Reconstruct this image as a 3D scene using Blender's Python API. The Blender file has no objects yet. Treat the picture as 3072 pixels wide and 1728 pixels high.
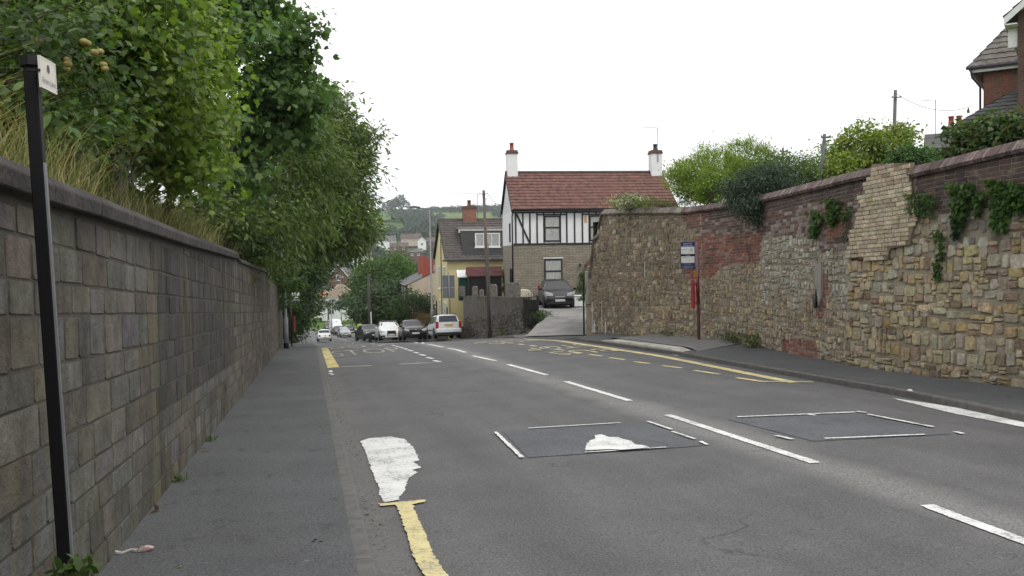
import bpy, bmesh, math, random
import numpy as np
from mathutils import Matrix, Vector
R_ = math.radians
sc = bpy.context.scene
COL = sc.collection
# ---------------------------------------------------------------- camera
YAW, PITCH, ROLL, F, CX, CY = R_(13.2), R_(-2.1), R_(0.8), 2600., 1536., 864.
cam_fw = np.array([math.sin(YAW)*math.cos(PITCH), math.cos(YAW)*math.cos(PITCH), math.sin(PITCH)])
_r0 = np.array([math.cos(YAW), -math.sin(YAW), 0.]); _u0 = np.cross(_r0, cam_fw)
cam_r = _r0*math.cos(ROLL)-_u0*math.sin(ROLL); cam_u = _u0*math.cos(ROLL)+_r0*math.sin(ROLL)
cd = bpy.data.cameras.new('camera'); co = bpy.data.objects.new('camera', cd); COL.objects.link(co)
cd.sensor_width = 36; cd.lens = 36*F/3072; cd.clip_start = .1; cd.clip_end = 6000
co.matrix_world = Matrix(((cam_r[0], cam_u[0], -cam_fw[0], 0), (cam_r[1], cam_u[1], -cam_fw[1], 0),
                          (cam_r[2], cam_u[2], -cam_fw[2], 0), (0, 0, 0, 1)))
sc.camera = co
# ---------------------------------------------------------------- sky, sun, exposure
w = bpy.data.worlds.new('World'); sc.world = w; w.use_nodes = True
nt = w.node_tree; nt.nodes.clear()
sky = nt.nodes.new('ShaderNodeTexSky'); sky.sky_type = 'NISHITA'; sky.sun_disc = False
SUN_EL, SUN_AZ = R_(52), R_(150)          # azimuth clockwise from +Y: behind the camera on the right
sky.sun_elevation = SUN_EL; sky.sun_rotation = SUN_AZ
hs = nt.nodes.new('ShaderNodeHueSaturation'); hs.inputs['Saturation'].default_value = .06
tcw = nt.nodes.new('ShaderNodeTexCoord'); mpw = nt.nodes.new('ShaderNodeMapping'); mpw.inputs['Scale'].default_value = (1, 1, 3)
nsw = nt.nodes.new('ShaderNodeTexNoise'); nsw.inputs['Scale'].default_value = 1.7; nsw.inputs['Detail'].default_value = 4
rpw = nt.nodes.new('ShaderNodeValToRGB')
rpw.color_ramp.elements[0].position = .3; rpw.color_ramp.elements[0].color = (9.6, 9.7, 9.9, 1)
rpw.color_ramp.elements[1].position = .75; rpw.color_ramp.elements[1].color = (11.6, 11.6, 11.6, 1)
mxw = nt.nodes.new('ShaderNodeMixRGB'); mxw.inputs[0].default_value = .88     # cloud layer over the blue
bgw = nt.nodes.new('ShaderNodeBackground'); bgw.inputs['Strength'].default_value = .1
ow = nt.nodes.new('ShaderNodeOutputWorld'); L = nt.links.new
L(sky.outputs[0], hs.inputs['Color']); L(hs.outputs[0], mxw.inputs[1])
L(tcw.outputs['Generated'], mpw.inputs[0]); L(mpw.outputs[0], nsw.inputs['Vector']); L(nsw.outputs[0], rpw.inputs[0])
L(rpw.outputs[0], mxw.inputs[2]); L(mxw.outputs[0], bgw.inputs[0]); L(bgw.outputs[0], ow.inputs[0])
sd = bpy.data.lights.new('sun', 'SUN'); sd.energy = .9; sd.angle = R_(18); sd.color = (1, .97, .92)
so = bpy.data.objects.new('sun', sd); COL.objects.link(so)
sv = Vector((math.sin(SUN_AZ)*math.cos(SUN_EL), math.cos(SUN_AZ)*math.cos(SUN_EL), math.sin(SUN_EL)))
so.rotation_euler = sv.to_track_quat('Z', 'Y').to_euler()
sc.view_settings.view_transform = 'Standard'; sc.view_settings.look = 'None'
sc.view_settings.exposure = .5; sc.view_settings.gamma = 1
sc.cycles.max_bounces = 6; sc.cycles.transparent_max_bounces = 8
sc.cycles.volume_bounces = 0

# ---------------------------------------------------------------- survey helpers
rng = np.random.default_rng(7); random.seed(7)
PS = [-20, 0, 38, 46, 54, 60, 66, 73, 111, 136, 152, 195, 260, 400]
PH = [.45, 1.6, 3.84, 4.6, 5.3, 5.88, 6.45, 7.05, 10.5, 12.25, 13.0, 14.55, 15.6, 16]
CSs = [-20, 5, 15, 28, 34, 40, 46, 400]; CVs = [0, 0, .02, .05, .034, .012, 0, 0]
def G(x, s):
    return -np.interp(s, PS, PH)+np.interp(s, CSs, CVs)*np.clip(np.asarray(x)-.36, 0, 12)
def ray(px, py): return cam_fw+cam_r*(px-CX)/F+cam_u*(CY-py)/F
def at(px, py, d):                      # a measured point: picture direction, depth in metres
    return ray(px, py)*d
def hit(px, py, dz=0.):                 # where that direction meets the road surface
    t = np.arange(1.5, 260, .02); P = ray(px, py)[None]*t[:, None]
    k = np.argmax(P[:, 2] < G(P[:, 0], P[:, 1])+dz)
    return P[k]
def bend(s): return -np.clip(np.asarray(s, float)-125, 0, None)**2/300.
KRs = [-20, 8, 11, 20, 24, 28, 50, 60, 66, 73, 90, 136, 160, 400]; KRx = [7.6, 8.1, 8.5, 8.8, 8.65, 8.45, 8.5, 8.05, 7.4, 6.9, 6.5, 6.7, 6.6, 6.6]
def kr(s): return np.interp(s, KRs, KRx)
XL = .36

# ---------------------------------------------------------------- object helpers
def props(o, label=None, cat=None, group=None, kind=None):
    if label: o['label'] = label
    if cat: o['category'] = cat
    if group: o['group'] = group
    if kind: o['kind'] = kind
    return o
def thing(name, label, cat, loc=(0, 0, 0), rz=0., group=None):
    o = bpy.data.objects.new(name, None); COL.objects.link(o); o.location = loc; o.rotation_euler = (0, 0, rz)
    o.empty_display_size = .2
    return props(o, label, cat, group)
def world_of(o):
    W = Matrix.Translation(o.location) @ o.rotation_euler.to_matrix().to_4x4()
    return W if o.parent is None else world_of(o.parent) @ o.matrix_parent_inverse @ W
def link(me, name, mat, parent=None, world=False):
    o = bpy.data.objects.new(name, me); COL.objects.link(o)
    for m in (mat if isinstance(mat, (list, tuple)) else [mat]): me.materials.append(m)
    if parent is not None:
        o.parent = parent
        if world:
            M = world_of(parent)
            o.matrix_parent_inverse = M.inverted()
    return o
def copy_tree(o, parent=None):
    c = o.copy(); COL.objects.link(c)
    if parent is not None: c.parent = parent; c.matrix_parent_inverse = o.matrix_parent_inverse.copy()
    for ch in o.children: copy_tree(ch, c)
    return c
def box_uv(me):
    uvl = me.uv_layers.new(name='uv'); n = len(me.loops)
    co_ = np.empty(len(me.vertices)*3); me.vertices.foreach_get('co', co_); co_ = co_.reshape(-1, 3)
    li = np.empty(n, int); me.loops.foreach_get('vertex_index', li)
    pn = np.empty(len(me.polygons)*3); me.polygons.foreach_get('normal', pn); pn = pn.reshape(-1, 3)
    lt = np.empty(len(me.polygons), int); me.polygons.foreach_get('loop_total', lt)
    N = np.repeat(pn, lt, axis=0); P = co_[li]
    flat = np.abs(N[:, 2]) > .92
    T = np.stack([-N[:, 1], N[:, 0], np.zeros(n)], 1); T[flat] = (1, 0, 0)
    T /= np.linalg.norm(T, axis=1)[:, None]+1e-9
    V = np.cross(N, T); V[flat] = (0, 1, 0)
    uv = np.stack([(P*T).sum(1), (P*V).sum(1)], 1)
    uvl.data.foreach_set('uv', uv.ravel())
class MB:
    def __init__(s): s.v = []; s.f = []; s.m = []; s.mi = 0
    def add(s, vs, fs):
        b = len(s.v); s.v += [tuple(p) for p in vs]
        for f in fs: s.f.append([b+i for i in f]); s.m.append(s.mi)
        return s
    def box(s, x0, x1, y0, y1, z0, z1, M=None):
        vs = [(x, y, z) for z in (z0, z1) for y in (y0, y1) for x in (x0, x1)]
        if M is not None: vs = [tuple(M @ Vector(p)) for p in vs]
        return s.add(vs, [(0, 2, 3, 1), (4, 5, 7, 6), (0, 1, 5, 4), (2, 6, 7, 3), (0, 4, 6, 2), (1, 3, 7, 5)])
    def bar(s, a, b, wx, wz=None, up=(0, 0, 1)):   # rectangular bar from a to b
        wz = wz or wx; a = Vector(a); b = Vector(b); d = (b-a).normalized(); up = Vector(up)
        if abs(d.dot(up)) > .98: up = Vector((1, 0, 0))
        sx = d.cross(up).normalized()*wx/2; sz = sx.cross(d).normalized()*wz/2
        vs = [p+i*sx+j*sz for p in (a, b) for i, j in ((-1, -1), (1, -1), (1, 1), (-1, 1))]
        return s.add(vs, [(3, 2, 1, 0), (4, 5, 6, 7), (0, 1, 5, 4), (1, 2, 6, 5), (2, 3, 7, 6), (3, 0, 4, 7)])
    def tube(s, pts, rad, n=8, caps=True):
        pts = [Vector(p) for p in pts]; b = len(s.v)
        if not hasattr(rad, '__len__'): rad = [rad]*len(pts)
        for i, p in enumerate(pts):
            d = (pts[min(i+1, len(pts)-1)]-pts[max(i-1, 0)])
            d = d.normalized() if d.length > 1e-9 else Vector((0, 0, 1))
            a = d.cross(Vector((0, 0, 1)) if abs(d.z) < .95 else Vector((1, 0, 0))).normalized(); c = d.cross(a)
            for k in range(n):
                t = 2*math.pi*k/n; s.v.append(tuple(p+(a*math.cos(t)+c*math.sin(t))*rad[i]))
        for i in range(len(pts)-1):
            for k in range(n):
                s.f.append([b+i*n+k, b+i*n+(k+1) % n, b+(i+1)*n+(k+1) % n, b+(i+1)*n+k]); s.m.append(s.mi)
        if caps:
            s.f.append([b+k for k in range(n)][::-1]); s.m.append(s.mi)
            s.f.append([b+(len(pts)-1)*n+k for k in range(n)]); s.m.append(s.mi)
        return s
    def prism(s, poly, h0, h1, axis='z', M=None):   # poly in 2D, extruded along axis
        n = len(poly)
        def mk(p, h): return {'z': (p[0], p[1], h), 'y': (p[0], h, p[1]), 'x': (h, p[0], p[1])}[axis]
        vs = [mk(p, h0) for p in poly]+[mk(p, h1) for p in poly]
        if M is not None: vs = [tuple(M @ Vector(p)) for p in vs]
        return s.add(vs, [list(range(n))[::-1], list(range(n, 2*n))]+[(i, (i+1) % n, n+(i+1) % n, n+i) for i in range(n)])
    def build(s, name, mat, parent=None, world=False, smooth=False, bevel=0., fix=True):
        me = bpy.data.meshes.new(name); me.from_pydata(s.v, [], s.f)
        if fix or bevel:
            bm = bmesh.new(); bm.from_mesh(me)
            for f, k in zip(bm.faces, s.m): f.material_index = k
            bmesh.ops.recalc_face_normals(bm, faces=bm.faces[:])
            if bevel: bmesh.ops.bevel(bm, geom=bm.edges[:], offset=bevel, segments=1, affect='EDGES')
            bm.to_mesh(me); bm.free()
        box_uv(me)
        if smooth: me.shade_smooth()
        return link(me, name, mat, parent, world)
def grid_mesh(name, P, mat, parent=None, uv=None, kind='structure', flip=False):
    """P: (a,b,3) array of points"""
    a, b = P.shape[:2]; me = bpy.data.meshes.new(name)
    idx = np.arange(a*b).reshape(a, b)
    q = np.stack([idx[:-1, :-1], idx[:-1, 1:], idx[1:, 1:], idx[1:, :-1]], -1).reshape(-1, 4)
    if flip: q = q[:, ::-1]
    me.from_pydata(P.reshape(-1, 3).tolist(), [], q.tolist())
    if uv is not None:
        u = me.uv_layers.new(name='uv'); li = np.empty(len(me.loops), int); me.loops.foreach_get('vertex_index', li)
        u.data.foreach_set('uv', uv.reshape(-1, 2)[li].ravel())
    else: box_uv(me)
    me.shade_smooth()
    o = link(me, name, mat, parent)
    if kind and parent is None: o['kind'] = kind
    return o
def poly_soup(name, V, k, mat, colr=None, parent=None, world=False, smooth=False):
    """V: (N,k,3): N polygons of k vertices; colr: (N,3) colours"""
    N = len(V); me = bpy.data.meshes.new(name)
    me.vertices.add(N*k); me.vertices.foreach_set('co', V.astype(np.float32).ravel())
    me.loops.add(N*k); me.loops.foreach_set('vertex_index', np.arange(N*k, dtype=np.int32))
    me.polygons.add(N); me.polygons.foreach_set('loop_start', np.arange(0, N*k, k, dtype=np.int32))
    me.update(calc_edges=True)
    if colr is not None: set_col(me, np.repeat(colr, k, axis=0))
    if smooth: me.shade_smooth()
    return link(me, name, mat, parent, world)
def set_col(me, c):
    a = me.color_attributes.new('col', 'FLOAT_COLOR', 'POINT')
    a.data.foreach_set('color', np.concatenate([c, np.ones((len(c), 1))], 1).astype(np.float32).ravel())

# ---------------------------------------------------------------- materials
def M_(name):
    m = bpy.data.materials.new(name); m.use_nodes = True; n = m.node_tree.nodes
    return m, m.node_tree, n['Principled BSDF']
def nz(nt, scale, detail=3, vec=None, rough=.55, typ='ShaderNodeTexNoise'):
    n = nt.nodes.new(typ); n.inputs['Scale'].default_value = scale
    if 'Detail' in n.inputs: n.inputs['Detail'].default_value = detail
    if 'Roughness' in n.inputs: n.inputs['Roughness'].default_value = rough
    if vec is not None: nt.links.new(vec, n.inputs['Vector'])
    return n
def ramp(nt, fac, stops):
    r = nt.nodes.new('ShaderNodeValToRGB'); e = r.color_ramp.elements
    while len(e) < len(stops): e.new(.5)
    for i, (p, c) in enumerate(stops):
        e[i].position = p; e[i].color = (*c, 1) if len(c) == 3 else c
    nt.links.new(fac, r.inputs[0]); return r.outputs[0]
def mix(nt, fac, a, b, typ='MIX'):
    m = nt.nodes.new('ShaderNodeMixRGB'); m.blend_type = typ
    for i, v in ((0, fac), (1, a), (2, b)):
        if hasattr(v, 'links') or isinstance(v, bpy.types.NodeSocket): nt.links.new(v, m.inputs[i])
        else: m.inputs[i].default_value = v if i == 0 else (*v, 1)
    return m.outputs[0]
def maths(nt, op, a, b=0.):
    m = nt.nodes.new('ShaderNodeMath'); m.operation = op
    for i, v in ((0, a), (1, b)):
        if isinstance(v, bpy.types.NodeSocket): nt.links.new(v, m.inputs[i])
        else: m.inputs[i].default_value = v
    return m.outputs[0]
def bump(nt, bs, h, strength=.5, dist=.02):
    b = nt.nodes.new('ShaderNodeBump'); b.inputs['Strength'].default_value = strength; b.inputs['Distance'].default_value = dist
    nt.links.new(h, b.inputs['Height']); nt.links.new(b.outputs[0], bs.inputs['Normal'])
def coord(nt, which='Object', scale=None):
    t = nt.nodes.new('ShaderNodeTexCoord').outputs[which]
    if scale:
        m = nt.nodes.new('ShaderNodeMapping'); m.inputs['Scale'].default_value = scale; nt.links.new(t, m.inputs[0]); return m.outputs[0]
    return t
def noisy(name, c1, c2, scale=3., rough=.85, bmp=.3, bscale=40., dist=.01, metallic=0., stretch=None, spec=None):
    m, nt, b = M_(name); v = coord(nt, 'Object', stretch)
    a = nz(nt, scale, 5, v)
    nt.links.new(ramp(nt, a.outputs[0], [(.3, c1), (.7, c2)]), b.inputs['Base Color'])
    b.inputs['Roughness'].default_value = rough; b.inputs['Metallic'].default_value = metallic
    if spec is not None: b.inputs['Specular IOR Level'].default_value = spec
    if bmp: bump(nt, b, nz(nt, bscale, 3, v).outputs[0], bmp, dist)
    return m
def brickm(name, c1, c2, mortar, bw=.225, bh=.075, ms=.01, dark=.5, off=.5, rough=.9, bmp=.6, stain=(.5, .5, .5), smooth=.1):
    m, nt, b = M_(name); uv = coord(nt, 'UV')
    k = nt.nodes.new('ShaderNodeTexBrick'); k.offset = off; nt.links.new(uv, k.inputs['Vector'])
    k.inputs['Scale'].default_value = 1; k.inputs['Brick Width'].default_value = bw; k.inputs['Row Height'].default_value = bh
    k.inputs['Mortar Size'].default_value = ms; k.inputs['Mortar Smooth'].default_value = smooth
    k.inputs['Color1'].default_value = (*c1, 1); k.inputs['Color2'].default_value = (*c2, 1); k.inputs['Mortar'].default_value = (*mortar, 1)
    n1 = nz(nt, .7, 5, coord(nt)); n2 = nz(nt, 9, 4, coord(nt))
    c = mix(nt, ramp(nt, n1.outputs[0], [(.35, (0, 0, 0)), (.8, (dark,)*3)]), k.outputs['Color'], stain, 'MULTIPLY')
    c = mix(nt, .35, c, ramp(nt, n2.outputs[0], [(.3, (.55,)*3), (.7, (1.25,)*3)]), 'MULTIPLY')
    nt.links.new(c, b.inputs['Base Color']); b.inputs['Roughness'].default_value = rough
    h = maths(nt, 'SUBTRACT', maths(nt, 'MULTIPLY', n2.outputs[0], .3), k.outputs['Fac'])
    bump(nt, b, h, bmp, .012); return m
def attrm(name, rough=.9, bscale=30., bstr=.5, dist=.012, n_lo=.7, n_hi=1.25, nscale=14., stain=None, moss=None):
    m, nt, b = M_(name); a = nt.nodes.new('ShaderNodeVertexColor'); a.layer_name = 'col'; v = coord(nt)
    n2 = nz(nt, nscale, 6, v, .65)
    c = mix(nt, 1., a.outputs[0], ramp(nt, n2.outputs[0], [(.3, (n_lo,)*3), (.7, (n_hi,)*3)]), 'MULTIPLY')
    if stain:
        n3 = nz(nt, stain[0], 4, coord(nt, 'Object', stain[3] if len(stain) > 3 else None)); c = mix(nt, ramp(nt, n3.outputs[0], [(stain[1], (0, 0, 0)), (stain[1]+.18, (1, 1, 1))]), c, stain[2], 'MULTIPLY')
    if moss:
        n4 = nz(nt, moss[0], 5, coord(nt, 'Object', moss[3] if len(moss) > 3 else None)); c = mix(nt, ramp(nt, n4.outputs[0], [(moss[1], (0, 0, 0)), (moss[1]+.15, (.7,)*3)]), c, moss[2])
    nt.links.new(c, b.inputs['Base Color']); b.inputs['Roughness'].default_value = rough
    h = nz(nt, bscale, 6, v, .7); bump(nt, b, h.outputs[0], bstr, dist); return m
def leafm(name, trans=.42, rough=.5):
    m, nt, b = M_(name); a = nt.nodes.new('ShaderNodeVertexColor'); a.layer_name = 'col'
    nt.links.new(a.outputs[0], b.inputs['Base Color']); b.inputs['Roughness'].default_value = rough
    b.inputs['Specular IOR Level'].default_value = .35
    t = nt.nodes.new('ShaderNodeBsdfTranslucent'); nt.links.new(mix(nt, 1., a.outputs[0], (1.2, 1.4, .5), 'MULTIPLY'), t.inputs[0])
    x = nt.nodes.new('ShaderNodeMixShader'); x.inputs[0].default_value = trans
    nt.links.new(b.outputs[0], x.inputs[1]); nt.links.new(t.outputs[0], x.inputs[2])
    nt.links.new(x.outputs[0], nt.nodes['Material Output'].inputs[0]); return m
def plain(name, c, rough=.5, metallic=0., coat=0., emit=None, spec=None):
    m, nt, b = M_(name); v = coord(nt); n = nz(nt, 6, 3, v)
    nt.links.new(mix(nt, 1., c, ramp(nt, n.outputs[0], [(.3, (.9,)*3), (.7, (1.08,)*3)]), 'MULTIPLY'), b.inputs['Base Color'])
    b.inputs['Roughness'].default_value = rough; b.inputs['Metallic'].default_value = metallic
    b.inputs['Coat Weight'].default_value = coat; b.inputs['Coat Roughness'].default_value = .05
    if spec is not None: b.inputs['Specular IOR Level'].default_value = spec
    return m

def asphalt(name, base, spread=.25, lanes=False, warm=(1, .97, .94)):
    m, nt, b = M_(name); v = coord(nt)
    fine = nz(nt, 60, 6, v, .85); mid = nz(nt, 1.1, 5, v); vor = nz(nt, 75, 0, v, typ='ShaderNodeTexVoronoi')
    str_ = nz(nt, 2.2, 4, coord(nt, 'Object', (1, .12, 1)))
    col = tuple(base*k for k in warm)
    c = mix(nt, 1., col, ramp(nt, fine.outputs[0], [(.36, (.36,)*3), (.64, (1.75,)*3)]), 'MULTIPLY')
    c = mix(nt, 1., c, ramp(nt, mid.outputs[0], [(.3, (1-spread,)*3), (.7, (1+spread,)*3)]), 'MULTIPLY')
    if not lanes:      # old stains and trodden gum
        st = nz(nt, 5.5, 7, coord(nt, 'Object', (1, .55, 1)), .6); c = mix(nt, ramp(nt, st.outputs[0], [(.6, (0, 0, 0)), (.66, (.7,)*3)]), c, mix(nt, 1., c, (.62,)*3, 'MULTIPLY'))
        gm = nz(nt, 3.1, 0, v, typ='ShaderNodeTexVoronoi'); c = mix(nt, ramp(nt, gm.outputs['Distance'], [(.045, (.7,)*3), (.07, (0, 0, 0))]), c, (.2, .2, .195))
    # pale aggregate chips
    c = mix(nt, ramp(nt, vor.outputs['Distance'], [(.1, (.5,)*3), (.26, (0, 0, 0))]), c, (.24, .235, .225))
    if lanes:
        uv = nt.nodes.new('ShaderNodeSeparateXYZ'); nt.links.new(coord(nt, 'UV'), uv.inputs[0]); U = uv.outputs[0]
        c = mix(nt, 1., c, ramp(nt, str_.outputs[0], [(.3, (.9,)*3), (.7, (1.08,)*3)]), 'MULTIPLY')
        # worn, stripped strip beside the centre line (U in metres from the left kerb)
        wob = maths(nt, 'ADD', U, maths(nt, 'MULTIPLY', nz(nt, 1.3, 4, v).outputs[0], .5))
        cl = maths(nt, 'ABSOLUTE', maths(nt, 'SUBTRACT', wob, 4.55))
        chips = nz(nt, 45, 5, v, .75)
        cm = maths(nt, 'MULTIPLY', ramp(nt, cl, [(.12, (1,)*3), (.48, (0,)*3)]), ramp(nt, chips.outputs[0], [(.4, (0,)*3), (.56, (.85,)*3)]))
        c = mix(nt, cm, c, (.24, .235, .225))
        gut = maths(nt, 'MULTIPLY', ramp(nt, maths(nt, 'ADD', U, maths(nt, 'MULTIPLY', nz(nt, 2.5, 5, v).outputs[0], .75)), [(.5, (1,)*3), (.78, (0,)*3)]),
                    ramp(nt, nz(nt, 25, 5, v, .7).outputs[0], [(.38, (0,)*3), (.6, (.75,)*3)]))
        c = mix(nt, gut, c, mix(nt, nz(nt, 55, 5, v, .8).outputs[0], (.05, .045, .04), (.27, .26, .24)))
        for k, (p, wd) in enumerate(((1.3, .5), (3.2, .45), (6.0, .5), (7.4, .4))):      # wheel tracks
            tr = maths(nt, 'ABSOLUTE', maths(nt, 'SUBTRACT', U, p))
            c = mix(nt, ramp(nt, tr, [(0., (.5,)*3), (wd, (0,)*3)]), c, mix(nt, 1., c, (.8, .8, .82), 'MULTIPLY'))
        # cracks
        vd = nz(nt, .33, 2, v, typ='ShaderNodeTexVoronoi'); vd.feature = 'DISTANCE_TO_EDGE'
        warp = nt.nodes.new('ShaderNodeVectorMath'); warp.operation = 'ADD'
        wn = nz(nt, 1.6, 5, v); sc_ = nt.nodes.new('ShaderNodeVectorMath'); sc_.operation = 'SCALE'; sc_.inputs['Scale'].default_value = 1.2
        nt.links.new(wn.outputs['Color'], sc_.inputs[0]); nt.links.new(v, warp.inputs[0]); nt.links.new(sc_.outputs[0], warp.inputs[1]); nt.links.new(warp.outputs[0], vd.inputs['Vector'])
        ck = maths(nt, 'MULTIPLY', ramp(nt, vd.outputs['Distance'], [(.002, (1,)*3), (.006, (0,)*3)]), ramp(nt, nz(nt, .5, 2, v).outputs[0], [(.54, (0,)*3), (.66, (.6,)*3)]))
        c = mix(nt, ck, c, (.02, .02, .02))
    nt.links.new(c, b.inputs['Base Color']); b.inputs['Roughness'].default_value = .82
    b.inputs['Specular IOR Level'].default_value = .35
    bump(nt, b, fine.outputs[0], .5, .008); return m
def paintm(name, c, wear=.5, base=.1):
    m, nt, b = M_(name); v = coord(nt)
    a = nz(nt, 28, 6, v, .75); d = nz(nt, 3, 4, v)
    s = maths(nt, 'ADD', maths(nt, 'MULTIPLY', a.outputs[0], .7), maths(nt, 'MULTIPLY', d.outputs[0], .3))
    t = .5+(wear-.5)*.35
    msk = ramp(nt, s, [(t-.12, (0, 0, 0)), (t-.03, (1, 1, 1))])
    tone = mix(nt, 1., c, ramp(nt, d.outputs[0], [(.3, (.82,)*3), (.7, (1.08,)*3)]), 'MULTIPLY')
    nt.links.new(mix(nt, msk, (base,)*3, tone), b.inputs['Base Color']); b.inputs['Roughness'].default_value = .7
    bump(nt, b, a.outputs[0], .3, .004); return m

m_road = asphalt('asphalt_road', .1, .13, True, (1, .985, .99))
m_pave = asphalt('asphalt_pavement', .082, .14, False, (.97, 1, 1.03))
m_pave2 = asphalt('asphalt_platform', .17, .12, False, (1, .98, .95))
m_patch = asphalt('asphalt_patch', .091, .2, False, (.95, 1, 1.08))
m_drive = asphalt('asphalt_drive', .2, .3, False, (1, .96, .92))
m_kerb = noisy('kerb_concrete', (.09, .086, .082), (.145, .14, .132), 9, .9, .5, 60)
m_kerbL = noisy('kerb_light', (.33, .32, .28), (.5, .48, .42), 2.5, .85, .4, 50)
m_white = paintm('paint_white', (.7, .7, .68), .53, .22); m_whiteworn = paintm('paint_white_worn', (.7, .7, .68), .55, .11)
m_yellow = paintm('paint_yellow', (.64, .55, .27), .54, .18); m_yellowfar = paintm('paint_yellow_faded', (.5, .45, .28), .62, .11); m_whitefar = paintm('paint_cream_faded', (.4, .38, .28), .72, .13); m_yellowmid = paintm('paint_yellow_worn', (.62, .52, .2), .58, .11)
m_earth = noisy('earth', (.05, .045, .025), (.09, .08, .045), 3, .95, .6, 20, .03)
m_grass = noisy('grass', (.055, .09, .025), (.1, .12, .04), 1.5, .95, .6, 30, .03)
m_leaf = leafm('leaf'); m_leafd = leafm('leaf_dark', .2, .45); m_grassb = leafm('grass_blade', .3, .6)
m_bark = noisy('bark', (.035, .03, .025), (.09, .08, .065), 6, .95, .8, 30, .02, stretch=(3, 3, .6))
m_twig = noisy('twig', (.05, .045, .03), (.1, .085, .06), 6, .95, .3)
m_black = plain('black_metal', (.004, .004, .005), .55, spec=.3); m_galv = plain('galvanised_steel', (.2, .205, .215), .5, .5)
m_galvd = plain('dark_grey_steel', (.12, .125, .135), .55, .3)
m_whitep = plain('white_paint', (.74, .74, .72), .6); m_glass = plain('window_glass', (.05, .06, .065), .08, 0, 0, spec=.9)
m_net = noisy('net_curtain', (.25, .26, .25), (.5, .51, .49), 5, .35, 0, stretch=(6, 6, .8), spec=.6)
m_wood = noisy('weathered_pole_wood', (.1, .085, .075), (.2, .175, .155), 5, .9, .5, 30, stretch=(4, 4, .4))
m_wooddark = noisy('dark_shed_wood', (.012, .012, .013), (.03, .028, .028), 4, .8, .4, 30)
m_blacktim = noisy('black_timber', (.008, .008, .009), (.02, .02, .02), 4, .6, .2)
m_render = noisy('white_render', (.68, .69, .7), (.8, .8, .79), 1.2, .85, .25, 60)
m_render_shaded = noisy('white_render_shaded', (.6, .61, .63), (.72, .73, .74), .8, .85, .25, 60)  # same white render, with the gable side's shade put into the colour
# ================================================================ GROUND AND ROAD
def Zf(r): return np.interp(r, [200, 300, 420, 500, 600, 750, 900, 1100, 1300, 1420, 1700, 3000], [-15.5, -17, -16, -11, -3, 12, 29, 54, 70, 75, 60, 40])
def ground_z(x, y):
    r = np.hypot(x, y); near = G(0, np.clip(y, -20, 400))-.45-.0*x
    k = np.clip((r-170)/130, 0, 1); k = k*k*(3-2*k)
    wob = 3*np.sin(x*.011+1)*np.cos(y*.007)*np.clip((r-400)/400, 0, 1)
    return near*(1-k)+(Zf(r)+wob)*k
radii = np.concatenate([np.linspace(.5, 60, 40), np.linspace(64, 300, 50), np.linspace(310, 1800, 95)])
ang = np.linspace(-math.pi, math.pi, 241)
RR, AA = np.meshgrid(radii, ang, indexing='ij'); gx = RR*np.sin(AA); gy = RR*np.cos(AA)
def field_mat():
    m, nt, b = M_('fields'); v = coord(nt)
    vo = nz(nt, .0042, 0, v, typ='ShaderNodeTexVoronoi')
    sp = nt.nodes.new('ShaderNodeSeparateColor'); nt.links.new(vo.outputs['Color'], sp.inputs[0])
    c = ramp(nt, sp.outputs[0], [(.2, (.085, .14, .04)), (.5, (.12, .19, .06)), (.8, (.15, .19, .07))])
    c = mix(nt, .5, c, ramp(nt, nz(nt, .02, 6, v).outputs[0], [(.3, (.75,)*3), (.7, (1.2,)*3)]), 'MULTIPLY')
    c = mix(nt, .5, c, ramp(nt, nz(nt, 1.5, 4, v).outputs[0], [(.3, (.6,)*3), (.7, (1.3,)*3)]), 'MULTIPLY')
    nt.links.new(c, b.inputs['Base Color']); b.inputs['Roughness'].default_value = 1; b.inputs['Specular IOR Level'].default_value = 0; return m
grid_mesh('ground', np.stack([gx, gy, ground_z(gx, gy)], -1), field_mat(), flip=False)

def strip(name, fl, fr, fz, s0, s1, ds, mat, nx=12, uvm=True):
    ss = np.arange(s0, s1+ds/2, ds); P = np.zeros((len(ss), nx+1, 3)); UV = np.zeros((len(ss), nx+1, 2))
    for i, s in enumerate(ss):
        a, b = fl(s), fr(s); xs = np.linspace(a, b, nx+1)
        P[i, :, 0] = xs+bend(s); P[i, :, 1] = s; P[i, :, 2] = [fz(x, s) for x in xs]
        UV[i, :, 0] = xs-XL if uvm else xs; UV[i, :, 1] = s
    return grid_mesh(name, P, mat, uv=UV)
road = strip('road', lambda s: XL-.02, lambda s: kr(s)+.02, lambda x, s: float(G(x, s)), -14, 230, .5, m_road, 20)
PK = .105   # kerb upstand
# left pavement and right pavement
WRp = [(9.9, -12), (9.9, 5), (9.87, 10.3), (9.85, 12), (9.88, 14.2), (10.2, 16.3), (10.5, 18.2), (10.75, 20.3), (10.72, 22.4), (10.35, 24.2), (10.05, 25.3), (9.8, 26.9), (9.45, 28.9)]
def wallx(s): return float(np.interp(s, [p[1] for p in WRp], [p[0] for p in WRp]))
strip('left_pavement', lambda s: -1.5 if s < 44 else -1.7, lambda s: XL-.125, lambda x, s: float(G(XL, s))+PK+(.01 if s < 60 else 0), -14, 200, .5, m_pave, 4)
def rp_edge(s): return wallx(s)+.3 if s < 29 else (10.4+1.2*math.sin((s-29)/7.5*math.pi) if s < 36.5 else 10.1+.3*(s<41))
def drop(s): return float(np.interp(s, [27.5, 29, 35, 36.5], [1, .25, .25, 1]))
rpav = strip('right_pavement', lambda s: float(kr(s))+.125, rp_edge, lambda x, s: float(G(x, s))+PK*drop(s)+.015*(x-kr(s)), -14, 58, .5, m_pave, 6)
strip('far_right_pavement', lambda s: float(kr(s))+.125, lambda s: float(kr(s))+2., lambda x, s: float(G(x, s))+PK, 58, 200, 1., m_pave, 3)
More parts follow.
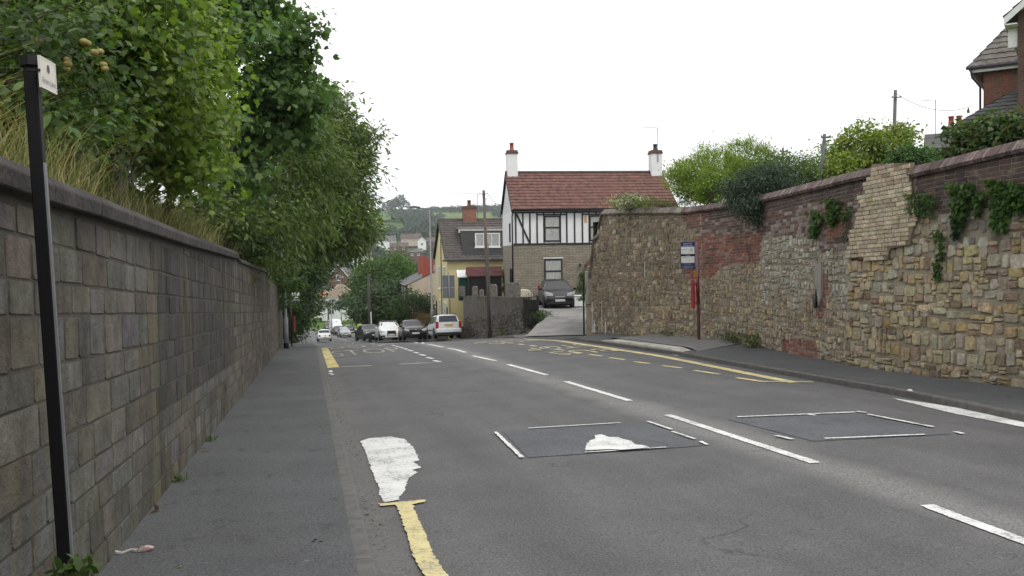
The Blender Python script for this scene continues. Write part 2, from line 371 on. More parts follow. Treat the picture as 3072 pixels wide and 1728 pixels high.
def kerb_line(name, fx, side, s0, s1, mat, dropf=lambda s: 1.):
    mb = MB(); s = s0
    while s < s1:
        l = .915 if s < 60 else 3.; a, b = s+.002, min(s+l-.002, s1); vs = []
        for q in (a, b):
            x = float(fx(q))+float(bend(q)); z = float(G(fx(q), q)); zt = z+PK*dropf(q)+random.uniform(-.0015, .0015); o = side
            vs += [(x, q, z-.15), (x+.015*o, q, zt-.02), (x+.035*o, q, zt), (x+.125*o, q, zt), (x+.125*o, q, z-.15)]
        mb.add(vs, [(0, 1, 6, 5), (1, 2, 7, 6), (2, 3, 8, 7), (3, 4, 9, 8), (0, 1, 2, 3, 4)[::-1], (5, 6, 7, 8, 9)]); s += l
    o = mb.build(name, mat); o['kind'] = 'structure'; return o
kerb_line('left_kerb', lambda s: XL, -1, -14, 200, m_kerb)
kerb_line('right_kerb', kr, 1, -14, 200, m_kerb, drop)
# raised bus platform (pale kerb blocks and paler surface)
def offx(s): return float(kr(s))
PL0, PL1 = 19.6, 25.2
mb = MB(); n = 7
for i in range(n):
    a = PL0+(PL1-PL0)*i/n+.006; b = PL0+(PL1-PL0)*(i+1)/n-.006; vs = []
    for q in (a, b):
        h = .17*min(1, (q-PL0)/.9+.62, (PL1-q)/.9+.62); x = offx(q)-.03; z = float(G(x, q))
        vs += [(x, q, z-.1), (x+.06, q, z+.05), (x+.09, q, z+h-.02), (x+.12, q, z+h), (x+.42, q, z+h+.004), (x+.42, q, z-.1)]
    mb.add(vs, [(0, 1, 7, 6), (1, 2, 8, 7), (2, 3, 9, 8), (3, 4, 10, 9), (4, 5, 11, 10), (0, 1, 2, 3, 4, 5)[::-1], (6, 7, 8, 9, 10, 11)])
o = mb.build('bus_platform_kerb', m_kerbL); o['kind'] = 'structure'
ss = np.linspace(PL0-.2, PL1+.1, 14); P = np.zeros((14, 6, 3))
for i, s in enumerate(ss):
    xs = np.linspace(offx(s)+.38, wallx(s)+.1, 6); h = .172*min(1, max(.62, (s-PL0)/.9+.62), max(.62, (PL1-s)/.9+.62))
    P[i, :, 0] = xs; P[i, :, 1] = s+.8*np.linspace(0, 1, 6)*(1 if s < 21 else 0); P[i, :, 2] = [float(G(x, s))+h+.006+.008*(x-xs[0]) for x in xs]
grid_mesh('bus_platform', P, m_pave2)
# driveway rising into the yard, yard, bank and upper garden
dl = np.array([(8.6, 34.6), (9.6, 36.6), (10.7, 38.9), (11.4, 41.5), (12.0, 45.5), (12.2, 50.3)]); dr = np.array([(9.6, 29.3), (11.3, 31.8), (12.9, 36), (14.2, 40), (15.3, 44.5), (16, 50.4)])
tt = np.linspace(0, 5, 40)
def smo(a):
    a = np.stack([np.interp(tt, range(6), a[:, k]) for k in (0, 1)], 1)
    for _ in range(6): a[1:-1] = (a[:-2]+2*a[1:-1]+a[2:])/4
    return a
dl, dr = smo(dl), smo(dr); P = np.zeros((40, 9, 3)); zc = np.interp(tt, range(6), [-3.12, -3.03, -2.94, -2.89, -2.84, -2.8])
for i in range(40):
    for j, t in enumerate(np.linspace(0, 1, 9)):
        q = dl[i]*(1-t)+dr[i]*t; k = min(1, i/9); g = float(G(min(q[0], 10.5), q[1]))+PK*drop(q[1])+.05; P[i, j] = (q[0], q[1], max(zc[i]*k+g*(1-k), g if q[0] < 10.2 else -9))
grid_mesh('driveway', P, m_drive)
yard = MB(); yard.prism([(10.2, 41.9), (34, 41.9), (34, 64), (10.2, 56.5)], -5.5, -2.96)
o = yard.build('yard', m_earth); o['kind'] = 'structure'
# ================================================================ STONE WALL MACHINERY
def inpoly(x, y, poly):
    c = False; j = len(poly)-1
    for i in range(len(poly)):
        xi, yi = poly[i]; xj, yj = poly[j]
        if (yi > y) != (yj > y) and x < (xj-xi)*(y-yi)/(yj-yi)+xi: c = not c
        j = i
    return c
class WallPath:
    def __init__(s, pts, base, top, side):
        s.p = np.array(pts, float); d = np.diff(s.p, axis=0); l = np.hypot(d[:, 0], d[:, 1]); s.u = np.concatenate([[0], np.cumsum(l)])
        s.base, s.top, s.side = base, top, side; s.L = s.u[-1]
    def pos(s, u):
        return np.stack([np.interp(u, s.u, s.p[:, 0]), np.interp(u, s.u, s.p[:, 1])], -1)
    def nrm(s, u):
        a = s.pos(np.asarray(u)+.4); b = s.pos(np.asarray(u)-.4); d = a-b; d /= np.linalg.norm(d, axis=-1, keepdims=True)+1e-9
        return np.stack([d[..., 1], -d[..., 0]], -1)*s.side
    def pt(s, u, v, dep):
        u = np.asarray(u, float); xy = s.pos(u)+s.nrm(u)*np.asarray(dep)[..., None]
        z = s.base(u)+v
        return np.concatenate([xy, np.asarray(z)[..., None]], -1)
    def back(s, nu=120, nv=2, name='mortar', mat=None, parent=None, dep=0., thick=.4, world=False):
        mb = MB(); uu = np.linspace(0, s.L, nu)
        for i in range(nu-1):
            a, b = uu[i], uu[i+1]; ta, tb = float(s.top(a)-s.base(a)), float(s.top(b)-s.base(b))
            q = [s.pt(a, -.3, dep), s.pt(b, -.3, dep), s.pt(b, tb, dep), s.pt(a, ta, dep), s.pt(a, ta, dep-thick), s.pt(b, tb, dep-thick), s.pt(a, -.3, dep-thick), s.pt(b, -.3, dep-thick)]
            mb.add(q, [(0, 1, 2, 3), (3, 2, 5, 4), (4, 5, 7, 6)]+([(0, 3, 4, 6)] if i == 0 else [])+([(1, 7, 5, 2)] if i == nu-2 else []))
        return mb.build(name, mat, parent, world, fix=False)
def stones(wp, cells, rnd=.25):
    """cells: list of (u0,u1,v0,v1,depth,(r,g,b)); returns V,F-ready arrays -> mesh"""
    C = np.array([c[:5] for c in cells]); K = np.array([c[5] for c in cells]); N = len(C)
    u0, u1, v0, v1, dp = C.T; wu, wv = u1-u0, v1-v0; r = np.minimum(wu, wv)*rnd
    # 8 point rounded rectangle
    pu = np.stack([u0+r, u1-r, u1, u1, u1-r, u0+r, u0, u0], 1); pv = np.stack([v0, v0, v0+r, v1-r, v1, v1, v1-r, v0+r], 1)
    jit = np.minimum(wu, wv)[:, None]*(.035 if rnd < .1 else .12)
    pu = pu+rng.uniform(-1, 1, pu.shape)*jit; pv = pv+rng.uniform(-1, 1, pv.shape)*jit
    cu, cv = pu.mean(1, keepdims=True), pv.mean(1, keepdims=True)
    ins = .965 if rnd < .1 else .88; iu, iv = cu+(pu-cu)*ins, cv+(pv-cv)*ins
    tilt = rng.uniform(-.25, .25, (N, 2))*dp[:, None]
    rel_u, rel_v = (iu-cu)/(wu[:, None]+1e-6), (iv-cv)/(wv[:, None]+1e-6)
    id_ = dp[:, None]*(1+tilt[:, :1]*rel_u*4/np.maximum(dp[:, None], .01)*1.+tilt[:, 1:]*rel_v*2/np.maximum(dp[:, None], .01))*rng.uniform(.85, 1.1, (N, 8)); id_ = np.where(dp[:, None] > .088, dp[:, None]+rng.uniform(-.003, .003, (N, 8)), id_)
    U = np.concatenate([pu, iu, cu], 1); V = np.concatenate([pv, iv, cv], 1)
    D = np.concatenate([np.where(dp > .088, .07, -.02)[:, None]*np.ones((1, 8)), id_, np.where(dp > .088, dp+.002, dp*1.12)[:, None]], 1)
    P = wp.pt(U.ravel(), V.ravel(), D.ravel())
    b = (np.arange(N)*17)[:, None]; fs = []
    for k in range(8):
        kk = (k+1) % 8
        fs.append(np.concatenate([b+k, b+kk, b+8+kk, b+8+k], 1))
    tri = [np.concatenate([b+8+k, b+8+(k+1) % 8, b+16], 1) for k in range(8)]
    F4 = np.concatenate(fs).tolist(); F3 = np.concatenate(tri).tolist()
    return P, F4+F3, np.repeat(K, 17, axis=0)
def stone_mesh(name, wp, cells, mat, parent=None, rnd=.25, flip=False, world=False):
    P, Fs, K = stones(wp, cells, rnd)
    if flip: Fs = [f[::-1] for f in Fs]
    me = bpy.data.meshes.new(name); me.from_pydata(P.tolist(), [], Fs); set_col(me, K)
    return link(me, name, mat, parent, world)
def pick(pal, var=.12):
    c = np.array(pal[rng.integers(len(pal))]); k = 1+rng.normal()*var; return tuple(np.clip(c*k*(1+rng.normal(size=3)*.03), .01, .9))
def courses(L, H, hs, ws, gap, zone, depth, pal, warp=0., u0=0., split=.0, stretch=False):
    """irregular coursed layout; zone(u,v)->None or (palette, depth) """
    out = []; v = 0.; row = 0
    while v < H:
        h = rng.uniform(*hs); u = u0-rng.uniform(0, ws[1])
        while u < L:
            wd = rng.uniform(*ws); cu, cv = u+wd/2, v+h/2; wv = warp*(math.sin(cu*1.7+row*.9)+.6*math.sin(cu*4.1+row*2.)+.5*math.sin(cu*9+row))
            z = zone(cu, cv+wv)
            if z:
                pal_, dp = z
                if rng.random() < split:
                    k = rng.uniform(.35, .65)
                    for a, b in ((0, k), (k, 1)): out.append((u+gap/2, u+wd-gap/2, v+wv+h*a+gap/2, v+wv+h*b-gap/2, dp*rng.uniform(.6, 1.3), pick(pal_)))
                else: out.append((u+gap/2, u+wd-gap/2, v+wv+gap/2, v+wv+h-gap/2, dp*rng.uniform(.6, 1.3) if dp < .09 else .09+.006*rng.random(), pick(pal_)))
            u += wd
        v += h; row += 1
    return out

# ---------------------------------------------------------------- RIGHT WALL
_rw = np.array(WRp)
TOPPX = [(1752, 868), (1757, 802), (1778, 798), (1780, 712), (1798, 700), (1801, 640), (1812, 631), (1900, 628), (2051, 626), (2190, 606), (2270, 590), (2344, 574), (2486, 539), (2627, 505), (2746, 503), (2839, 481), (3072, 423)]
rwp = WallPath(WRp, None, None, -1)
def px_of(x, y, z=0.):
    p = np.array([x, y, z]); d = p @ cam_fw; return CX+F*(p @ cam_r)/d
uu = np.linspace(0, rwp.L, 900); pxs = np.array([px_of(*q) if q[1] > 4 else 9999 for q in rwp.pos(uu)])
def rw_base(u):
    q = rwp.pos(u); return G(q[..., 0]-.3, q[..., 1])+PK+.02
tz = []
for pxx, pyy in TOPPX:
    k = int(np.argmin(np.abs(pxs-pxx))); q = rwp.pos(uu[k]); dd = q[0]*cam_fw[0]+q[1]*cam_fw[1]
    p = ray(pxx, pyy); tz.append((uu[k], p[2]*dd/(p[0]*cam_fw[0]+p[1]*cam_fw[1])))
tz = sorted(tz); tz_u = np.array([a for a, b in tz]); tz_z = np.array([b for a, b in tz])
u_step = np.diff(tz_u, prepend=-1); tz_u = tz_u+np.cumsum(np.where(u_step <= 0, .004, 0))
def rw_top(u): return np.interp(u, tz_u, tz_z)
rwp.base, rwp.top = rw_base, rw_top
def wuv(px, py):      # picture direction -> (u, v) on the wall
    k = int(np.argmin(np.abs(pxs-px))); q = rwp.pos(uu[k]); p = ray(px, py); t = (q[0]*cam_fw[0]+q[1]*cam_fw[1])/(p[0]*cam_fw[0]+p[1]*cam_fw[1])
    return float(uu[k]), float(p[2]*t-rw_base(uu[k]))
def z_at(x, y, py):
    p = ray(px_of(x, y), py); return float(p[2]*(x*cam_fw[0]+y*cam_fw[1])/(p[0]*cam_fw[0]+p[1]*cam_fw[1]))
def zp(*pts): return [wuv(*p) for p in pts]
Z_butt = zp((2626, 492), (2742, 488), (2742, 600), (2755, 650), (2740, 735), (2680, 745), (2670, 780), (2548, 775), (2556, 718), (2603, 560))
Z_darkR = zp((2744, 480), (3072, 400), (3400, 300), (3400, 620), (3072, 620), (2940, 627), (2800, 640), (2756, 640))
Z_darkL = zp((2330, 560), (2630, 480), (2608, 600), (2420, 612), (2300, 632), (2123, 660), (2123, 600))
Z_mix = zp((2075, 600), (2640, 480), (2556, 753), (2459, 755), (2455, 712), (2393, 716), (2285, 702), (2099, 706), (2061, 690), (2095, 660))
Z_red1 = zp((2044, 610), (2123, 610), (2123, 640), (2097, 678), (2058, 700))
Z_red2 = zp((2085, 706), (2285, 701), (2283, 786), (2244, 799), (2198, 786), (2165, 807), (2136, 836), (2055, 840), (2060, 790), (2085, 760))
Z_red3 = zp((2469, 815), (2494, 815), (2480, 925), (2469, 956), (2445, 948), (2451, 919))
Z_red4 = zp((2351, 1010), (2451, 1018), (2457, 1090), (2340, 1070))
Z_red5 = zp((2520, 640), (2560, 640), (2556, 700), (2480, 720), (2480, 660))
Z_redrow = zp((2548, 775), (2612, 775), (2612, 792), (2548, 790))
U_C = wuv(2061, 700)[0]; U_E = wuv(2545, 900)[0]; U_Cb = wuv(1900, 980)[0]; U_G = wuv(2790, 800)[0]; U_wh0, U_wh1 = wuv(2545, 800)[0], wuv(2283, 800)[0]
P_cream = [(.46, .38, .26), (.49, .42, .3), (.41, .35, .25), (.53, .46, .33)]
P_dark = [(.075, .05, .045), (.1, .06, .052), (.062, .045, .045), (.12, .07, .06), (.09, .065, .06)]
P_mixb = [(.15, .085, .075), (.11, .07, .065), (.2, .12, .1), (.25, .2, .18), (.13, .075, .07), (.3, .26, .24)]
P_red = [(.24, .09, .06), (.28, .12, .08), (.2, .08, .06), (.18, .1, .08)]
P_redw = [(.25, .09, .065), (.21, .085, .065), (.29, .115, .08), (.15, .085, .07), (.3, .17, .13)]
P_C = [(.3, .235, .155), (.25, .2, .14), (.34, .275, .18), (.22, .175, .13), (.42, .35, .25), (.23, .19, .14)]
P_D = [(.4, .33, .22), (.36, .31, .23), (.44, .37, .26), (.31, .26, .19), (.4, .36, .28), (.44, .34, .2), (.27, .23, .18)]
P_W = [(.42, .4, .33), (.36, .34, .28), (.48, .46, .39), (.33, .3, .24), (.4, .37, .28)]
P_E = [(.44, .37, .23), (.4, .35, .25), (.48, .41, .27), (.42, .37, .28), (.47, .38, .22), (.44, .33, .17), (.46, .42, .33), (.36, .31, .22), (.28, .21, .14), (.43, .37, .25)]
P_G = [(.26, .25, .22), (.2, .19, .17), (.5, .48, .42), (.33, .31, .26), (.23, .2, .16)]
def rel_top(u): return float(rw_top(u)-rw_base(u))
def zone_of(u, v):
    t = rel_top(u)
    if v < 0 or u < 0 or u > rwp.L or v > t+.05: return None
    if inpoly(u, v, Z_butt): return 'butt'
    if v > t-.1: return None
    for zz, nme in ((Z_red1, 'red'), (Z_red2, 'redw'), (Z_red3, 'redw'), (Z_red4, 'redw'), (Z_redrow, 'red'), (Z_red5, 'red'), (Z_darkR, 'dark'), (Z_darkL, 'dark'), (Z_mix, 'mix')):
        if inpoly(u, v, zz): return nme
    if u > rwp.L-.38: return 'pier'
    ub = U_C if v > 1.55 else U_C+(U_Cb-U_C)*min(1, max(0, (1.55-v)/1.3+.25))
    if u > ub: return 'C'
    if u > U_E: return 'W' if (v > 1.25+.25*math.sin(u*3) and u < U_wh1) else 'D'
    return 'G' if (v > 2.35+.3*math.sin(u*2.1) and u < U_G) else 'E'
pals = dict(red=P_red, redw=P_redw, dark=P_dark, mix=P_mixb)
cells = []
cells += courses(rwp.L, 5.2, (.0748, .0752), (.215, .23), .012, lambda u, v: ((pals[z], .008) if (z := zone_of(u, v)) in pals else None), 0, None)
cells += courses(rwp.L, 5.2, (.0745, .0755), (.19, .23), .008, lambda u, v: ((P_cream, .095) if zone_of(u, v) == 'butt' else None), 0, None, .0)
brick_cells = cells
butt_poly = Z_butt
cells = courses(rwp.L, 5, (.12, .2), (.09, .2), .022, lambda u, v: ((P_C, .022) if zone_of(u, v) == 'C' else None), 0, None, .012, split=.25)
cells += courses(rwp.L, 5, (.1, .18), (.08, .2), .016, lambda u, v: ((P_D, .022) if zone_of(u, v) == 'D' else None), 0, None, .035, split=.32)
cells += courses(rwp.L, 5, (.1, .19), (.1, .22), .024, lambda u, v: ((P_W, .02) if zone_of(u, v) == 'W' else None), 0, None, .03, split=.2)
cells += courses(rwp.L, 5, (.11, .26), (.1, .3), .017, lambda u, v: ((P_E, .03) if zone_of(u, v) == 'E' else None), 0, None, .04, split=.25)
cells += courses(rwp.L, 5, (.12, .26), (.12, .34), .05, lambda u, v: ((P_G, .022) if zone_of(u, v) == 'G' else None), 0, None, .04, split=.25)
rwall = thing('stone_wall', 'tall patched boundary wall of yellow rubble stone, red brick and a pale brick buttress on the right of the road', 'wall', (10, 15, float(G(10, 15))))
m_stone = attrm('rubble_stone', .92, 16, 1., .03, .55, 1.35, 11, stain=(1.1, .56, (.66, .6, .54)), moss=(2.6, .56, (.34, .3, .235)))
m_brickA = attrm('wall_brick', .9, 40, .7, .012, .6, 1.35, 18, stain=(1.3, .52, (.55, .52, .5)), moss=(3.2, .58, (.3, .26, .22)))
m_mort = noisy('lime_mortar', (.2, .17, .125), (.36, .315, .24), 2.5, .95, .7, 35, .02)
rwp.back(160, mat=m_mort, parent=rwall, world=True, thick=.45)
mbt = MB(); n_ = len(Z_butt); mbt.add([rwp.pt(a, b, .078) for a, b in Z_butt]+[rwp.pt(a, b, -.02) for a, b in Z_butt], [tuple(range(n_)), tuple(range(n_, 2*n_))[::-1]]+[(i, n_+i, n_+(i+1) % n_, (i+1) % n_) for i in range(n_)])
mbt.build('buttress_core', noisy('cream_mortar', (.16, .125, .085), (.24, .195, .14), 3, .95, .5, 30), rwall, True)
stone_mesh('rubble_facing', rwp, cells, m_stone, rwall, .17, flip=True, world=True)
stone_mesh('brick_facing', rwp, brick_cells, m_brickA, rwall, .06, flip=True, world=True)
# pale render scar with the broken pipe, white splashes near the driveway
# coping of bricks on edge
cop = []; K = []
u = .0; Pv = []; Fv = []
pal_c = [(.12, .085, .08), (.15, .105, .098), (.1, .075, .072), (.18, .135, .125)]
U_T = wuv(1806, 632)[0]; U_B0, U_B1 = wuv(2746, 500)[0], wuv(2627, 500)[0]
pal_g = [(.17, .15, .12), (.13, .12, .1), (.2, .18, .14)]
while u < rwp.L-.02:
    stepw = .078 if u < wuv(2050, 620)[0] else .3
    if not (U_B0+.1 < u < U_B1-.1):
        t = rel_top(u); t2 = rel_top(min(u+stepw*.92, rwp.L)); h = .0
        if t < 1.2: pass
        a, b = u+.003, u+stepw*.92; dj = rng.uniform(-.008, .008)
        prof = [(.07+dj, t-.16), (.1+dj, t-.11), (-.02, t+.035), (-.3, t+.05), (-.42, t-.05), (-.42, t-.16)]
        dz = t2-t
        q = [rwp.pt(a, v, d) for d, v in prof]+[rwp.pt(b, v+(dz), d) for d, v in prof]; bse = len(Pv)
        Pv += [tuple(x) for x in q]; n = 6
        Fv += [[bse+i for i in range(n)], [bse+n+i for i in range(n)][::-1]]+[[bse+i, bse+n+i, bse+n+(i+1) % n, bse+(i+1) % n] for i in range(n)]
        K += [pick(pal_c if u < wuv(2050, 620)[0] else pal_g)]*(2*n)
    u += stepw
me = bpy.data.meshes.new('coping'); me.from_pydata(Pv, [], Fv); set_col(me, np.array(K)); link(me, 'coping', m_brickA, rwall, True)
# low grey stone gate pier and return wall at the driveway
mb = MB(); a = Vector((*rwp.pos(rwp.L), 0)); bz = float(rw_base(rwp.L))
rp = WallPath([(9.47, 28.95), (10.2, 30.9), (11.7, 35.2), (12.4, 37.2)], lambda u: np.full_like(np.asarray(u, float), 0)+bz-.1-.0*u, lambda u: np.interp(u, [0, 30], [-.4, -.45]), -1)
rp.back(30, mat=m_mort, parent=rwall, world=True, thick=.4, name='return_wall')
cells = courses(rp.L, 5, (.12, .2), (.1, .24), .02, lambda u, v: ((P_C, .02) if v < rp.top(u)-rp.base(u)-.05 and u > 0 else None), 0, None, .01)
stone_mesh('return_facing', rp, cells, m_stone, rwall, .2, flip=True, world=True)
pl = MB(); q = rwp.pos(rwp.L-.12)
pl.prism([(q[0]-.09, q[1]-.2), (q[0]-.05, q[1]+.2), (q[0]+.3, q[1]+.16), (q[0]+.3, q[1]-.24)], bz+1.05, bz+2.2)
pl.build('pier_stone', noisy('pale_grey_stone', (.2, .2, .17), (.32, .32, .27), 3, .9, .6, 20), rwall, True, bevel=.02)
# recessed scar with clay pipe
us, vs_ = wuv(2462, 850)
mb = MB(); q0 = [rwp.pt(us+du, vs_+dv, .055) for du, dv in ((.16, .38), (-.16, .4), (-.12, -.3), (-.02, -.45), (.06, -.1), (.16, .05))]
q1 = [rwp.pt(us+du, vs_+dv, -.01) for du, dv in ((.16, .38), (-.16, .4), (-.12, -.3), (-.02, -.45), (.06, -.1), (.16, .05))]
mb.add(q0+q1, [tuple(range(6)), tuple(range(6, 12))[::-1]]+[(i, 6+i, 6+(i+1) % 6, (i+1) % 6) for i in range(6)])
mb.build('render_patch', noisy('grey_render', (.24, .22, .2), (.33, .3, .27), 4, .9, .3), rwall, True)
mb = MB(); mb.tube([rwp.pt(us+.12, vs_-.12, .0), rwp.pt(us+.13, vs_-.3, .07), rwp.pt(us+.06, vs_-.5, .075)], [.05, .055, .04], 8)
mb.build('broken_pipe', m_galvd, rwall, True, smooth=True)
mw_ = plain('white_paint_drip', (.6, .6, .57), .8)
for (x_, y0_, y1_, wd_) in ((1776, 905, 996, .035), (1783, 960, 997, .12), (1806, 900, 996, .03), (1816, 965, 999, .1), (1838, 985, 1000, .05), (1937, 786, 830, .03)):
    (ua, va), (ub, vb) = wuv(x_, y0_), wuv(x_, y1_); mb = MB(); n_ = 7; Pq = []
    for k in range(n_): t_ = k/(n_-1); v_ = va+(vb-va)*t_; w_ = wd_*(.5+.5*t_)*rng.uniform(.6, 1.2); Pq.append((ub-w_/2, v_, ub+w_/2))
    F_ = [rwp.pt(a_, v_, .032) for a_, v_, b_ in Pq]+[rwp.pt(b_, v_, .032) for a_, v_, b_ in Pq]; Bk = [rwp.pt(a_, v_, .0) for a_, v_, b_ in Pq]+[rwp.pt(b_, v_, .0) for a_, v_, b_ in Pq]
    mb.add(F_+Bk, [(k, k+1, n_+k+1, n_+k) for k in range(n_-1)]+[(k, k+1, 2*n_+k+1, 2*n_+k) for k in range(n_-1)]+[(n_+k, n_+k+1, 3*n_+k+1, 3*n_+k) for k in range(n_-1)]+[(0, n_, 3*n_, 2*n_)]); mb.build('paint_drip', mw_, rwall, True)
# garden level behind the right wall
offs = [.35, 2, 5, 10, 20, 40, 75]; ul = np.linspace(0, rwp.L, 60); P = np.zeros((60, len(offs), 3))
for i, u in enumerate(ul):
    q = rwp.pos(u); t = float(rw_top(u)) if u < rwp.L-1 else 1.5
    for j, o_ in enumerate(offs): P[i, j] = (q[0]+o_*.93, q[1]+o_*.12*(i/59)+o_*(i/59)*.35, t-.35+.02*o_+.0*i)
grid_mesh('upper_garden', P, m_grass, flip=True)
sk = MB(); last = P[-1]
for j in range(len(offs)-1): sk.add([last[j], last[j+1], last[j+1]-[0, 0, 6], last[j]-[0, 0, 6]], [(0, 1, 2, 3)])
o = sk.build('garden_slope', m_earth, fix=False); o['kind'] = 'structure'

# ---------------------------------------------------------------- LEFT WALL
LWX = -1.22
lwp = WallPath([(LWX, -6), (LWX, 41.5), (LWX-.35, 43.2)], None, None, 1)
def lw_base(u): q = lwp.pos(u); return G(XL, q[..., 1])+PK
ltp = [(0, 485), (232, 571), (551, 700), (704, 755), (712, 772), (795, 808), (835, 852)]
ts, tv = [], []
for a, b in ltp:
    d = ray(a, b); t = LWX/d[0]; ts.append(d[1]*t); tv.append(d[2]*t)
ts, tv = [-6]+ts+[41.5, 44], [tv[0]+.55]+tv+[tv[-1]-(41.5-ts[-1])*.08, tv[-1]-(44-ts[-1])*.12]
S_J = ts[4]      # joint where the coping steps down
def lw_top(u): return np.interp(lwp.pos(u)[..., 1], ts, tv)
lwp.base, lwp.top = lw_base, lw_top
lwall = thing('retaining_wall', 'dark soot-stained retaining wall of big coursed stone blocks along the left pavement', 'wall', (LWX, 10, float(G(0, 10))+PK))
m_block = attrm('sooty_block', .9, 14, .9, .035, .55, 1.35, 7, stain=(2.2, .5, (.55, .53, .5), (1, 1, .18)), moss=(2.2, .55, (.13, .115, .05), (1, 1.8, .2)))
m_mortd = noisy('dark_mortar', (.05, .045, .037), (.085, .076, .06), 5, .95, .6, 30)
lwp.back(60, mat=m_mortd, parent=lwall, world=True, thick=.5)
P_L = [(.115, .107, .088), (.125, .118, .103), (.105, .096, .077), (.132, .125, .105), (.112, .1, .072), (.122, .12, .11)]
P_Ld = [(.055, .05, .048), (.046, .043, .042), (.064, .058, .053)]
P_Lf = [(.11, .095, .078), (.13, .112, .09), (.095, .082, .068)]
SD0, SD1 = None, None
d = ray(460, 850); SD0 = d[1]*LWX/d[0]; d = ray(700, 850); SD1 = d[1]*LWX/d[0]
cells = []; v = .0; H = 3.4; row = 0
while v < H:
    h = rng.choice([.16, .19, .21, .24]); u = -rng.uniform(0, .5)
    while u < lwp.L:
        wd = rng.uniform(.24, .62); s = u+wd/2-6; t = float(lw_top(u+wd/2)-lw_base(u+wd/2))
        vs0 = v*(1.) ; v1 = min(v+h, t-.16)
        if v1-v > .06 and u+wd > 0:
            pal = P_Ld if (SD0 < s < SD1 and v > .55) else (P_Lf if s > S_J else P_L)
            gp = .014
            cells.append((u+gp/2, u+wd-gp/2, v+gp/2, v1-gp/2, .003+.005*rng.random(), pick(pal, .13)))
        u += wd
    v += h; row += 1
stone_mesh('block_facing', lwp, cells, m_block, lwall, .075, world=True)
def coping_run(s0, s1, hh, over, mat):
    mb = MB(); s = s0
    while s < s1:
        e = min(s+.95, s1); vs = []
        for q in (s+.005, e-.005):
            t = float(lw_top(q+6)); x = LWX
            vs += [(x+over, q, t-hh), (x+over+.01, q, t-.05), (x+over-.03, q, t), (x-.35, q, t+.02), (x-.35, q, t-hh)]
        mb.add(vs, [(0, 1, 6, 5), (1, 2, 7, 6), (2, 3, 8, 7), (3, 4, 9, 8), (4, 0, 5, 9), (0, 1, 2, 3, 4)[::-1], (5, 6, 7, 8, 9)]); s = e
    return mb
coping_run(-6, S_J-.05, .125, .07, None).build('coping', noisy('sooty_coping', (.028, .024, .023), (.07, .06, .055), 3, .9, .7, 25, .02), lwall, True, bevel=.006)
coping_run(S_J+.0, 41.5, .09, .04, None).build('coping', noisy('old_coping', (.05, .045, .035), (.1, .09, .07), 3, .9, .7, 25, .02), lwall, True, bevel=.006)
# bank above it
def bank_z(x, s):
    top = np.interp(s, ts, tv) if s < 43 else float(G(0, s))+np.interp(s, [43, 46], [1.2, .25])
    o_ = -(x-LWX)-.3
    return top+np.interp(o_, [0, .6, 2, 4, 8, 14, 40], [-.1, .22, .95, 1.9, 3.3, 4.6, 6])
so_ = np.concatenate([np.linspace(-8, 60, 70), np.linspace(62, 170, 40)]); oo = np.array([.28, .6, 1, 1.6, 2.4, 3.5, 5, 8, 12, 20, 45])
P = np.zeros((len(so_), len(oo), 3))
for i, s in enumerate(so_):
    for j, o_ in enumerate(oo):
        P[i, j] = (LWX-o_-(.3 if s > 44 else 0)+float(bend(s)), s, bank_z(LWX-o_, s)+.06*math.sin(i*1.3+j*2))
grid_mesh('grass_bank', P, noisy('bank_soil', (.03, .035, .014), (.06, .065, .025), 2, .95, .6, 20, .03), flip=True)
# ================================================================ ROAD MARKINGS
def drape(poly, name, mat, dz=.008, sub=.5, jag=0., group=None):
    bm = bmesh.new(); vs = []
    n = len(poly)
    for i in range(n):
        a, b = np.array(poly[i][:2]), np.array(poly[(i+1) % n][:2]); l = np.linalg.norm(b-a); k = max(1, int(l/(sub if not jag else .03)))
        for t in range(k):
            q = a+(b-a)*t/k
            if jag: q = q+rng.normal(size=2)*jag
            vs.append(bm.verts.new((q[0], q[1], 0)))
    f = bm.faces.new(vs); bmesh.ops.triangulate(bm, faces=[f])
    for v in bm.verts: v.co.z = float(G(v.co.x, v.co.y))+dz
    bmesh.ops.recalc_face_normals(bm, faces=bm.faces[:])
    for f in bm.faces:
        if f.normal.z < 0: f.normal_flip()
    me = bpy.data.meshes.new(name); bm.to_mesh(me); bm.free()
    o = link(me, name, mat); o['kind'] = 'structure'
    if group: o['group'] = group
    return o
def line(a, b, wd, name, mat, group=None, jag=0., dz=.008):
    a, b = np.array(a[:2]), np.array(b[:2]); d = (b-a)/np.linalg.norm(b-a); n = np.array([-d[1], d[0]])*wd/2
    if not jag:
        k = max(1, int(np.linalg.norm(b-a)/1.)); L_ = [a+(b-a)*t/k-n for t in range(k+1)]+[b+(a-b)*t/k+n for t in range(k+1)]
    else: L_ = [a-n, b-n, b+n, a+n]
    return drape(L_, name, mat, dz, .6, jag, group)
H_ = lambda *p: hit(*p)
for a, b in (((2779, 1518), (3180, 1666)), ((2003, 1246), (2448, 1392)), ((1697, 1145), (1890, 1204)), ((1524, 1094), (1640, 1126)), ((1419, 1068), (1487, 1083)), ((1343, 1045), (1397, 1058)), ((1285, 1033.5), (1330, 1042)), ((1238, 1026), (1270, 1031))):
    line(H_(*a), H_(*b), .115, 'centre_line_dash', m_white, 'white dashes of the centre line', .004)
line((4.5, -2.), (4.35, 2.6), .115, 'centre_line_dash', m_white, 'white dashes of the centre line')
for s in (40, 46, 52, 60, 68, 77, 86, 96):
    xc = 4.2-(s-36)*.028; line((xc, s), (xc-.03, s+2.5), .11, 'centre_line_dash', m_whiteworn, 'white dashes of the centre line')
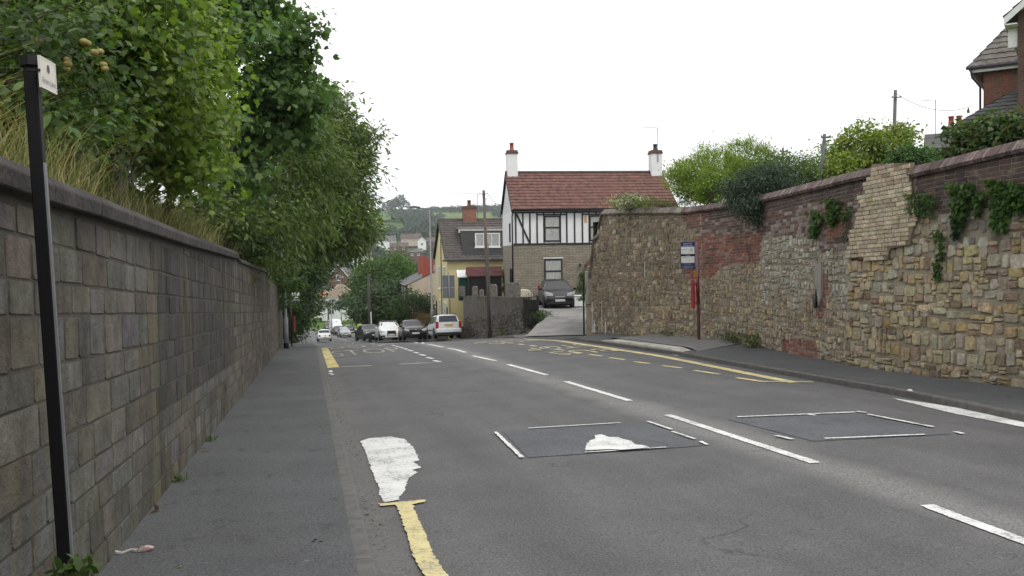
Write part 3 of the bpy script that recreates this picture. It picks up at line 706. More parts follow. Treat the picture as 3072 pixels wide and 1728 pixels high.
drape([H_(*p) for p in ((2679, 1196), (2800, 1213), (2950, 1238), (3072, 1261), (3200, 1285), (3200, 1310), (3072, 1284), (2850, 1240), (2700, 1203))], 'edge_marking', m_white, jag=.004)
gc = lambda x, y: (1400+.427*x, 950+.427*y)
for p in (((1600, 380), (1775, 406)), ((1375, 346), (1510, 363)), ((1175, 318), (1290, 332)), ((1003, 290), (1110, 304)), ((862, 267), (952, 279)), ((732, 248), (810, 257)), ((622, 231), (685, 238)), ((530, 215), (582, 221)), ((445, 204), (492, 209)), ((360, 193), (405, 198)), ((290, 184.5), (330, 188)), ((230, 177), (270, 180.5))):
    line(H_(*gc(*p[0])), H_(*gc(*p[1])), .11, 'bay_dash', m_yellow, 'yellow dashes of the bus bay')
line(H_(*gc(1895, 431)), H_(*gc(2085, 460)), .1, 'bay_corner_line', m_yellow, jag=.003)
line(H_(*gc(2070, 460)), H_(*gc(2436, 463)), .1, 'bay_end_line', m_yellow, dz=.011, jag=.003)
bs = np.array([17.6, 18.2, 19, 20, 21, 22, 23, 24, 25, 26, 27, 28, 30, 32, 34])
e0 = H_(*gc(2400, 459))
bl = [(float(kr(s))-np.interp(s, [14.6, 16.2, 18, 40], [.32, .3, .28, .3])-.0, s) for s in np.arange(e0[1], 33, .8)]
br = [(x-np.interp(s, [13, 16, 18, 40], [.2, .2, .2, .17]), s) for x, s in bl]
for a, b, c, d_ in zip(bl[:-1], bl[1:], br[:-1], br[1:]):
    pass
drape(bl+br[::-1], 'bay_kerb_line', m_yellow, jag=.004)
c1 = lambda x, y: (800+.276*x, 750+.276*y)
# left bay
band = [H_(*c1(*p)) for p in ((745, 1280), (820, 1272))]
bs_ = band[0][1]; drape([(XL+.1, bs_), (XL+.1, 40.5), (XL+.36, 40.5), (XL+.42, bs_)], 'bay_kerb_line', m_yellowmid, jag=.01)
a = H_(*c1(820, 1272)); b = H_(*c1(1895, 1217)); 
line((a[0], bs_+.05), H_(*c1(1140, 1260)), .1, 'bay_end_line', m_whiteworn); line(H_(*c1(1437, 1243)), H_(*c1(1895, 1219)), .1, 'bay_end_line', m_whiteworn)
for p in (((1815, 1203), (1890, 1219)), ((1740, 1169), (1808, 1183)), ((1665, 1137), (1725, 1150)), ((1600, 1112), (1650, 1124)), ((1540, 1090), (1590, 1100)), ((1490, 1072), (1530, 1082)), ((1445, 1057), (1480, 1066)), ((1405, 1046), (1435, 1053)), ((1365, 1036), (1392, 1042))):
    line(H_(*c1(*p[0])), H_(*c1(*p[1])), .12, 'bay_dash', m_whiteworn, 'worn dashes of the left bus bay')
line(H_(*c1(700, 1052)), H_(*c1(1070, 1036)), .15, 'bay_end_line', m_whiteworn)
c8 = lambda x, y: (.5823*x, 1150+.5823*y)
blob = [(1858, 303), (1900, 288), (2010, 278), (2085, 292), (2125, 330), (2150, 375), (2160, 400), (2130, 412), (2172, 440), (2120, 452), (2150, 465), (2100, 500), (2085, 560), (2052, 607), (1978, 622), (1955, 575), (1950, 540), (1915, 450), (1880, 350)]
drape([H_(*c8(*p)) for p in blob], 'white_arrow_marking', m_white, jag=.006, dz=.01)
yl = [(1950, 628), (2192, 607), (2190, 620), (2125, 632), (2150, 700), (2200, 800), (2235, 900), (2305, 1000), (2380, 1100), (2235, 1100), (2180, 993), (2130, 900), (2100, 800), (2062, 690), (2037, 636), (1962, 641)]
drape([H_(*c8(*p)) for p in yl], 'yellow_line', m_yellow, jag=.005, dz=.014)
line((1.02, -3), (.92, 5.), .12, 'yellow_line', m_yellow) if False else None
# patched speed cushions: square dark patches with broken white outlines
def cushion(c4, name):
    c = np.array([H_(*p)[:2] for p in c4]); n = 14; P = np.zeros((n, n, 3))
    for i in range(n):
        for j in range(n):
            a, b = i/(n-1), j/(n-1); q = (c[0]*(1-a)+c[1]*a)*(1-b)+(c[3]*(1-a)+c[2]*a)*b
            e = min(a, 1-a, b, 1-b); P[i, j] = (q[0], q[1], float(G(*q))+.006+.007*min(1, e*8))
    return grid_mesh(name, P, m_patch)
cushion([(1507, 1296), (1940, 1268), (2113, 1339), (1584, 1375)], 'left_speed_cushion'); cushion([(2181, 1259), (2568, 1241), (2854, 1304), (2440, 1325)], 'right_speed_cushion')
for a, b, mm in (((203, 818), (388, 1000), m_white), ((430, 791), (1085, 752), m_white), ((1270, 742), (1440, 800), m_whiteworn), ((1445, 816), (1605, 868), m_whiteworn), ((1640, 884), (1690, 908), m_whiteworn), ((830, 962), (1290, 935), m_white), ((1300, 933), (1400, 926), m_whiteworn)):
    line(H_(*gc(*a)), H_(*gc(*b)), .045, 'cushion_outline', m_whiteworn if mm is m_whiteworn else m_white, 'broken white outlines of the patches', .004, dz=.016)
c2_ = lambda x, y: (1950+.5025*x, 1000+.5025*y)
for a, b, mm in (((520, 505), (1225, 477), m_white), ((930, 486), (990, 497), m_white), ((1235, 472), (1290, 480), m_white), ((1045, 635), (1640, 612), m_white), ((1300, 490), (1690, 565), m_whiteworn), ((750, 617), (850, 640), m_whiteworn), ((1820, 594), (1870, 606), m_white)):
    line(H_(*c2_(*a)), H_(*c2_(*b)), .06, 'cushion_outline', mm, 'broken white outlines of the patches', .004, dz=.016)
tri = [(830, 957), (848, 905), (872, 882), (905, 873), (900, 848), (950, 842), (1000, 862), (1060, 862), (1120, 880), (1160, 892), (1185, 915), (1240, 918), (1290, 937), (1100, 952), (1000, 950)]
drape([H_(*gc(*p)) for p in tri], 'white_triangle_marking', m_white, dz=.026, jag=.006)
# painted words
def text_obj(s, name, size, mat, align='CENTER', parent=None, extrude=0., bold=0.):
    cu = bpy.data.curves.new(name, 'FONT'); cu.body = s; cu.size = size; cu.align_x = align; cu.align_y = 'CENTER'; cu.extrude = extrude; cu.offset = bold; cu.resolution_u = 3
    o = bpy.data.objects.new(name, cu); COL.objects.link(o)
    dg = bpy.context.evaluated_depsgraph_get(); dg.update(); me = bpy.data.meshes.new_from_object(o.evaluated_get(dg)); bpy.data.objects.remove(o)
    me.name = name; me.materials.clear(); return link(me, name, mat, parent)
def road_word(word, x, s, wd, ln, rot, mat, name='road_words'):
    o = text_obj(word, name, 1., mat); me = o.data; c = np.array([v.co[:] for v in me.vertices]); mn, mx = c.min(0), c.max(0)
    for v in me.vertices:
        u = (v.co.x-mn[0])/(mx[0]-mn[0])-.5; t = (v.co.y-mn[1])/(mx[1]-mn[1])-.5
        if rot: u, t = -u, -t
        X, Y = x+u*wd, s+t*ln; v.co = (X, Y, float(G(X, Y))+.012)
    o['kind'] = 'structure'; return o
p = H_(*c1(1100, 1118)); road_word('STOP', p[0], p[1]+1.0, 2.5, 4.2, False, m_whitefar)
p2 = H_(*c1(950, 1045)); road_word('BUS', p[0]-.1, p[1]+7.2, 2.2, 4.2, False, m_whitefar)
k0 = hit(1790, 1049); k1 = hit(1590, 1022)
road_word('BUS', 7.35, 22.9, 1.7, 1.35, True, m_yellowfar); road_word('STOP', 7.25, 25.1, 1.9, 1.35, True, m_yellowfar)
road_word('BUS', 7.0, 29.8, 1.6, 1.6, True, m_yellowfar); road_word('STOP', 6.9, 32.3, 1.8, 1.6, True, m_yellowfar)
# ================================================================ BUILDINGS
def camrot(px_vp):     # world heading (clockwise from +Y) of the horizontal direction seen at picture column px
    d = ray(px_vp, 770); return math.atan2(d[0], d[1])
def roof_plane(mb, p0, ux, vy, W, Lv, col=.3, row=.32, amp=.025, step=.035, lim=None):
    p0, ux, vy = (np.array(a, float) for a in (p0, ux, vy)); ux /= np.linalg.norm(ux); vy /= np.linalg.norm(vy); n = np.cross(ux, vy)
    nu = max(2, int(round(W/col))*4+1); nr = max(1, int(round(Lv/row))); row = Lv/nr
    us = np.linspace(0, W, nu); prof = amp*np.abs(np.sin(us/col*math.pi))**.7; rows = []
    for r in range(nr):
        for v, h in ((r*row, step), ((r+1)*row, .004)):
            uu_ = us if lim is None else np.clip(us, *lim(v))
            rows.append([tuple(p0+ux*a+vy*v+n*(h+b)) for a, b in zip(uu_, prof)])
    b = len(mb.v)
    for rr in rows: mb.v += rr
    for i in range(len(rows)-1):
        for j in range(nu-1):
            mb.f.append([b+i*nu+j, b+i*nu+j+1, b+(i+1)*nu+j+1, b+(i+1)*nu+j]); mb.m.append(mb.mi)
def window(parent, x0, x1, z0, z1, y, frame_m, glass_m, fw=.07, bars=(), vbars=(), sill=None, axis='y', outs=-1, name='window', bars_w=.05):
    """window in the plane axis=y (outs: outward sign); x along the facade"""
    def bx(mb, a, b, c, d, e, f):
        (mb.box(a, b, min(c, d), max(c, d), e, f) if axis == 'y' else mb.box(min(c, d), max(c, d), a, b, e, f))
    fr = MB(); o1 = y+outs*.05; i1 = y-outs*.03
    bx(fr, x0, x0+fw, i1, o1, z0, z1); bx(fr, x1-fw, x1, i1, o1, z0, z1); bx(fr, x0+fw, x1-fw, i1, o1, z0, z0+fw); bx(fr, x0+fw, x1-fw, i1, o1, z1-fw, z1)
    for q in bars: bx(fr, x0+fw, x1-fw, i1, y+outs*.045, q-bars_w/2, q+bars_w/2)
    for q in vbars: bx(fr, q-bars_w/2, q+bars_w/2, i1, y+outs*.042, z0+fw, z1-fw)
    f = fr.build(name, frame_m, parent)
    g = MB(); bx(g, x0+fw*.6, x1-fw*.6, y+outs*.012, y+outs*.02, z0+fw*.6, z1-fw*.6); g.build('pane', glass_m, f)
    if sill is not None:
        s = MB(); bx(s, x0-.06, x1+.06, y, y+outs*.11, z0-.07, z0-.003); s.build('sill', sill, f)
    return f
def aerial(parent, x, y, z, h, m, ang=0., name='aerial'):
    mb = MB(); mb.tube([(x, y, z), (x, y, z+h)], .022, 6); c, s = math.cos(ang), math.sin(ang)
    mb.tube([(x-.1*c, y-.1*s, z+h-.02), (x-1.1*c, y-1.1*s, z+h+.02)], .014, 5)
    for k in range(8):
        q = -.2-.12*k; l = .16-.008*k; X, Y = x+q*c, y+q*s
        mb.tube([(X-s*l, Y+c*l, z+h), (X+s*l, Y-c*l, z+h)], .008, 4)
    mb.tube([(x+.05*c-.12, y+.05*s, z+h-.25), (x+.05*c, y+.05*s, z+h), (x+.05*c-.12, y+.05*s, z+h+.2)], .01, 4)
    return mb.build(name, m, parent)
# ---- half-timbered house
m_tile_red = noisy('red_concrete_tile', (.07, .034, .028), (.19, .085, .065), 3.2, .85, .4, 20)
m_clad = brickm('stone_cladding', (.34, .3, .235), (.24, .215, .17), (.15, .135, .11), .42, .1, .012, .4, .43, bmp=.8, stain=(.65, .62, .6))
ax = camrot(1100)  # gable direction measured from the side wall
az = ax+0.0
HB = at(1543, 905, 52.); hrot = camrot(1246)
th = thing('timbered_house', 'white half-timbered house with a red tiled roof, black beams and two white chimneys', 'house', (HB[0], HB[1], -2.95), -hrot)
HW, HD, HE, HR = 10.0, 6.4, 5.78, 8.25; BZ = 3.62
mb = MB(); mb.box(0, HW, 0, HD, 0, BZ); mb.build('ground_floor_wall', m_clad, th)
mb = MB(); mb.box(.002, HW-.002, .002, HD, BZ, HE-.12); mb.build('upper_wall', m_render, th)
mb = MB(); mb.prism([(0.003, HE-.12), (HD, HE-.12), (HD/2, HR-.12)], .003, HW-.003, 'x'); mb.build('gable_wall', m_render_shaded, th)
sl = math.hypot(HD/2+.25, HR-HE); rm = MB(); dv = (0, HD/2+.25, HR-HE)
roof_plane(rm, (-.12, -.25, HE-.05), (1, 0, 0), dv, HW+.24, sl, .3, .34)
roof_plane(rm, (HW+.12, HD+.25, HE-.05), (-1, 0, 0), (0, -dv[1], dv[2]), HW+.24, sl, .3, .34)
rf = rm.build('roof', m_tile_red, th, fix=False)
mb = MB(); mb.tube([(-.12, HD/2, HR), (HW+.12, HD/2, HR)], .1, 8); mb.build('ridge_tiles', noisy('ridge_grey', (.06, .05, .05), (.12, .1, .09), 4, .9), rf)
for X in (-.12, HW+.1):
    for sg in (-1, 1): mb = MB(); mb.bar((X, HD/2+sg*(HD/2+.27), HE-.16), (X, HD/2, HR-.1), .03, .17); mb.build('bargeboard', m_blacktim, th)
mb = MB(); mb.tube([(-.1, -.3, HE-.1), (HW+.1, -.3, HE-.1)], .06, 8); mb.tube([(-.05, -.3, HE-.1), (-.08, -.12, HE-.45), (-.07, -.07, HE-.7), (-.07, -.07, .1)], .04, 8)
mb.build('gutter_and_downpipe', m_black, th, smooth=True)
# timber frame: crop columns measured on the photo
K = .0092; cx = lambda c: (c-318)*K; 
zt, zb_ = HE-.18, BZ; zr = zb_+ (743-548)*K; tb = MB()
tb.box(-.01, HW, -.035, -.001, zt-.09, zt); tb.box(-.01, HW, -.035, -.001, zb_-.02, zb_+.09)
for c in (334, 381, 427, 474, 670, 722, 774, 930, 978, 1026, 1180, 1228, 1276, 1324, 1385):
    tb.box(cx(c)-.045, cx(c)+.045, -.03, -.001, zb_+.09, zt-.09)
for a, b in ((474, 670), (774, 930), (1026, 1180)):
    tb.box(cx(a)+.045, cx(b)-.045, -.029, -.001, zr-.04, zr+.04)
    m = (a+b)/2; 
    for q in (a+44, m+14, b-38)[:3]:
        tb.box(cx(q)-.04, cx(q)+.04, -.028, -.001, zr+.04, zt-.09)
for a in (518, 629, 818, 1070, 1136): tb.box(cx(a)-.03, cx(a)+.03, -.0285, -.001, zb_+.09, zr-.04)
tb.bar((cx(340), -.02, zt-.12), (cx(424), -.02, zb_+.1), .11, .022, up=(0, 1, 0))
tb.build('timber_frame', m_blacktim, th)
for a, b in ((520, 628), (820, 926)): window(th, cx(a), cx(b), zb_+.17, zr-.06, -.002, m_blacktim, m_net, .085, (zb_+.17+(zr-zb_-.23)*.54,), bars_w=.09, outs=-1)
for a, b in ((518, 638), (1080, 1200)): window(th, cx(a), cx(b), 1.15, 2.75, -.002, m_blacktim, m_net, .085, (2.02,), bars_w=.09, sill=m_black)
mb = MB(); mb.box(cx(512), cx(644), -.03, 0, 2.78, 2.84); mb.build('lintel', m_render, th)
window(th, 1.5, 1.95, zb_+.2, zb_+1.35, -.002, m_blacktim, m_glass, .06, axis='x')
window(th, .9, 1.9, .9, 2.2, -.002, m_blacktim, m_glass, .06, axis='x')
mb = MB(); mb.box(-.25, -.01, .25, .6, .5, 1.15); mb.build('meter_box', m_whitep, th)
mb = MB(); mb.box(cx(788), cx(803), -.012, -.002, zr-.52, zr-.1); y_ = mb.build('alarm_box', plain('yellow_plastic', (.6, .36, .04), .5), th)
mb = MB(); mb.tube([(cx(752), -.16, 2.28), (cx(752), -.16, 2.42)], [.09, .05], 6); mb.box(cx(752)-.02, cx(752)+.02, -.16, 0, 2.42, 2.45); mb.build('wall_lantern', m_black, th)
# porch
po = MB(); px0, px1 = cx(792), cx(930); po.box(px0+.12, px0+.2, -1.1, -.003, 0, 2.35); po.box(px1-.2, px1-.12, -1.1, -.003, 0, 2.35)
po.prism([(px0+.1, 2.35), (px1-.1, 2.35), ((px0+px1)/2, 3.0)], -1.1, -.003, 'y'); pc = po.build('porch', m_whitep, th)
mb = MB()
for sg, e in ((1, px0), (-1, px1)): mb.bar((e-.06*sg, -.6, 2.3), ((px0+px1)/2, -.6, 3.08), .05, 1.15, up=(0, 0, 1)) if False else mb.prism([(e-.05*sg, 2.3), ((px0+px1)/2, 3.03), ((px0+px1)/2, 3.11), (e-.05*sg, 2.38)], -1.2, .0, 'y')
mb.build('porch_roof', m_tile_red, pc)
def chimney(parent, x, y, z0, z1, wx, wy, mat, pots=1, potm=None, cap=True, capm=None, potr=.13, poth=.5):
    mb = MB(); mb.box(x-wx/2, x+wx/2, y-wy/2, y+wy/2, z0, z1); c = mb.build('chimney', mat, parent)
    if cap:
        mb = MB(); mb.box(x-wx/2-.05, x+wx/2+.05, y-wy/2-.05, y+wy/2+.05, z1, z1+.1); mb.box(x-wx/2-.01, x+wx/2+.01, y-wy/2-.01, y+wy/2+.01, z1+.1, z1+.22); mb.build('cap', capm, c)
    for i in range(pots):
        q = x+(i-(pots-1)/2)*.42; zz = z1+(.22 if cap else 0)
        mb = MB(); mb.tube([(q, y, zz), (q, y, zz+.06), (q, y, zz+.07), (q, y, zz+poth-.08), (q, y, zz+poth-.07), (q, y, zz+poth)], [potr*1.15, potr*1.1, potr, potr*.85, potr*1.05, potr], 10)
        mb.build('chimney_pot', potm or m_tile_red, c, smooth=True)
    return c
m_brick_red = brickm('red_brick', (.32, .11, .06), (.23, .08, .05), (.2, .17, .14), .225, .075, .012, .5)
m_brick_dk = brickm('dark_red_brick', (.15, .055, .04), (.1, .045, .035), (.15, .13, .11), .225, .075, .012, .5)
m_terra = plain('terracotta', (.32, .08, .045), .8); m_darkpot = plain('dark_pot', (.05, .045, .045), .8)
chimney(th, .33, HD/2, HE+.9, HR+1.15, .66, .75, m_render, 1, m_terra, True, m_brick_dk, .14, .5)
chimney(th, HW-.36, HD/2, HE+.9, HR+1.15, .7, .75, m_render, 1, m_darkpot, True, m_brick_dk, .14, .42)
aerial(th, HW-.3, HD/2-.42, HR+.6, 2.2, m_galvd, 0.)
# ---- yellow cottage
m_yel = noisy('yellow_render', (.6, .51, .25), (.7, .61, .33), 1.1, .85, .25, 60)
m_slate = noisy('brown_roof_tile', (.045, .038, .034), (.1, .085, .075), 3, .85, .5, 20)
yrot = camrot(1095)
YB = at(1345, 1006, 61.)
yh = thing('yellow_cottage', 'yellow rendered cottage with dark tiled dormer roof and brick chimney behind the white estate car', 'house', (YB[0], YB[1], -5.75), -yrot)
YE, YR, YD, YW = 5.62, 8.55, 10.6, 9.5
mb = MB(); mb.box(0, YW, 0, YD, 0, YE); mb.build('wall', m_yel, yh)
mb = MB(); mb.prism([(0, YE), (YD, YE), (YD/2, YR-.1)], .0, YW, 'x'); mb.build('gable_wall', m_yel, yh)
rm = MB(); sl = math.hypot(YD/2+.3, YR-YE+.1)
roof_plane(rm, (-.15, -.3, YE-.08), (1, 0, 0), (0, YD/2+.3, YR-YE+.1), YW+.3, sl, .3, .36)
roof_plane(rm, (YW+.15, YD+.3, YE-.08), (-1, 0, 0), (0, -YD/2-.3, YR-YE+.1), YW+.3, sl, .3, .36)
rf = rm.build('roof', m_slate, yh, fix=False)
mb = MB(); mb.tube([(-.15, YD/2, YR+.04), (YW+.15, YD/2, YR+.04)], .1, 8); mb.build('ridge_tiles', m_slate, rf)
for sg in (-1, 1): mb = MB(); mb.bar((-.16, YD/2+sg*(YD/2+.3), YE-.14), (-.16, YD/2, YR-.02), .03, .2); mb.build('bargeboard', m_blacktim, yh)
dk = 1.2; mb = MB(); sp = (YR-YE+.1)/(YD/2+.3)
dz0 = YE+.12; dy1 = 3.1; dz1 = YE-.08+sp*(3.9+.3)
mb.prism([(-.12, YE-.03), (dy1-.6, dz1), (dy1+1.9, dz1+.0), (dy1+1.0, dz1-.6), (.3, YE-.03)], dk, YW-.05, 'x')
dm = mb.build('dormer', brickm('dormer_slate', (.05, .046, .046), (.036, .034, .034), (.015, .014, .014), .3, .16, .018, .3, bmp=1.), yh)
mb = MB(); mb.box(dk-.1, YW-.02, dy1-.78, dy1-.62, dz1-.3, dz1-.0); mb.build('fascia', m_whitep, dm)
mb = MB(); mb.box(dk-.1, YW, dy1-.85, dy1+2.2, dz1, dz1+.1); mb.build('flat_roof', noisy('felt', (.2, .19, .18), (.32, .31, .29), 2, .9), dm)
wz1 = dz1-.38; wz0 = wz1-1.0; yy = lambda z: -.12+(z-(YE-.03))*(dy1-.6+.12)/(dz1-YE+.03)
wx0 = 2.1; wfr = window(dm, wx0, wx0+1.8, wz0, wz1, yy(wz0)-.08, m_whitep, m_net, .09, (), (wx0+.6, wx0+1.2), sill=m_whitep)
chimney(yh, 2.25, YD/2, YR-.7, YR+.85, 1.0, .8, m_brick_red, 1, m_brick_dk, True, m_brick_dk, .15, .45)
aerial(yh, 2.85, YD/2-.35, YR+.1, 1.9, m_galvd, 0.)
for z0, z1 in ((3.35, 5.1), (.55, 2.5)):
    for a, b in ((1.0, 2.9), (5.4, 7.0)): window(yh, a, b, z0, z1, -.002, m_whitep, m_net, .09, (z1-.42,), (a+(b-a)*.5,), sill=m_whitep, axis='x')
for a in (9.3, .1):
    mb = MB(); mb.box(-.04, -.002, a+.05, a+.7, 0, 2.2); mb.build('door', m_blacktim, yh)
mb = MB(); mb.tube([(-.35, -.36, YE-.12), (YW, -.36, YE-.12)], .055, 8); mb.tube([(-.06, 4.2, YE+1.5), (-.06, 4.2, .2)], .035, 6); mb.build('gutter_and_downpipe', m_blacktim, yh)
# ---- terrace house beyond with pinkish gable
TB = at(1226, 1030, 79.); trot = camrot(1000)
tg = thing('terrace_house', 'red brick terrace house with pale pinkish gable wall and two orange-red chimney stacks', 'house', (TB[0], TB[1], -7.7), -trot)
m_pink = noisy('pink_render', (.4, .32, .26), (.5, .42, .35), 1., .9, .3, 40)
TE, TR, TW, TD = 5.2, 7.1, 8., 11.
mb = MB(); mb.box(0, TW, 0, TD, 0, TE); mb.build('wall', m_brick_dk, tg)
mb = MB(); mb.prism([(-.003, 0), (TW+.003, 0), (TW+.003, TE), (TW/2, TR-.08), (-.003, TE)], -.03, TD, 'y'); mb.build('gable_wall', m_pink, tg)
mb = MB(); mb.box(-.04, 0, .1, TD, 0, TE-.05); mb.build('street_front', m_brick_dk, tg)
rm = MB(); sl = math.hypot(TW/2+.25, TR-TE)
roof_plane(rm, (-.25, TD, TE-.05), (0, -1, 0), (TW/2+.25, 0, TR-TE), TD+.1, sl, .25, .25, .004, .02)
roof_plane(rm, (TW+.25, -.1, TE-.05), (0, 1, 0), (-TW/2-.25, 0, TR-TE), TD+.1, sl, .25, .25, .004, .02)
rm.build('roof', noisy('grey_slate', (.07, .07, .075), (.13, .125, .125), 3, .7, .3), tg, fix=False)
m_stack = plain('red_painted_stack', (.28, .06, .038), .8)
chimney(tg, 2.1, 7.0, TE+.3, 7.8, .8, 1.6, m_stack, 0, None, False); chimney(tg, 1.9, .5, TE+.1, 7.6, .95, .8, m_stack, 0, None, False)
for a in (2., 5.2, 8.4):
    for z in (1., 3.4): window(tg, a, a+1.1, z, z+1.5, -.045, m_whitep, m_net, .1, (z+.75,), sill=m_whitep, axis='x')
mb = MB(); mb.tube([(1.3, -.5, 3.6), (1.3, -.42, 3.6)], [.42, .36], 14); mb.tube([(1.3, -.4, 3.6), (1.3, 0, 3.3)], .03, 6); mb.build('satellite_dish', m_galvd, tg)
# ---- sheds in the yard
def shed(nm, label, px, py, d, w_, dp, hh, rh, wall, roofm, rz):
    B = at(px, py, d); t = thing(nm, label, 'shed', (B[0], B[1], -2.96), -rz)
    mb = MB(); mb.box(0, w_, 0, dp, 0, hh); mb.prism([(0, hh), (dp, hh), (dp/2, hh+rh)], .02, w_-.02, 'x'); mb.build('wall', wall, t)
    mb = MB()
    for sg in (-1, 1):
        y0 = dp/2+sg*(dp/2+.12); mb.prism([(y0, hh-.06), (dp/2, hh+rh+.02), (dp/2, hh+rh+.07), (y0, hh-.0)], -.12, w_+.12, 'x')
    mb.build('roof', roofm, t)
    mb = MB(); mb.box(.3, 1., -.03, 0, 0, hh*.85); mb.build('door', wall, t); return t
shed('garden_shed', 'black timber shed with dark red roof between the white and yellow houses', 1406, 880, 57.3, 2.15, 1.5, 1.7, .52, m_wooddark, noisy('red_felt', (.085, .02, .022), (.14, .038, .038), 3, .8), camrot(1280))
shed('garden_shed', 'small dark green shed with white roof, left of the black shed', 1377, 880, 58.6, .95, 1.2, 1.62, .38, plain('green_board', (.01, .06, .04), .7), m_whitep, camrot(1280))
# ---- retaining wall with upright stones, gate
rp2 = WallPath([(10.05, 57.2), (10.0, 46), (9.95, 40.4), (10.3, 40.2)], lambda u: -5.3+np.asarray(u)*0.0, lambda u: np.interp(u, [0, 9, 17, 20], [-2.6, -2.28, -1.96, -1.96]), 1)
def b2(u):
    q = rp2.pos(np.asarray(u, float)); return G(q[..., 0]-.3, q[..., 1])+.1
rp2.base = b2
yw = thing('garden_wall', 'grey rubble garden wall topped with upright stones behind the telegraph pole', 'wall', (10, 46, -4.1))
m_gw = attrm('grey_rubble', .92, 20, .8, .02, .55, 1.3, 6, moss=(2, .62, (.22, .2, .16)))
rp2.back(50, mat=noisy('cement_wash', (.06, .054, .045), (.17, .15, .125), 3.5, .95, .6, 20, .02, stretch=(1, 1, .5)), parent=yw, world=True, thick=.45)
P_Y = [(.15, .135, .11), (.11, .1, .085), (.19, .17, .14), (.08, .075, .065)]
cells = courses(rp2.L, 1.5, (.14, .24), (.15, .32), .035, lambda u, v: ((P_Y, .03) if u > 0 and v < 1.35+.12*math.sin(u*1.3) and rng.random() < .93 else None), 0, None, .04, split=.2)
stone_mesh('rubble_facing', rp2, cells, m_gw, yw, .25, world=True, flip=False)
mb0 = noisy('upright_stone', (.1, .092, .08), (.21, .19, .165), 6, .9, .6, 25)
for pxx, wd, hh in ((1393, .42, .66), (1434, .28, .66), (1454, .2, .45), (1490, .38, .72), (1546, .4, .74), (1566, .3, .76)):
    d = ray(pxx, 880); t = 10.0/d[0]; s = d[1]*t; k = float(rw_top(0))*0
    u = float(np.interp(-s, [-57.2, -46, -40.4, -40.2], rp2.u)); zz = float(rp2.top(u)); q = rp2.pos(u)
    wy = wd*1.15; mb = MB(); mb.prism([(-wy/2, 0), (wy/2, 0), (wy/2, hh*.86), (wy/2-.08, hh), (-wy/2+.08, hh), (-wy/2, hh*.86)], -.11, .11, 'y')
    # turn to face the street corner
    o = mb.build('upright_stone', mb0, yw, True, bevel=.015); M = Matrix.Translation((q[0]-.2, q[1], zz-.03)) @ Matrix.Rotation(R_(-30), 4, 'Z')
    o.data.transform(M)
# metal gate at the driveway mouth
gt = thing('iron_gate', 'black ironwork gate standing open beside the driveway', 'gate', (9.97, 40.2, -3.3))
mb = MB(); a, b = Vector((9.97, 40.15, -3.5)), Vector((10.62, 40.1, -3.3)); dd = (b-a)
for k in range(9):
    p = a+dd*k/8; mb.tube([p, p+Vector((0, 0, 1.55+.12*math.sin(k/8*math.pi)))], .012, 5)
for z in (.1, .75, 1.4): mb.bar(a+Vector((0, 0, z)), b+Vector((0, 0, z)), .025, .03)
mb.build('bars', m_black, gt, True)
mb = MB(); mb.bar(b+Vector((.05, .05, -.1)), b+Vector((.05, .05, 1.4)), .1, .1); mb.build('gate_post', m_blacktim, gt, True)
mb = MB(); mb.prism([(9.97, 40.18), (9.97, 40.21), (10.6, 40.16), (10.6, 40.13)], -3.3, -2.1); mb.build('mesh_panel', noisy('rusty_mesh', (.02, .018, .015), (.06, .05, .04), 8, .9), gt, True)
gp2 = thing('gate_post', 'black timber gate post against the grey stone pier', 'post', (9.45, 29.5, -2.8))
mb = MB(); mb.box(9.425, 9.475, 29.2, 29.25, -2.95, -.85); mb.build('post', m_blacktim, gp2, True)
# bits and pieces behind the garden wall
t = thing('garden_barbecue', 'pale covered garden seat behind the upright stones', 'seat', (11.6, 46.5, -2.96))
mb = MB(); mb.prism([(-.45, 0), (.45, 0), (.4, .9), (.15, 1.12), (-.2, 1.12), (-.42, .9)], -.3, .3, 'y'); mb.build('cover', plain('cream_cover', (.5, .46, .36), .8), t, bevel=.04)
mb = MB(); mb.box(-.5, .5, -.35, .35, .02, .3); mb.build('base', m_black, t)
# ---- houses at the upper right
def brick_house_main():
    B = at(2905, 300, 30.); t = thing('brick_house', 'red brick house with brown pantile roof at the upper right edge', 'house', (B[0], B[1], .3), R_(0))
    rz = camrot(600)-math.pi/2*0; 
    return t, B
# local frame: X along the fascia (away from the driveway side), origin at the visible left corner
m_pant = noisy('weathered_pantile', (.085, .075, .065), (.19, .17, .15), 3, .9, .5, 20)
B = at(2950, 330, 33.); h1 = thing('brick_house', 'red brick house with brown pantile roof and white fascia above the wall, right', 'house', (B[0], B[1], .6), -R_(47.5))
E1 = at(2922, 203, 33.)[2]-.6
mb = MB(); mb.box(0, 9, 0, 6, 0, E1); mb.build('wall', m_brick_red, h1)
R1h = 3.6; rm = MB(); sl = math.hypot(3.3, R1h)
roof_plane(rm, (-.5, -.35, E1-.02), (1, 0, 0), (0, 3.35, R1h), 10, sl, .3, .33, .03, .04, lim=lambda v: (v/sl*2.55, 10))
roof_plane(rm, (9.5, 6.35, E1-.02), (-1, 0, 0), (0, -3.35, R1h), 10, sl, .3, .33, .03, .04, lim=lambda v: (0, 10-v/sl*2.55))
mb2 = MB(); roof_plane(rm, (-.5, 6.35, E1-.02), (0, -1, 0), (2.55, 0, R1h), 6.7, math.hypot(2.55, R1h), .3, .33, .03, .04, lim=lambda v: (v/math.hypot(2.55, R1h)*3.34, 6.7-v/math.hypot(2.55, R1h)*3.34))
rm.build('roof', m_pant, h1, fix=False)
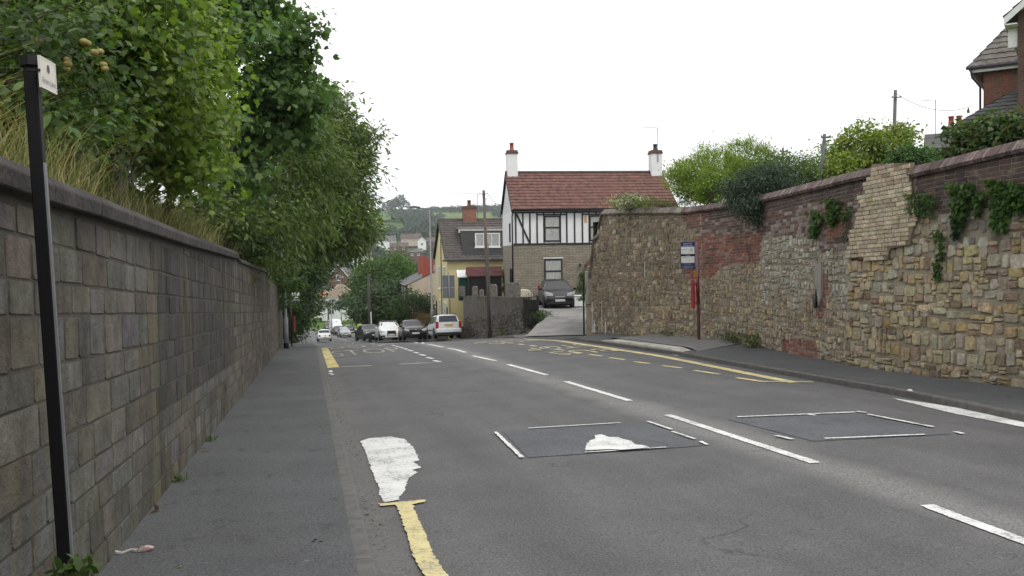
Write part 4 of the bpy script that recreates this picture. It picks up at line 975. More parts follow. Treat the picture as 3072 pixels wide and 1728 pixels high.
mb = MB(); mb.box(-.42, 9, -.32, -.28, E1-.22, E1-.02); mb.box(-.42, -.38, -.28, 6.3, E1-.22, E1-.02); mb.box(-.38, 9, -.28, -.001, E1-.06, E1-.03); mb.build('fascia', m_whitep, h1)
mb = MB(); mb.tube([(-.55, -.4, E1-.05), (6, -.4, E1-.05)], .06, 8); mb.tube([(-.4, -.4, E1-.1), (-.35, -.3, E1-.4), (-.1, -.08, E1-.75), (-.08, -.06, .2)], .04, 8)
mb.build('gutter_and_downpipe', plain('dark_purple_pipe', (.045, .035, .06), .5), h1, smooth=True)
# lean-to
B2 = at(2865, 400, 30.5); _c, _s = math.cos(-R_(47.5)), math.sin(-R_(47.5)); E2 = z_at(B[0]-.85*_c+2.75*_s, B[1]-.85*_s-2.75*_c, 388)-.6
lt = MB(); lt.box(-.5, 5, -2.4, -.003, 0, E2); lo = lt.build('side_room', m_brick_red, h1)
rm = MB(); hh2 = 1.55; l2 = math.hypot(2.7, hh2)
roof_plane(rm, (-.85, -2.75, E2-.02), (1, 0, 0), (0, 2.72, hh2), 6.4, l2, .3, .33, .03, .04, lim=lambda v: (v/l2*1.8, 6.4)); 
l3 = math.hypot(1.8, hh2); roof_plane(rm, (-.85, 0, E2-.02), (0, -1, 0), (1.8, 0, hh2), 2.75, l3, .3, .33, .03, .04, lim=lambda v: (0, 2.75*(1-v/l3)+.02))
rm.build('side_roof', noisy('grey_pantile', (.06, .062, .06), (.13, .135, .13), 3, .9, .5, 20), lo, fix=False)
mb = MB(); mb.box(-.8, 5, -2.72, -2.69, E2-.2, E2-.01); mb.box(-.8, -.77, -2.69, -.01, E2-.2, E2-.01); mb.build('fascia', m_whitep, lo)
# nearer wing with gable verge
B3 = at(3052, 400, 27.); h2 = thing('brick_house', 'brown brick gabled house cut off by the right edge of the view', 'house', (B3[0], B3[1], .6), -R_(47.5))
E3 = at(3047, 30, 27.)[2]-.6; m_bw = brickm('brown_brick', (.13, .065, .045), (.1, .05, .04), (.14, .12, .1), .225, .075, .012, .5)
mb = MB(); mb.box(0, 6, 0, 8, 0, E3); mb.prism([(0, E3), (6, E3), (3, E3+2.6)], 0, 8, 'y'); mb.build('wall', m_bw, h2)
rm = MB(); l4 = math.hypot(3.35, 2.9)
roof_plane(rm, (-.35, 8.2, E3-.3), (0, -1, 0), (3.35, 0, 2.9), 8.6, l4, .3, .33, .03, .04); roof_plane(rm, (6.35, -.4, E3-.3), (0, 1, 0), (-3.35, 0, 2.9), 8.6, l4, .3, .33, .03, .04)
rm.build('roof', m_pant, h2, fix=False)
for sg, e in ((1, -.35), (-1, 6.35)): mb = MB(); mb.prism([(e, E3-.52), (3, E3+2.38), (3, E3+2.6), (e, E3-.3)], -.42, -.38, 'y'); mb.build('bargeboard', m_whitep, h2)
mb = MB(); mb.box(-.35, .0, -.38, 8.2, E3-.54, E3-.5); mb.box(0, 6, -.38, 0, E3-.04, E3-.0); mb.build('soffit', m_whitep, h2)
window(h2, .25, 1.5, E3-1.9, E3-.55, -.002, m_blacktim, m_glass, .08, (), (.87,), sill=m_whitep)
mb = MB(); mb.box(-.28, -.02, .1, .22, E3-1.15, E3-.55); mb.build('alarm_box', m_whitep, h2)
# white house with chimney beyond
B4 = at(2775, 470, 50.); h3 = thing('white_cottage', 'small white cottage with grey slate roof and rendered chimney beyond the brick house', 'house', (B4[0], B4[1], 1.), -R_(40))
E4 = at(2790, 455, 50.)[2]-1.; mb = MB(); mb.box(0, 9, 0, 6, 0, E4); mb.prism([(0, E4), (6, E4), (3, E4+1.2)], 0, 9, 'x'); mb.build('wall', m_render, h3)
rm = MB(); l5 = math.hypot(3.2, 1.35); roof_plane(rm, (-.1, -.2, E4), (1, 0, 0), (0, 3.2, 1.35), 9.2, l5, .3, .25, .004, .02); roof_plane(rm, (9.1, 6.2, E4), (-1, 0, 0), (0, -3.2, 1.35), 9.2, l5, .3, .25, .004, .02)
rm.build('roof', noisy('slate_dark', (.07, .065, .065), (.13, .12, .115), 3, .8), h3, fix=False)
chimney(h3, 1.55, 2.6, E4+.6, at(2830, 379, 50.)[2]-1., 1.25, .8, noisy('grey_render2', (.3, .3, .28), (.44, .43, .4), 1, .9), 2, m_terra, True, noisy('capgrey', (.2, .2, .19), (.3, .3, .28), 3), .17, .6)
aerial(h3, .5, 2.4, E4+.4, 2.9, m_galvd, 0.)
# ---- valley houses
def small_house(label, px, py, d, w_, dp, eh, rh, wall, roofm, rz, hip=False, wins=(), cat='house', chim=True, zb=None, gable_front=False, bay=False):
    B = at(px, py, d); z0 = B[2] if zb is None else zb
    t = thing('valley_house', label, cat, (B[0], B[1], z0), -rz, 'houses in the valley'); x0 = -w_/2
    mb = MB(); mb.box(x0, -x0, 0, dp, -2, eh)
    if gable_front: mb.prism([(x0, eh), (-x0, eh), (0, eh+rh-.1)], 0, dp, 'y')
    elif not hip: mb.prism([(0, eh), (dp, eh), (dp/2, eh+rh-.1)], x0, -x0, 'x')
    mb.build('wall', wall, t); rm = MB()
    if gable_front:
        l = math.hypot(w_/2+.3, rh); roof_plane(rm, (x0-.3, dp+.3, eh-.05), (0, -1, 0), (w_/2+.3, 0, rh), dp+.6, l, .4, .4, .01, .03); roof_plane(rm, (-x0+.3, -.3, eh-.05), (0, 1, 0), (-w_/2-.3, 0, rh), dp+.6, l, .4, .4, .01, .03)
        for sg in (-1, 1): bb = MB(); bb.prism([(sg*(w_/2+.35), eh-.35), (0, eh+rh-.15), (0, eh+rh+.12), (sg*(w_/2+.35), eh-.02)], -.38, -.31, 'y'); bb.build('bargeboard', m_whitep, t)
    elif hip:
        l = math.hypot(dp/2+.3, rh); k = min(dp/2, w_/2-.2)
        roof_plane(rm, (x0-.3, -.3, eh-.05), (1, 0, 0), (0, dp/2+.3, rh), w_+.6, l, .4, .4, .01, .03, lim=lambda v: (v/l*(k+.3), w_+.6-v/l*(k+.3)))
        roof_plane(rm, (-x0+.3, dp+.3, eh-.05), (-1, 0, 0), (0, -dp/2-.3, rh), w_+.6, l, .4, .4, .01, .03, lim=lambda v: (v/l*(k+.3), w_+.6-v/l*(k+.3)))
        for sg in (-1, 1): 
            l2_ = math.hypot(k+.3, rh); roof_plane(rm, (sg*(x0-.3), dp+.3 if sg > 0 else -.3, eh-.05), (0, -sg, 0), (sg*(k+.3), 0, rh), dp+.6, l2_, .4, .4, .01, .03, lim=lambda v: (v/l2_*(dp/2+.3), dp+.6-v/l2_*(dp/2+.3)))
        hm = MB()
        for sx in (-1, 1): hm.tube([(sx*(w_/2+.3), -.3, eh), (sx*(w_/2-k), dp/2, eh+rh+.03)], .12, 6)
        hm.tube([(-(w_/2-k), dp/2, eh+rh+.03), ((w_/2-k), dp/2, eh+rh+.03)], .12, 6); hm.build('hip_tiles', plain('pale_hip', (.5, .42, .3), .8), t)
    else:
        l = math.hypot(dp/2+.3, rh); roof_plane(rm, (x0-.2, -.3, eh-.05), (1, 0, 0), (0, dp/2+.3, rh), w_+.4, l, .4, .4, .01, .03); roof_plane(rm, (-x0+.2, dp+.3, eh-.05), (-1, 0, 0), (0, -dp/2-.3, rh), w_+.4, l, .4, .4, .01, .03)
    rm.build('roof', roofm, t, fix=False)
    for (a, b, z0_, z1_) in wins: window(t, a, b, z0_, z1_, -.002, m_whitep, m_glass, .12, (), ((a+b)/2,), sill=m_whitep)
    if chim: chimney(t, x0+w_*.3, dp/2, eh+rh-.6, eh+rh+.9, .9, .7, m_brick_dk, 2, m_terra, False)
    return t
m_tan = noisy('tan_tiles', (.17, .13, .09), (.26, .2, .14), 3, .9); m_rooft = noisy('brown_tiles', (.09, .07, .06), (.15, .115, .1), 2, .9)
m_roofg = noisy('grey_tiles', (.1, .1, .1), (.17, .165, .16), 2, .9); m_roofo = noisy('orange_tiles', (.25, .1, .05), (.36, .16, .08), 2, .9)
W2 = lambda w_, rows=((1., 2.3), (3.6, 4.9)), n=2: [(-w_/2+w_*(i+.5)/n-.7, -w_/2+w_*(i+.5)/n+.7, a, b) for i in range(n) for a, b in rows]
small_house('white rendered house with tan hipped roof at the bend of the road', 1022, 955, 218, 9., 8, 5.2, 3.1, m_render, m_tan, camrot(1210), True, W2(9., n=2))
small_house('red brick house with tall white-edged gable above the tan roof', 1016, 890, 262, 5.2, 9, 6.2, 3.4, m_brick_dk, m_roofg, camrot(1060), False, [(-.9, .9, 1.4, 3.6), (-.6, .6, 4.9, 6.6)], gable_front=True)
small_house('slate-roofed house adjoining the red gabled house', 1050, 890, 272, 8, 8, 5.6, 3.6, m_brick_dk, m_roofg, camrot(1060), False, W2(8, n=1), chim=False)
small_house('house with orange tiled roof left of the tan roof', 972, 945, 235, 7, 8, 4.4, 2.2, m_render, m_roofo, camrot(1000), True, chim=False)
small_house('long brown-roofed house at the foot of the green field', 1233, 729, 560, 13, 8, 2.7, 3.4, m_pink, m_rooft, camrot(1300), False, [(-4.5, -3.2, .9, 2.), (1., 2.4, .9, 2.), (3.6, 4.8, .9, 2.)])
small_house('brown-roofed house below the long roof, left of it', 1198, 753, 500, 10.5, 8, 2.4, 2.7, m_brick_dk, m_rooft, camrot(1150), False, [(-3, -1.8, .8, 1.9), (1.8, 3, .8, 1.9)], chim=False)
small_house('white gabled house among the valley trees', 1266, 740, 520, 5, 7, 3.4, 2.4, m_render, m_rooft, camrot(1250), False, [(-.8, .8, .9, 2.1)], gable_front=True)
small_house('dark brick house behind the orange-red chimney stacks', 1246, 772, 430, 7, 7, 2.6, 1.9, m_brick_dk, m_roofg, camrot(1250), False, [(-2.2, -1., .9, 1.9), (1., 2.2, .9, 1.9)])
small_house('grey-roofed bungalow seen through the tree branches', 1094, 790, 400, 8, 8, 2.5, 2.6, m_render, m_roofg, camrot(1000), False, [(-2.5, -1.2, .9, 1.9), (1., 2.3, .9, 1.9)])
small_house('white-gabled house left of the valley trees', 1082, 812, 340, 7, 9, 4, 3, m_render, m_roofg, camrot(1180), False, W2(6, n=1), gable_front=True)
small_house('pale roofed house furthest left in the valley', 1158, 742, 640, 14, 9, 4.5, 4.5, m_render, m_roofg, camrot(1350), False, W2(12, n=2))
small_house('brown terrace row near the lamp post top in the valley', 1300, 736, 600, 9, 8, 2.6, 3., m_brick_dk, m_rooft, camrot(1400), False, [(-3, -1.6, .9, 1.9)])

# ================================================================ STREET FURNITURE
# near black sign post with small white street sign
P0 = at(214, 1790, 3.5); lean = at(92, 178, 3.5)
sp_ = thing('sign_post', 'black square post with small white sign, tilted, right in front of the left wall', 'sign post', (P0[0], P0[1], P0[2]))
mb = MB(); a, b = Vector(P0)+Vector((0, 0, -.35)), Vector(lean); mb.bar(a, b, .05, .05, up=(.0, 1, 0)); mb.build('post', plain('black_gloss', (.003, .003, .004), .6, 0, 0, spec=.2), sp_, True, bevel=.004)
mb = MB(); d_ = (b-a).normalized(); off = Vector((.029, -.012, 0)); mb.bar(a+off, b+off-d_*.42, .008, .02, up=(0, 1, 0)); mb.build('channel_strip', m_galv, sp_, True)
S0 = at(118, 165, 3.43); sd_ = Vector(ray(1150, 770)); sd_.z = 0; sd_.normalize(); nrm_ = Vector((sd_.y, -sd_.x, 0)); up_ = d_
c = [Vector(S0), Vector(S0)+sd_*.165, Vector(S0)+sd_*.165-up_*.127, Vector(S0)-up_*.127]
mb = MB(); mb.add([p for p in c]+[p-nrm_*.008 for p in c], [(0, 1, 2, 3), (4, 7, 6, 5), (0, 4, 5, 1), (1, 5, 6, 2), (2, 6, 7, 3), (3, 7, 4, 0)])
pn = mb.build('sign_plate', plain('cream_enamel', (.6, .56, .48), .5), sp_, True)
mb = MB()
for i in range(4):
    p, q = c[i]+nrm_*.0015, c[(i+1) % 4]+nrm_*.0015; cc = sum(c, Vector())/4+nrm_*.0015
    mb.add([p, q, q+(cc-q)*.07, p+(cc-p)*.07], [(0, 1, 2, 3)])
mb.build('sign_border', m_whitep, pn, True, fix=False)
def put_text(s, size, mat, origin, xdir, ydir, parent, name='lettering', n=None, bold=0.):
    o = text_obj(s, name, size, mat, bold=bold); me = o.data; xd, yd = Vector(xdir), Vector(ydir); nn = n or Vector((0, 0, 0))
    for v in me.vertices: v.co = Vector(origin)+xd*v.co.x+yd*v.co.y+nn
    bpy.data.objects.remove(o); return link(me, name, mat, parent, True)
m_ink = plain('dark_ink', (.05, .05, .07), .6); m_inkg = plain('faded_ink', (.25, .25, .27), .6)
cc = sum(c, Vector())/4
put_text('Bram Lane', .034, m_inkg, cc-up_*.03+nrm_*.002, sd_, up_, pn, bold=0.)
mb = MB(); mb.add([cc+up_*.025+sd_*(.013*math.cos(k*math.pi/6))+up_*(.018*math.sin(k*math.pi/6))+nrm_*.002 for k in range(12)], [tuple(range(12))]); mb.build('emblem', m_ink, pn, True, fix=False)
mb = MB(); mb.tube([b+d_*-.03, b+d_*.01], .042, 8); mb.bar(Vector(S0)-up_*.06, Vector(S0)-up_*.06-Vector((.05, 0, 0)), .01, .01); mb.build('clamp', m_black, sp_, True)
# bus stop with flag (right)
BS = hit(2097, 1017, .2); BS = np.array([BS[0], BS[1], float(G(BS[0], BS[1]))+.19])
bs1 = thing('bus_stop', 'bus stop pole with blue and white flag and red timetable case on the right pavement', 'bus stop', tuple(BS))
m_pole = noisy('faded_maroon', (.16, .05, .065), (.26, .15, .17), 2.2, .5, .1, stretch=(2, 2, .8)); m_mar = plain('maroon_paint', (.16, .012, .022), .4)
xr = Vector((math.cos(YAW), -math.sin(YAW), 0)); mb = MB(); mb.tube([(0, 0, -.1), (-.05, .0, 2.66)], .042, 10); mb.build('pole', m_pole, bs1, smooth=True)
mb = MB(); mb.tube([(-.012, 0, .95), (-.034, 0, 1.72)], .046, 10); mb.build('pole_sleeve', m_mar, bs1, smooth=True)
fl = Vector((-.05, 0, 0)); f0, f1 = fl-xr*.44, fl-xr*.055
m_navy = plain('navy_enamel', (.02, .028, .12), .35)
def panel(parent, name, a, b, z0, z1, th_, mat):
    n = Vector((a-b).cross(Vector((0, 0, 1)))).normalized()*th_/2; a, b = Vector(a), Vector(b); Z = Vector((0, 0, 1))
    mb = MB(); mb.add([a+n+Z*z0, b+n+Z*z0, b+n+Z*z1, a+n+Z*z1, a-n+Z*z0, b-n+Z*z0, b-n+Z*z1, a-n+Z*z1], [(0, 1, 2, 3), (7, 6, 5, 4), (0, 4, 5, 1), (1, 5, 6, 2), (2, 6, 7, 3), (3, 7, 4, 0)]); return mb.build(name, mat, parent)
fg = panel(bs1, 'flag', f0, f1, 1.93, 2.66, .03, m_navy)
m_wp = plain('white_panel', (.7, .72, .72), .5)
panel(fg, 'white_panel', f0+xr*.012, f1-xr*.012, 2.33, 2.53, .036, m_wp); panel(fg, 'white_panel', f0+xr*.012, f1-xr*.012, 2.09, 2.27, .036, m_wp)
panel(fg, 'black_strip', f0+xr*.008, f1-xr*.008, 2.275, 2.325, .035, m_black)
fw_ = -Vector((math.sin(YAW), math.cos(YAW), 0))*.02
W_ = Vector(BS); mid = (f0+f1)/2; Z = Vector((0, 0, 1))
for s_, z, x, sz, mm in (('Leeds Road', 2.615, 0, .05, m_wp), ('Church Lane', 2.56, 0, .05, m_wp), ('Buses', 2.45, -.1, .05, m_ink), ('Timetable', 2.3, 0, .035, m_wp), ('Services', 2.235, -.1, .035, m_ink), ('metro.co.uk 0113 245', 2.06, 0, .03, m_wp), ('Text your stop number', 2.0, 0, .032, m_wp), ('to 80207 for times', 1.955, 0, .032, m_wp)):
    if s_.startswith('metro'): s_ = 'Travel enquiries'
    put_text(s_, sz, mm, W_+mid+xr*x+Z*z+fw_*1.02, xr, Z, fg)
mb = MB(); c0 = mid+xr*.09+Z*2.44+fw_*1.02; mb.tube([c0+fw_*.0, c0+fw_*.05], [.045, .045], 14); mb.build('emblem', plain('pale_grey_disc', (.5, .52, .52), .5), fg)
mb = MB(); mb.bar(fl-xr*.06+Z*2.65, fl+Z*2.65, .02); mb.bar(fl-xr*.06+Z*1.95, fl+Z*1.95, .02); mb.build('flag_bracket', m_black, bs1)
tcx = Vector((-.03, 0, 0))-xr*.14
tc = panel(bs1, 'timetable_case', tcx-Vector((.03, .17, 0)), tcx+Vector((.05, .17, 0)), .85, 1.62, .045, plain('bright_red', (.3, .012, .018), .35))
mb = MB()
for z in (1.0, 1.5): mb.bar(tcx+Z*z, Vector((-.02, 0, z)), .025)
mb.build('case_bracket', m_mar, bs1)
mb = MB(); mb.prism([(0, 0), (.1, 0), (.07, .17), (.0, .2)], -.006, .006, 'y'); o = mb.build('orange_tag', plain('orange_sticker', (.5, .22, .02), .6), bs1); o.data.transform(Matrix.Translation((-.15, -.02, 1.7)))
# lamp posts
def lamp(label, px, py, d, h, z0=None, armx=-1.0, head='flat', thick=.075, group='street lamps', hx=1):
    B = at(px, py, d); z = B[2] if z0 is None else z0; t = thing('street_lamp', label, 'street lamp', (B[0], B[1], z), -YAW, group)
    mb = MB(); mb.tube([(0, 0, 0), (0, 0, 1.3), (0, 0, 1.34), (-.06, 0, h)], [thick*1.5, thick*1.5, thick, thick*.6], 10); mb.build('column', m_galv, t, smooth=True)
    mb = MB(); mb.tube([(-.06, 0, h-.02), (armx*.75-.06, 0, h+.09)], .03, 8); mb.build('arm', m_galvd, t)
    mb = MB(); q = armx; s = 1 if armx > 0 else -1
    mb.prism([(q*.55, h+.05), (q*1.25, h+.12), (q*1.25, h+.17), (q*.9, h+.23), (q*.55, h+.16)], -.13, .13, 'y'); mb.build('lamp_head', m_galvd if head == 'flat' else m_whitep, t, bevel=.02); return t
lamp('tall grey street lamp in front of the yellow cottage', 1297, 985, 60., 8.25, None, -1.25)
lamp('street lamp with white head beside the parked van', 996, 985, 150., 8.0, -13.0, -1.2, 'w', .09)
lamp('thin pale street lamp behind the tan roof', 1024, 975, 205., 10.5, -15, .6, 'w', .09)
# left lamp column and second bus stop
B = hit(868, 1040, .1); t = thing('street_lamp', 'pale grey lamp column with black base beside the end of the left wall', 'street lamp', (-.95, 36.6, float(G(0, 36.6))+PK), 0, 'street lamps')
mb = MB(); mb.tube([(0, 0, .22), (0, 0, 1.25), (0, 0, 1.3), (-.12, 0, 7.5)], [.1, .095, .06, .04], 12); mb.build('column', noisy('pale_grey_column', (.3, .3, .33), (.42, .42, .45), 3, .5, 0), t, smooth=True)
mb = MB(); mb.tube([(0, 0, -.05), (0, 0, .24)], .104, 12); mb.build('column_base', m_black, t, smooth=True)
mb = MB(); mb.bar((-.12, 0, 7.5), (.9, 0, 7.6), .05); mb.box(.7, 1.3, -.12, .12, 7.55, 7.68); mb.build('lamp_head', m_galv, t)
BL = (-.86, 43., float(G(0, 43))+PK); bs2 = thing('bus_stop', 'far bus stop with small blue and white flag against the dark trees on the left', 'bus stop', BL)
mb = MB(); mb.tube([(0, 0, 0), (0, 0, 2.62)], .035, 8); mb.build('pole', plain('dark_red_pole', (.05, .01, .012), .5), bs2, smooth=True)
f0, f1 = Vector((.05, 0, 0)), Vector((.42, -.05, 0)); fg = panel(bs2, 'flag', f0, f1, 2.1, 2.64, .03, m_navy)
panel(fg, 'white_panel', f0+xr*.01, f1-xr*.01, 2.44, 2.62, .036, m_wp); panel(fg, 'white_panel', f0+xr*.01, f1-xr*.01, 2.22, 2.4, .036, m_wp)
panel(bs2, 'timetable_case', Vector((.1, -.1, 0)), Vector((.17, .15, 0)), .7, 1.45, .05, m_mar)
# back of a road sign in front of the yellow cottage
B = at(1353, 1000, 57.); t = thing('road_sign', 'grey back of a two-panel road sign on a post, left of the stone garden wall', 'road sign', (B[0], B[1], -5.3), -YAW)
mb = MB(); mb.tube([(0, 0, 0), (-.1, 0, 4.3)], .045, 8); mb.build('post', m_galv, t, smooth=True)
for z0, z1 in ((2.6, 3.28), (3.3, 4.1)):
    mb = MB(); mb.box(-.52, .28, .05, .075, z0, z1); mb.build('sign_panel', plain('sign_back_grey', (.14, .145, .16), .55), t)
# utility poles
def pole(label, px, pyb, pyt, d, r=.12, lean=0., arm=.45, z0=None, mat=None, cross=.94):
    B = at(px, pyb, d); T = at(px, pyt, d); zt_ = T[2]; t = thing('utility_pole', label, 'utility pole', (B[0], B[1], B[2] if z0 is None else z0), -YAW, 'wooden utility poles')
    h = zt_-t.location.z; mb = MB(); mb.tube([(0, 0, -.3), (lean*h/2, 0, h/2), (lean*h, 0, h)], [r*1.15, r, r*.85], 10); mb.build('pole', mat or m_wood, t, smooth=True)
    mb = MB(); x = lean*h*cross; mb.bar((x-arm, -.1, h*cross), (x+arm, -.1, h*cross), .035); mb.tube([(x-arm*.9, -.1, h*cross), (x-arm*.9, -.1, h*cross+.05)], .018, 6); mb.tube([(x+arm*.9, -.1, h*cross), (x+arm*.9, -.1, h*cross+.05)], .018, 6)
    mb.build('crossarm', m_galvd, t); return t, (B, zt_)
up1, _ = pole('weathered brown telegraph pole in front of the garden wall', 1470, 1014, 572, 45.5, .088, -.028, .24, mat=noisy('weathered_pole_brown', (.085, .065, .058), (.16, .13, .115), 5, .9, .5, 30, stretch=(4, 4, .4)), cross=.975)
mb = MB(); mb.bar((-.3, 0, 5.9), (-.15, -.02, 5.9), .05); mb.bar((.2, 0, 3.6), (.0, -.02, 3.3), .03); mb.tube([(.11, -.1, 0), (-.02, -.13, 5)], .02, 5); mb.build('cable_and_brackets', m_galvd, up1)
pole('tall thin wooden pole behind the golden shrub on the wall', 2676, 480, 272, 30., .065, .026, .165, 1.2)
pole('grey leaning pole between the hedge and the pale shrub', 2458, 560, 403, 20.6, .045, .08, .11, 1.2, m_galvd)
pole('short thin pole behind the golden conifer', 2349, 560, 444, 27., .04, .0, .12, 1.2)
pole('dark pole in front of the trees beyond the parked cars', 1110, 985, 822, 80., .14, -.01, .3, -7.8, m_bark)
# wires
def wire(a, b, sag, label, r=.012):
    a, b = Vector(a), Vector(b); pts = [a.lerp(b, k/14)-Vector((0, 0, sag*4*(k/14)*(1-k/14))) for k in range(15)]; o_ = thing('overhead_wire', label, 'wire', tuple(a))
    mb = MB(); mb.tube(pts, r, 5, False); mb.build('cable', m_galvd, o_, True)
wire(at(2692, 283, 30), at(2918, 317, 33.), .35, 'thin wire from the tall pole to the brick house', .01)
wire(at(1466, 585, 45.4), at(1428, 618, 63), .2, 'thin wire from the telegraph pole to the yellow cottage chimney')
wire(at(1468, 585, 45.4), at(1508, 636, 54), .1, 'thin wire from the telegraph pole to the white house gable')
# small post by the parked cars and a green-yellow sign
B = at(1114, 990, 76.); t = thing('marker_post', 'thin white marker post behind the dark parked saloon', 'post', (B[0], B[1], B[2]-.5)); mb = MB(); mb.tube([(0, 0, 0), (0, 0, 2.1)], .05, 8); mb.build('post', m_whitep, t)
B = at(1081, 986, 84.); t = thing('person', 'person in a bright yellow-green top half hidden behind the dark parked saloon', 'person', (B[0], B[1], -7.8), R_(20))
def body():
    me = bpy.data.meshes.new('body'); J = [(0, 0, .95), (0, 0, 1.15), (0, 0, 1.38), (0, 0, 1.5), (0, .02, 1.62), (0, .02, 1.74), (.19, 0, 1.42), (.26, .02, 1.15), (.24, .12, .92), (-.19, 0, 1.42), (-.26, .02, 1.15), (-.24, .12, .92), (.1, 0, .9), (.12, .03, .5), (.12, 0, .08), (.12, .14, .03), (-.1, 0, .9), (-.12, .06, .5), (-.12, -.03, .08), (-.12, .11, .03)]
    Rr = [.16, .15, .17, .07, .095, .09, .065, .05, .035, .065, .05, .035, .095, .065, .045, .04, .095, .065, .045, .04]
    E = [(0, 1), (1, 2), (2, 3), (3, 4), (4, 5), (2, 6), (6, 7), (7, 8), (2, 9), (9, 10), (10, 11), (0, 12), (12, 13), (13, 14), (14, 15), (0, 16), (16, 17), (17, 18), (18, 19)]
    me.from_pydata(J, E, []); o = link(me, 'body', plain('skin_and_trousers', (.06, .055, .06), .8), t); sk = o.modifiers.new('skin', 'SKIN')
    for v, r in zip(me.skin_vertices[0].data, Rr): v.radius = (r, r*.8)
    me.skin_vertices[0].data[0].use_root = True; ss_ = o.modifiers.new('s', 'SUBSURF'); ss_.levels = ss_.render_levels = 1
body()
mb = MB(); mb.tube([(0, 0, .9), (0, 0, 1.15), (0, 0, 1.36), (0, 0, 1.48)], [.21, .19, .23, .1], 12); mb.tube([(.2, 0, 1.42), (.28, .02, 1.1)], [.09, .075], 8); mb.tube([(-.2, 0, 1.42), (-.28, .02, 1.1)], [.09, .075], 8); mb.build('jacket', plain('hi_vis_yellow', (.42, .55, .06), .7), t, smooth=True)

# ================================================================ CARS
m_tyre = plain('tyre_rubber', (.012, .012, .012), .85); m_rim = plain('alloy', (.35, .36, .37), .35, .8); m_carglass = plain('car_glass', (.02, .025, .035), .12, 0, 0, spec=.35)
m_carglassb = plain('car_glass_blue', (.09, .1, .19), .08, 0, 0, spec=1.); m_plastic = plain('black_plastic', (.012, .012, .013), .6)
m_lampg = plain('headlamp', (.62, .64, .66), .12, .3, 1.); m_red = plain('tail_lamp', (.35, .012, .015), .2, 0, .6); m_plateW = plain('plate_white', (.75, .75, .72), .5); m_plateY = plain('plate_yellow', (.72, .5, .05), .5)
m_chrome = plain('chrome', (.6, .6, .62), .15, 1.)
def car(label, loc, head, L_, W, H_c, paint, top, belt, side_x, plate, see='front', style='', group='cars parked along the road', glass=None, pitch=0., fhl=(.62, .66, .34, .15), cat='car', tail=None, wb=.3):
    glass = glass or m_carglass
    t = thing('parked_car' if 'driv' not in label else 'car', label, cat, loc, head, group); t.rotation_euler = (0, 0, head)
    w = W/2; tx = np.array([p[0] for p in top]); tzz = np.array([p[1] for p in top]); bx_ = np.array([p[0] for p in belt]); bz_ = np.array([p[1] for p in belt])
    TOP = lambda x: float(np.interp(x, tx, tzz)); BELT = lambda x: min(float(np.interp(x, bx_, bz_)), TOP(x)-.02)
    WID = lambda x: w*(1-.13*(abs(x)/(L_/2))**5)
    def WR(x): return WID(x)*(.93-.2*np.clip((TOP(x)-BELT(x))/(H_c-.95), 0, 1))
    zb = .2
    def sect(x):
        ww, b, T = WID(x), BELT(x), TOP(x); rr = .06*np.clip((T-b)/.3, 0, 1); wr = WR(x)
        return [(0, zb), (ww*.84, zb), (ww*.965, zb+.1), (ww, min(zb+.32, b-.12)), (ww*.99, b-.08), (ww*.955, b), (wr, T-rr), (wr-.07, T-rr*.25), (wr*.5, T+.012), (0, T+.02)]
    xs = sorted(set(np.round(np.concatenate([np.linspace(-L_/2, L_/2, 33), tx, [-L_/2+.04, L_/2-.04]]), 3)))
    V, Fc = [], []; n = 10
    for i, x in enumerate(xs):
        S = sect(x); k = 0.
        if i in (0, len(xs)-1): S = [(y*.93, z if z > zb+.2 else z+.1*(1-(z-zb)/.2)) for y, z in S]
        V += [(x, y, z) for y, z in S]+[(x, -y, z) for y, z in S[1:-1]]
    m_ = 2*n-2; ring = list(range(n))+list(range(m_-1, n-1, -1))
    ring = list(range(0, n))+[n+j for j in range(n-3, -1, -1)]
    for i in range(len(xs)-1):
        for j in range(m_):
            a, b = ring[j], ring[(j+1) % m_]; Fc.append([i*m_+a, i*m_+b, (i+1)*m_+b, (i+1)*m_+a])
    Fc.append([ring[j] for j in range(m_)]); Fc.append([(len(xs)-1)*m_+ring[j] for j in range(m_)][::-1])
    mb = MB(); mb.add(V, Fc); body_ = mb.build('body', paint, t, smooth=True)
    body_.data.set_sharp_from_angle(angle=R_(38))
    # side glass
    for sg in (1, -1):
        for (a, b) in side_x:
            g = MB(); q = np.linspace(a, b, 7); top_, bot = [], []
            for x in q:
                S = sect(x); p5, p6 = np.array(S[5]), np.array(S[6]); h = p6-p5
                lo = p5+h*.06; hi = p5+h*.93; nn = np.array([h[1], -h[0]]); nn = nn/(np.linalg.norm(nn)+1e-6)*.007
                bot.append((x, sg*(lo[0]+nn[0]), lo[1]+nn[1])); top_.append((x, sg*(hi[0]+nn[0]), hi[1]+nn[1]))
            g.add(bot+top_, [(i, i+1, 7+i+1, 7+i) if sg < 0 else (i+1, i, 7+i, 7+i+1) for i in range(6)]); g.build('side_window', glass, t, fix=False)
    # screens
    def screen(x0, x1, name, inset=.05, pad=(.06, .1)):
        g = MB(); q = np.linspace(x0, x1, 6); vs = []
        sgn = 1 if TOP(x1) > TOP(x0) else -1; dx = x1-x0; sl_ = math.atan2(TOP(x1)-TOP(x0), dx); ox, oz = -math.sin(sl_)*.012*1, math.cos(sl_)*.012
        for x in q:
            wr = WR(x)-inset-.04
            for y in np.linspace(-wr, wr, 7): vs.append((x+ox, y, TOP(x)+.02+oz-.015*abs(y/wr)**3))
        g.add(vs, [(i*7+j, i*7+j+1, (i+1)*7+j+1, (i+1)*7+j) for i in range(5) for j in range(6)]); return g.build(name, glass, t, fix=False)
    return t, screen, TOP, WID, w
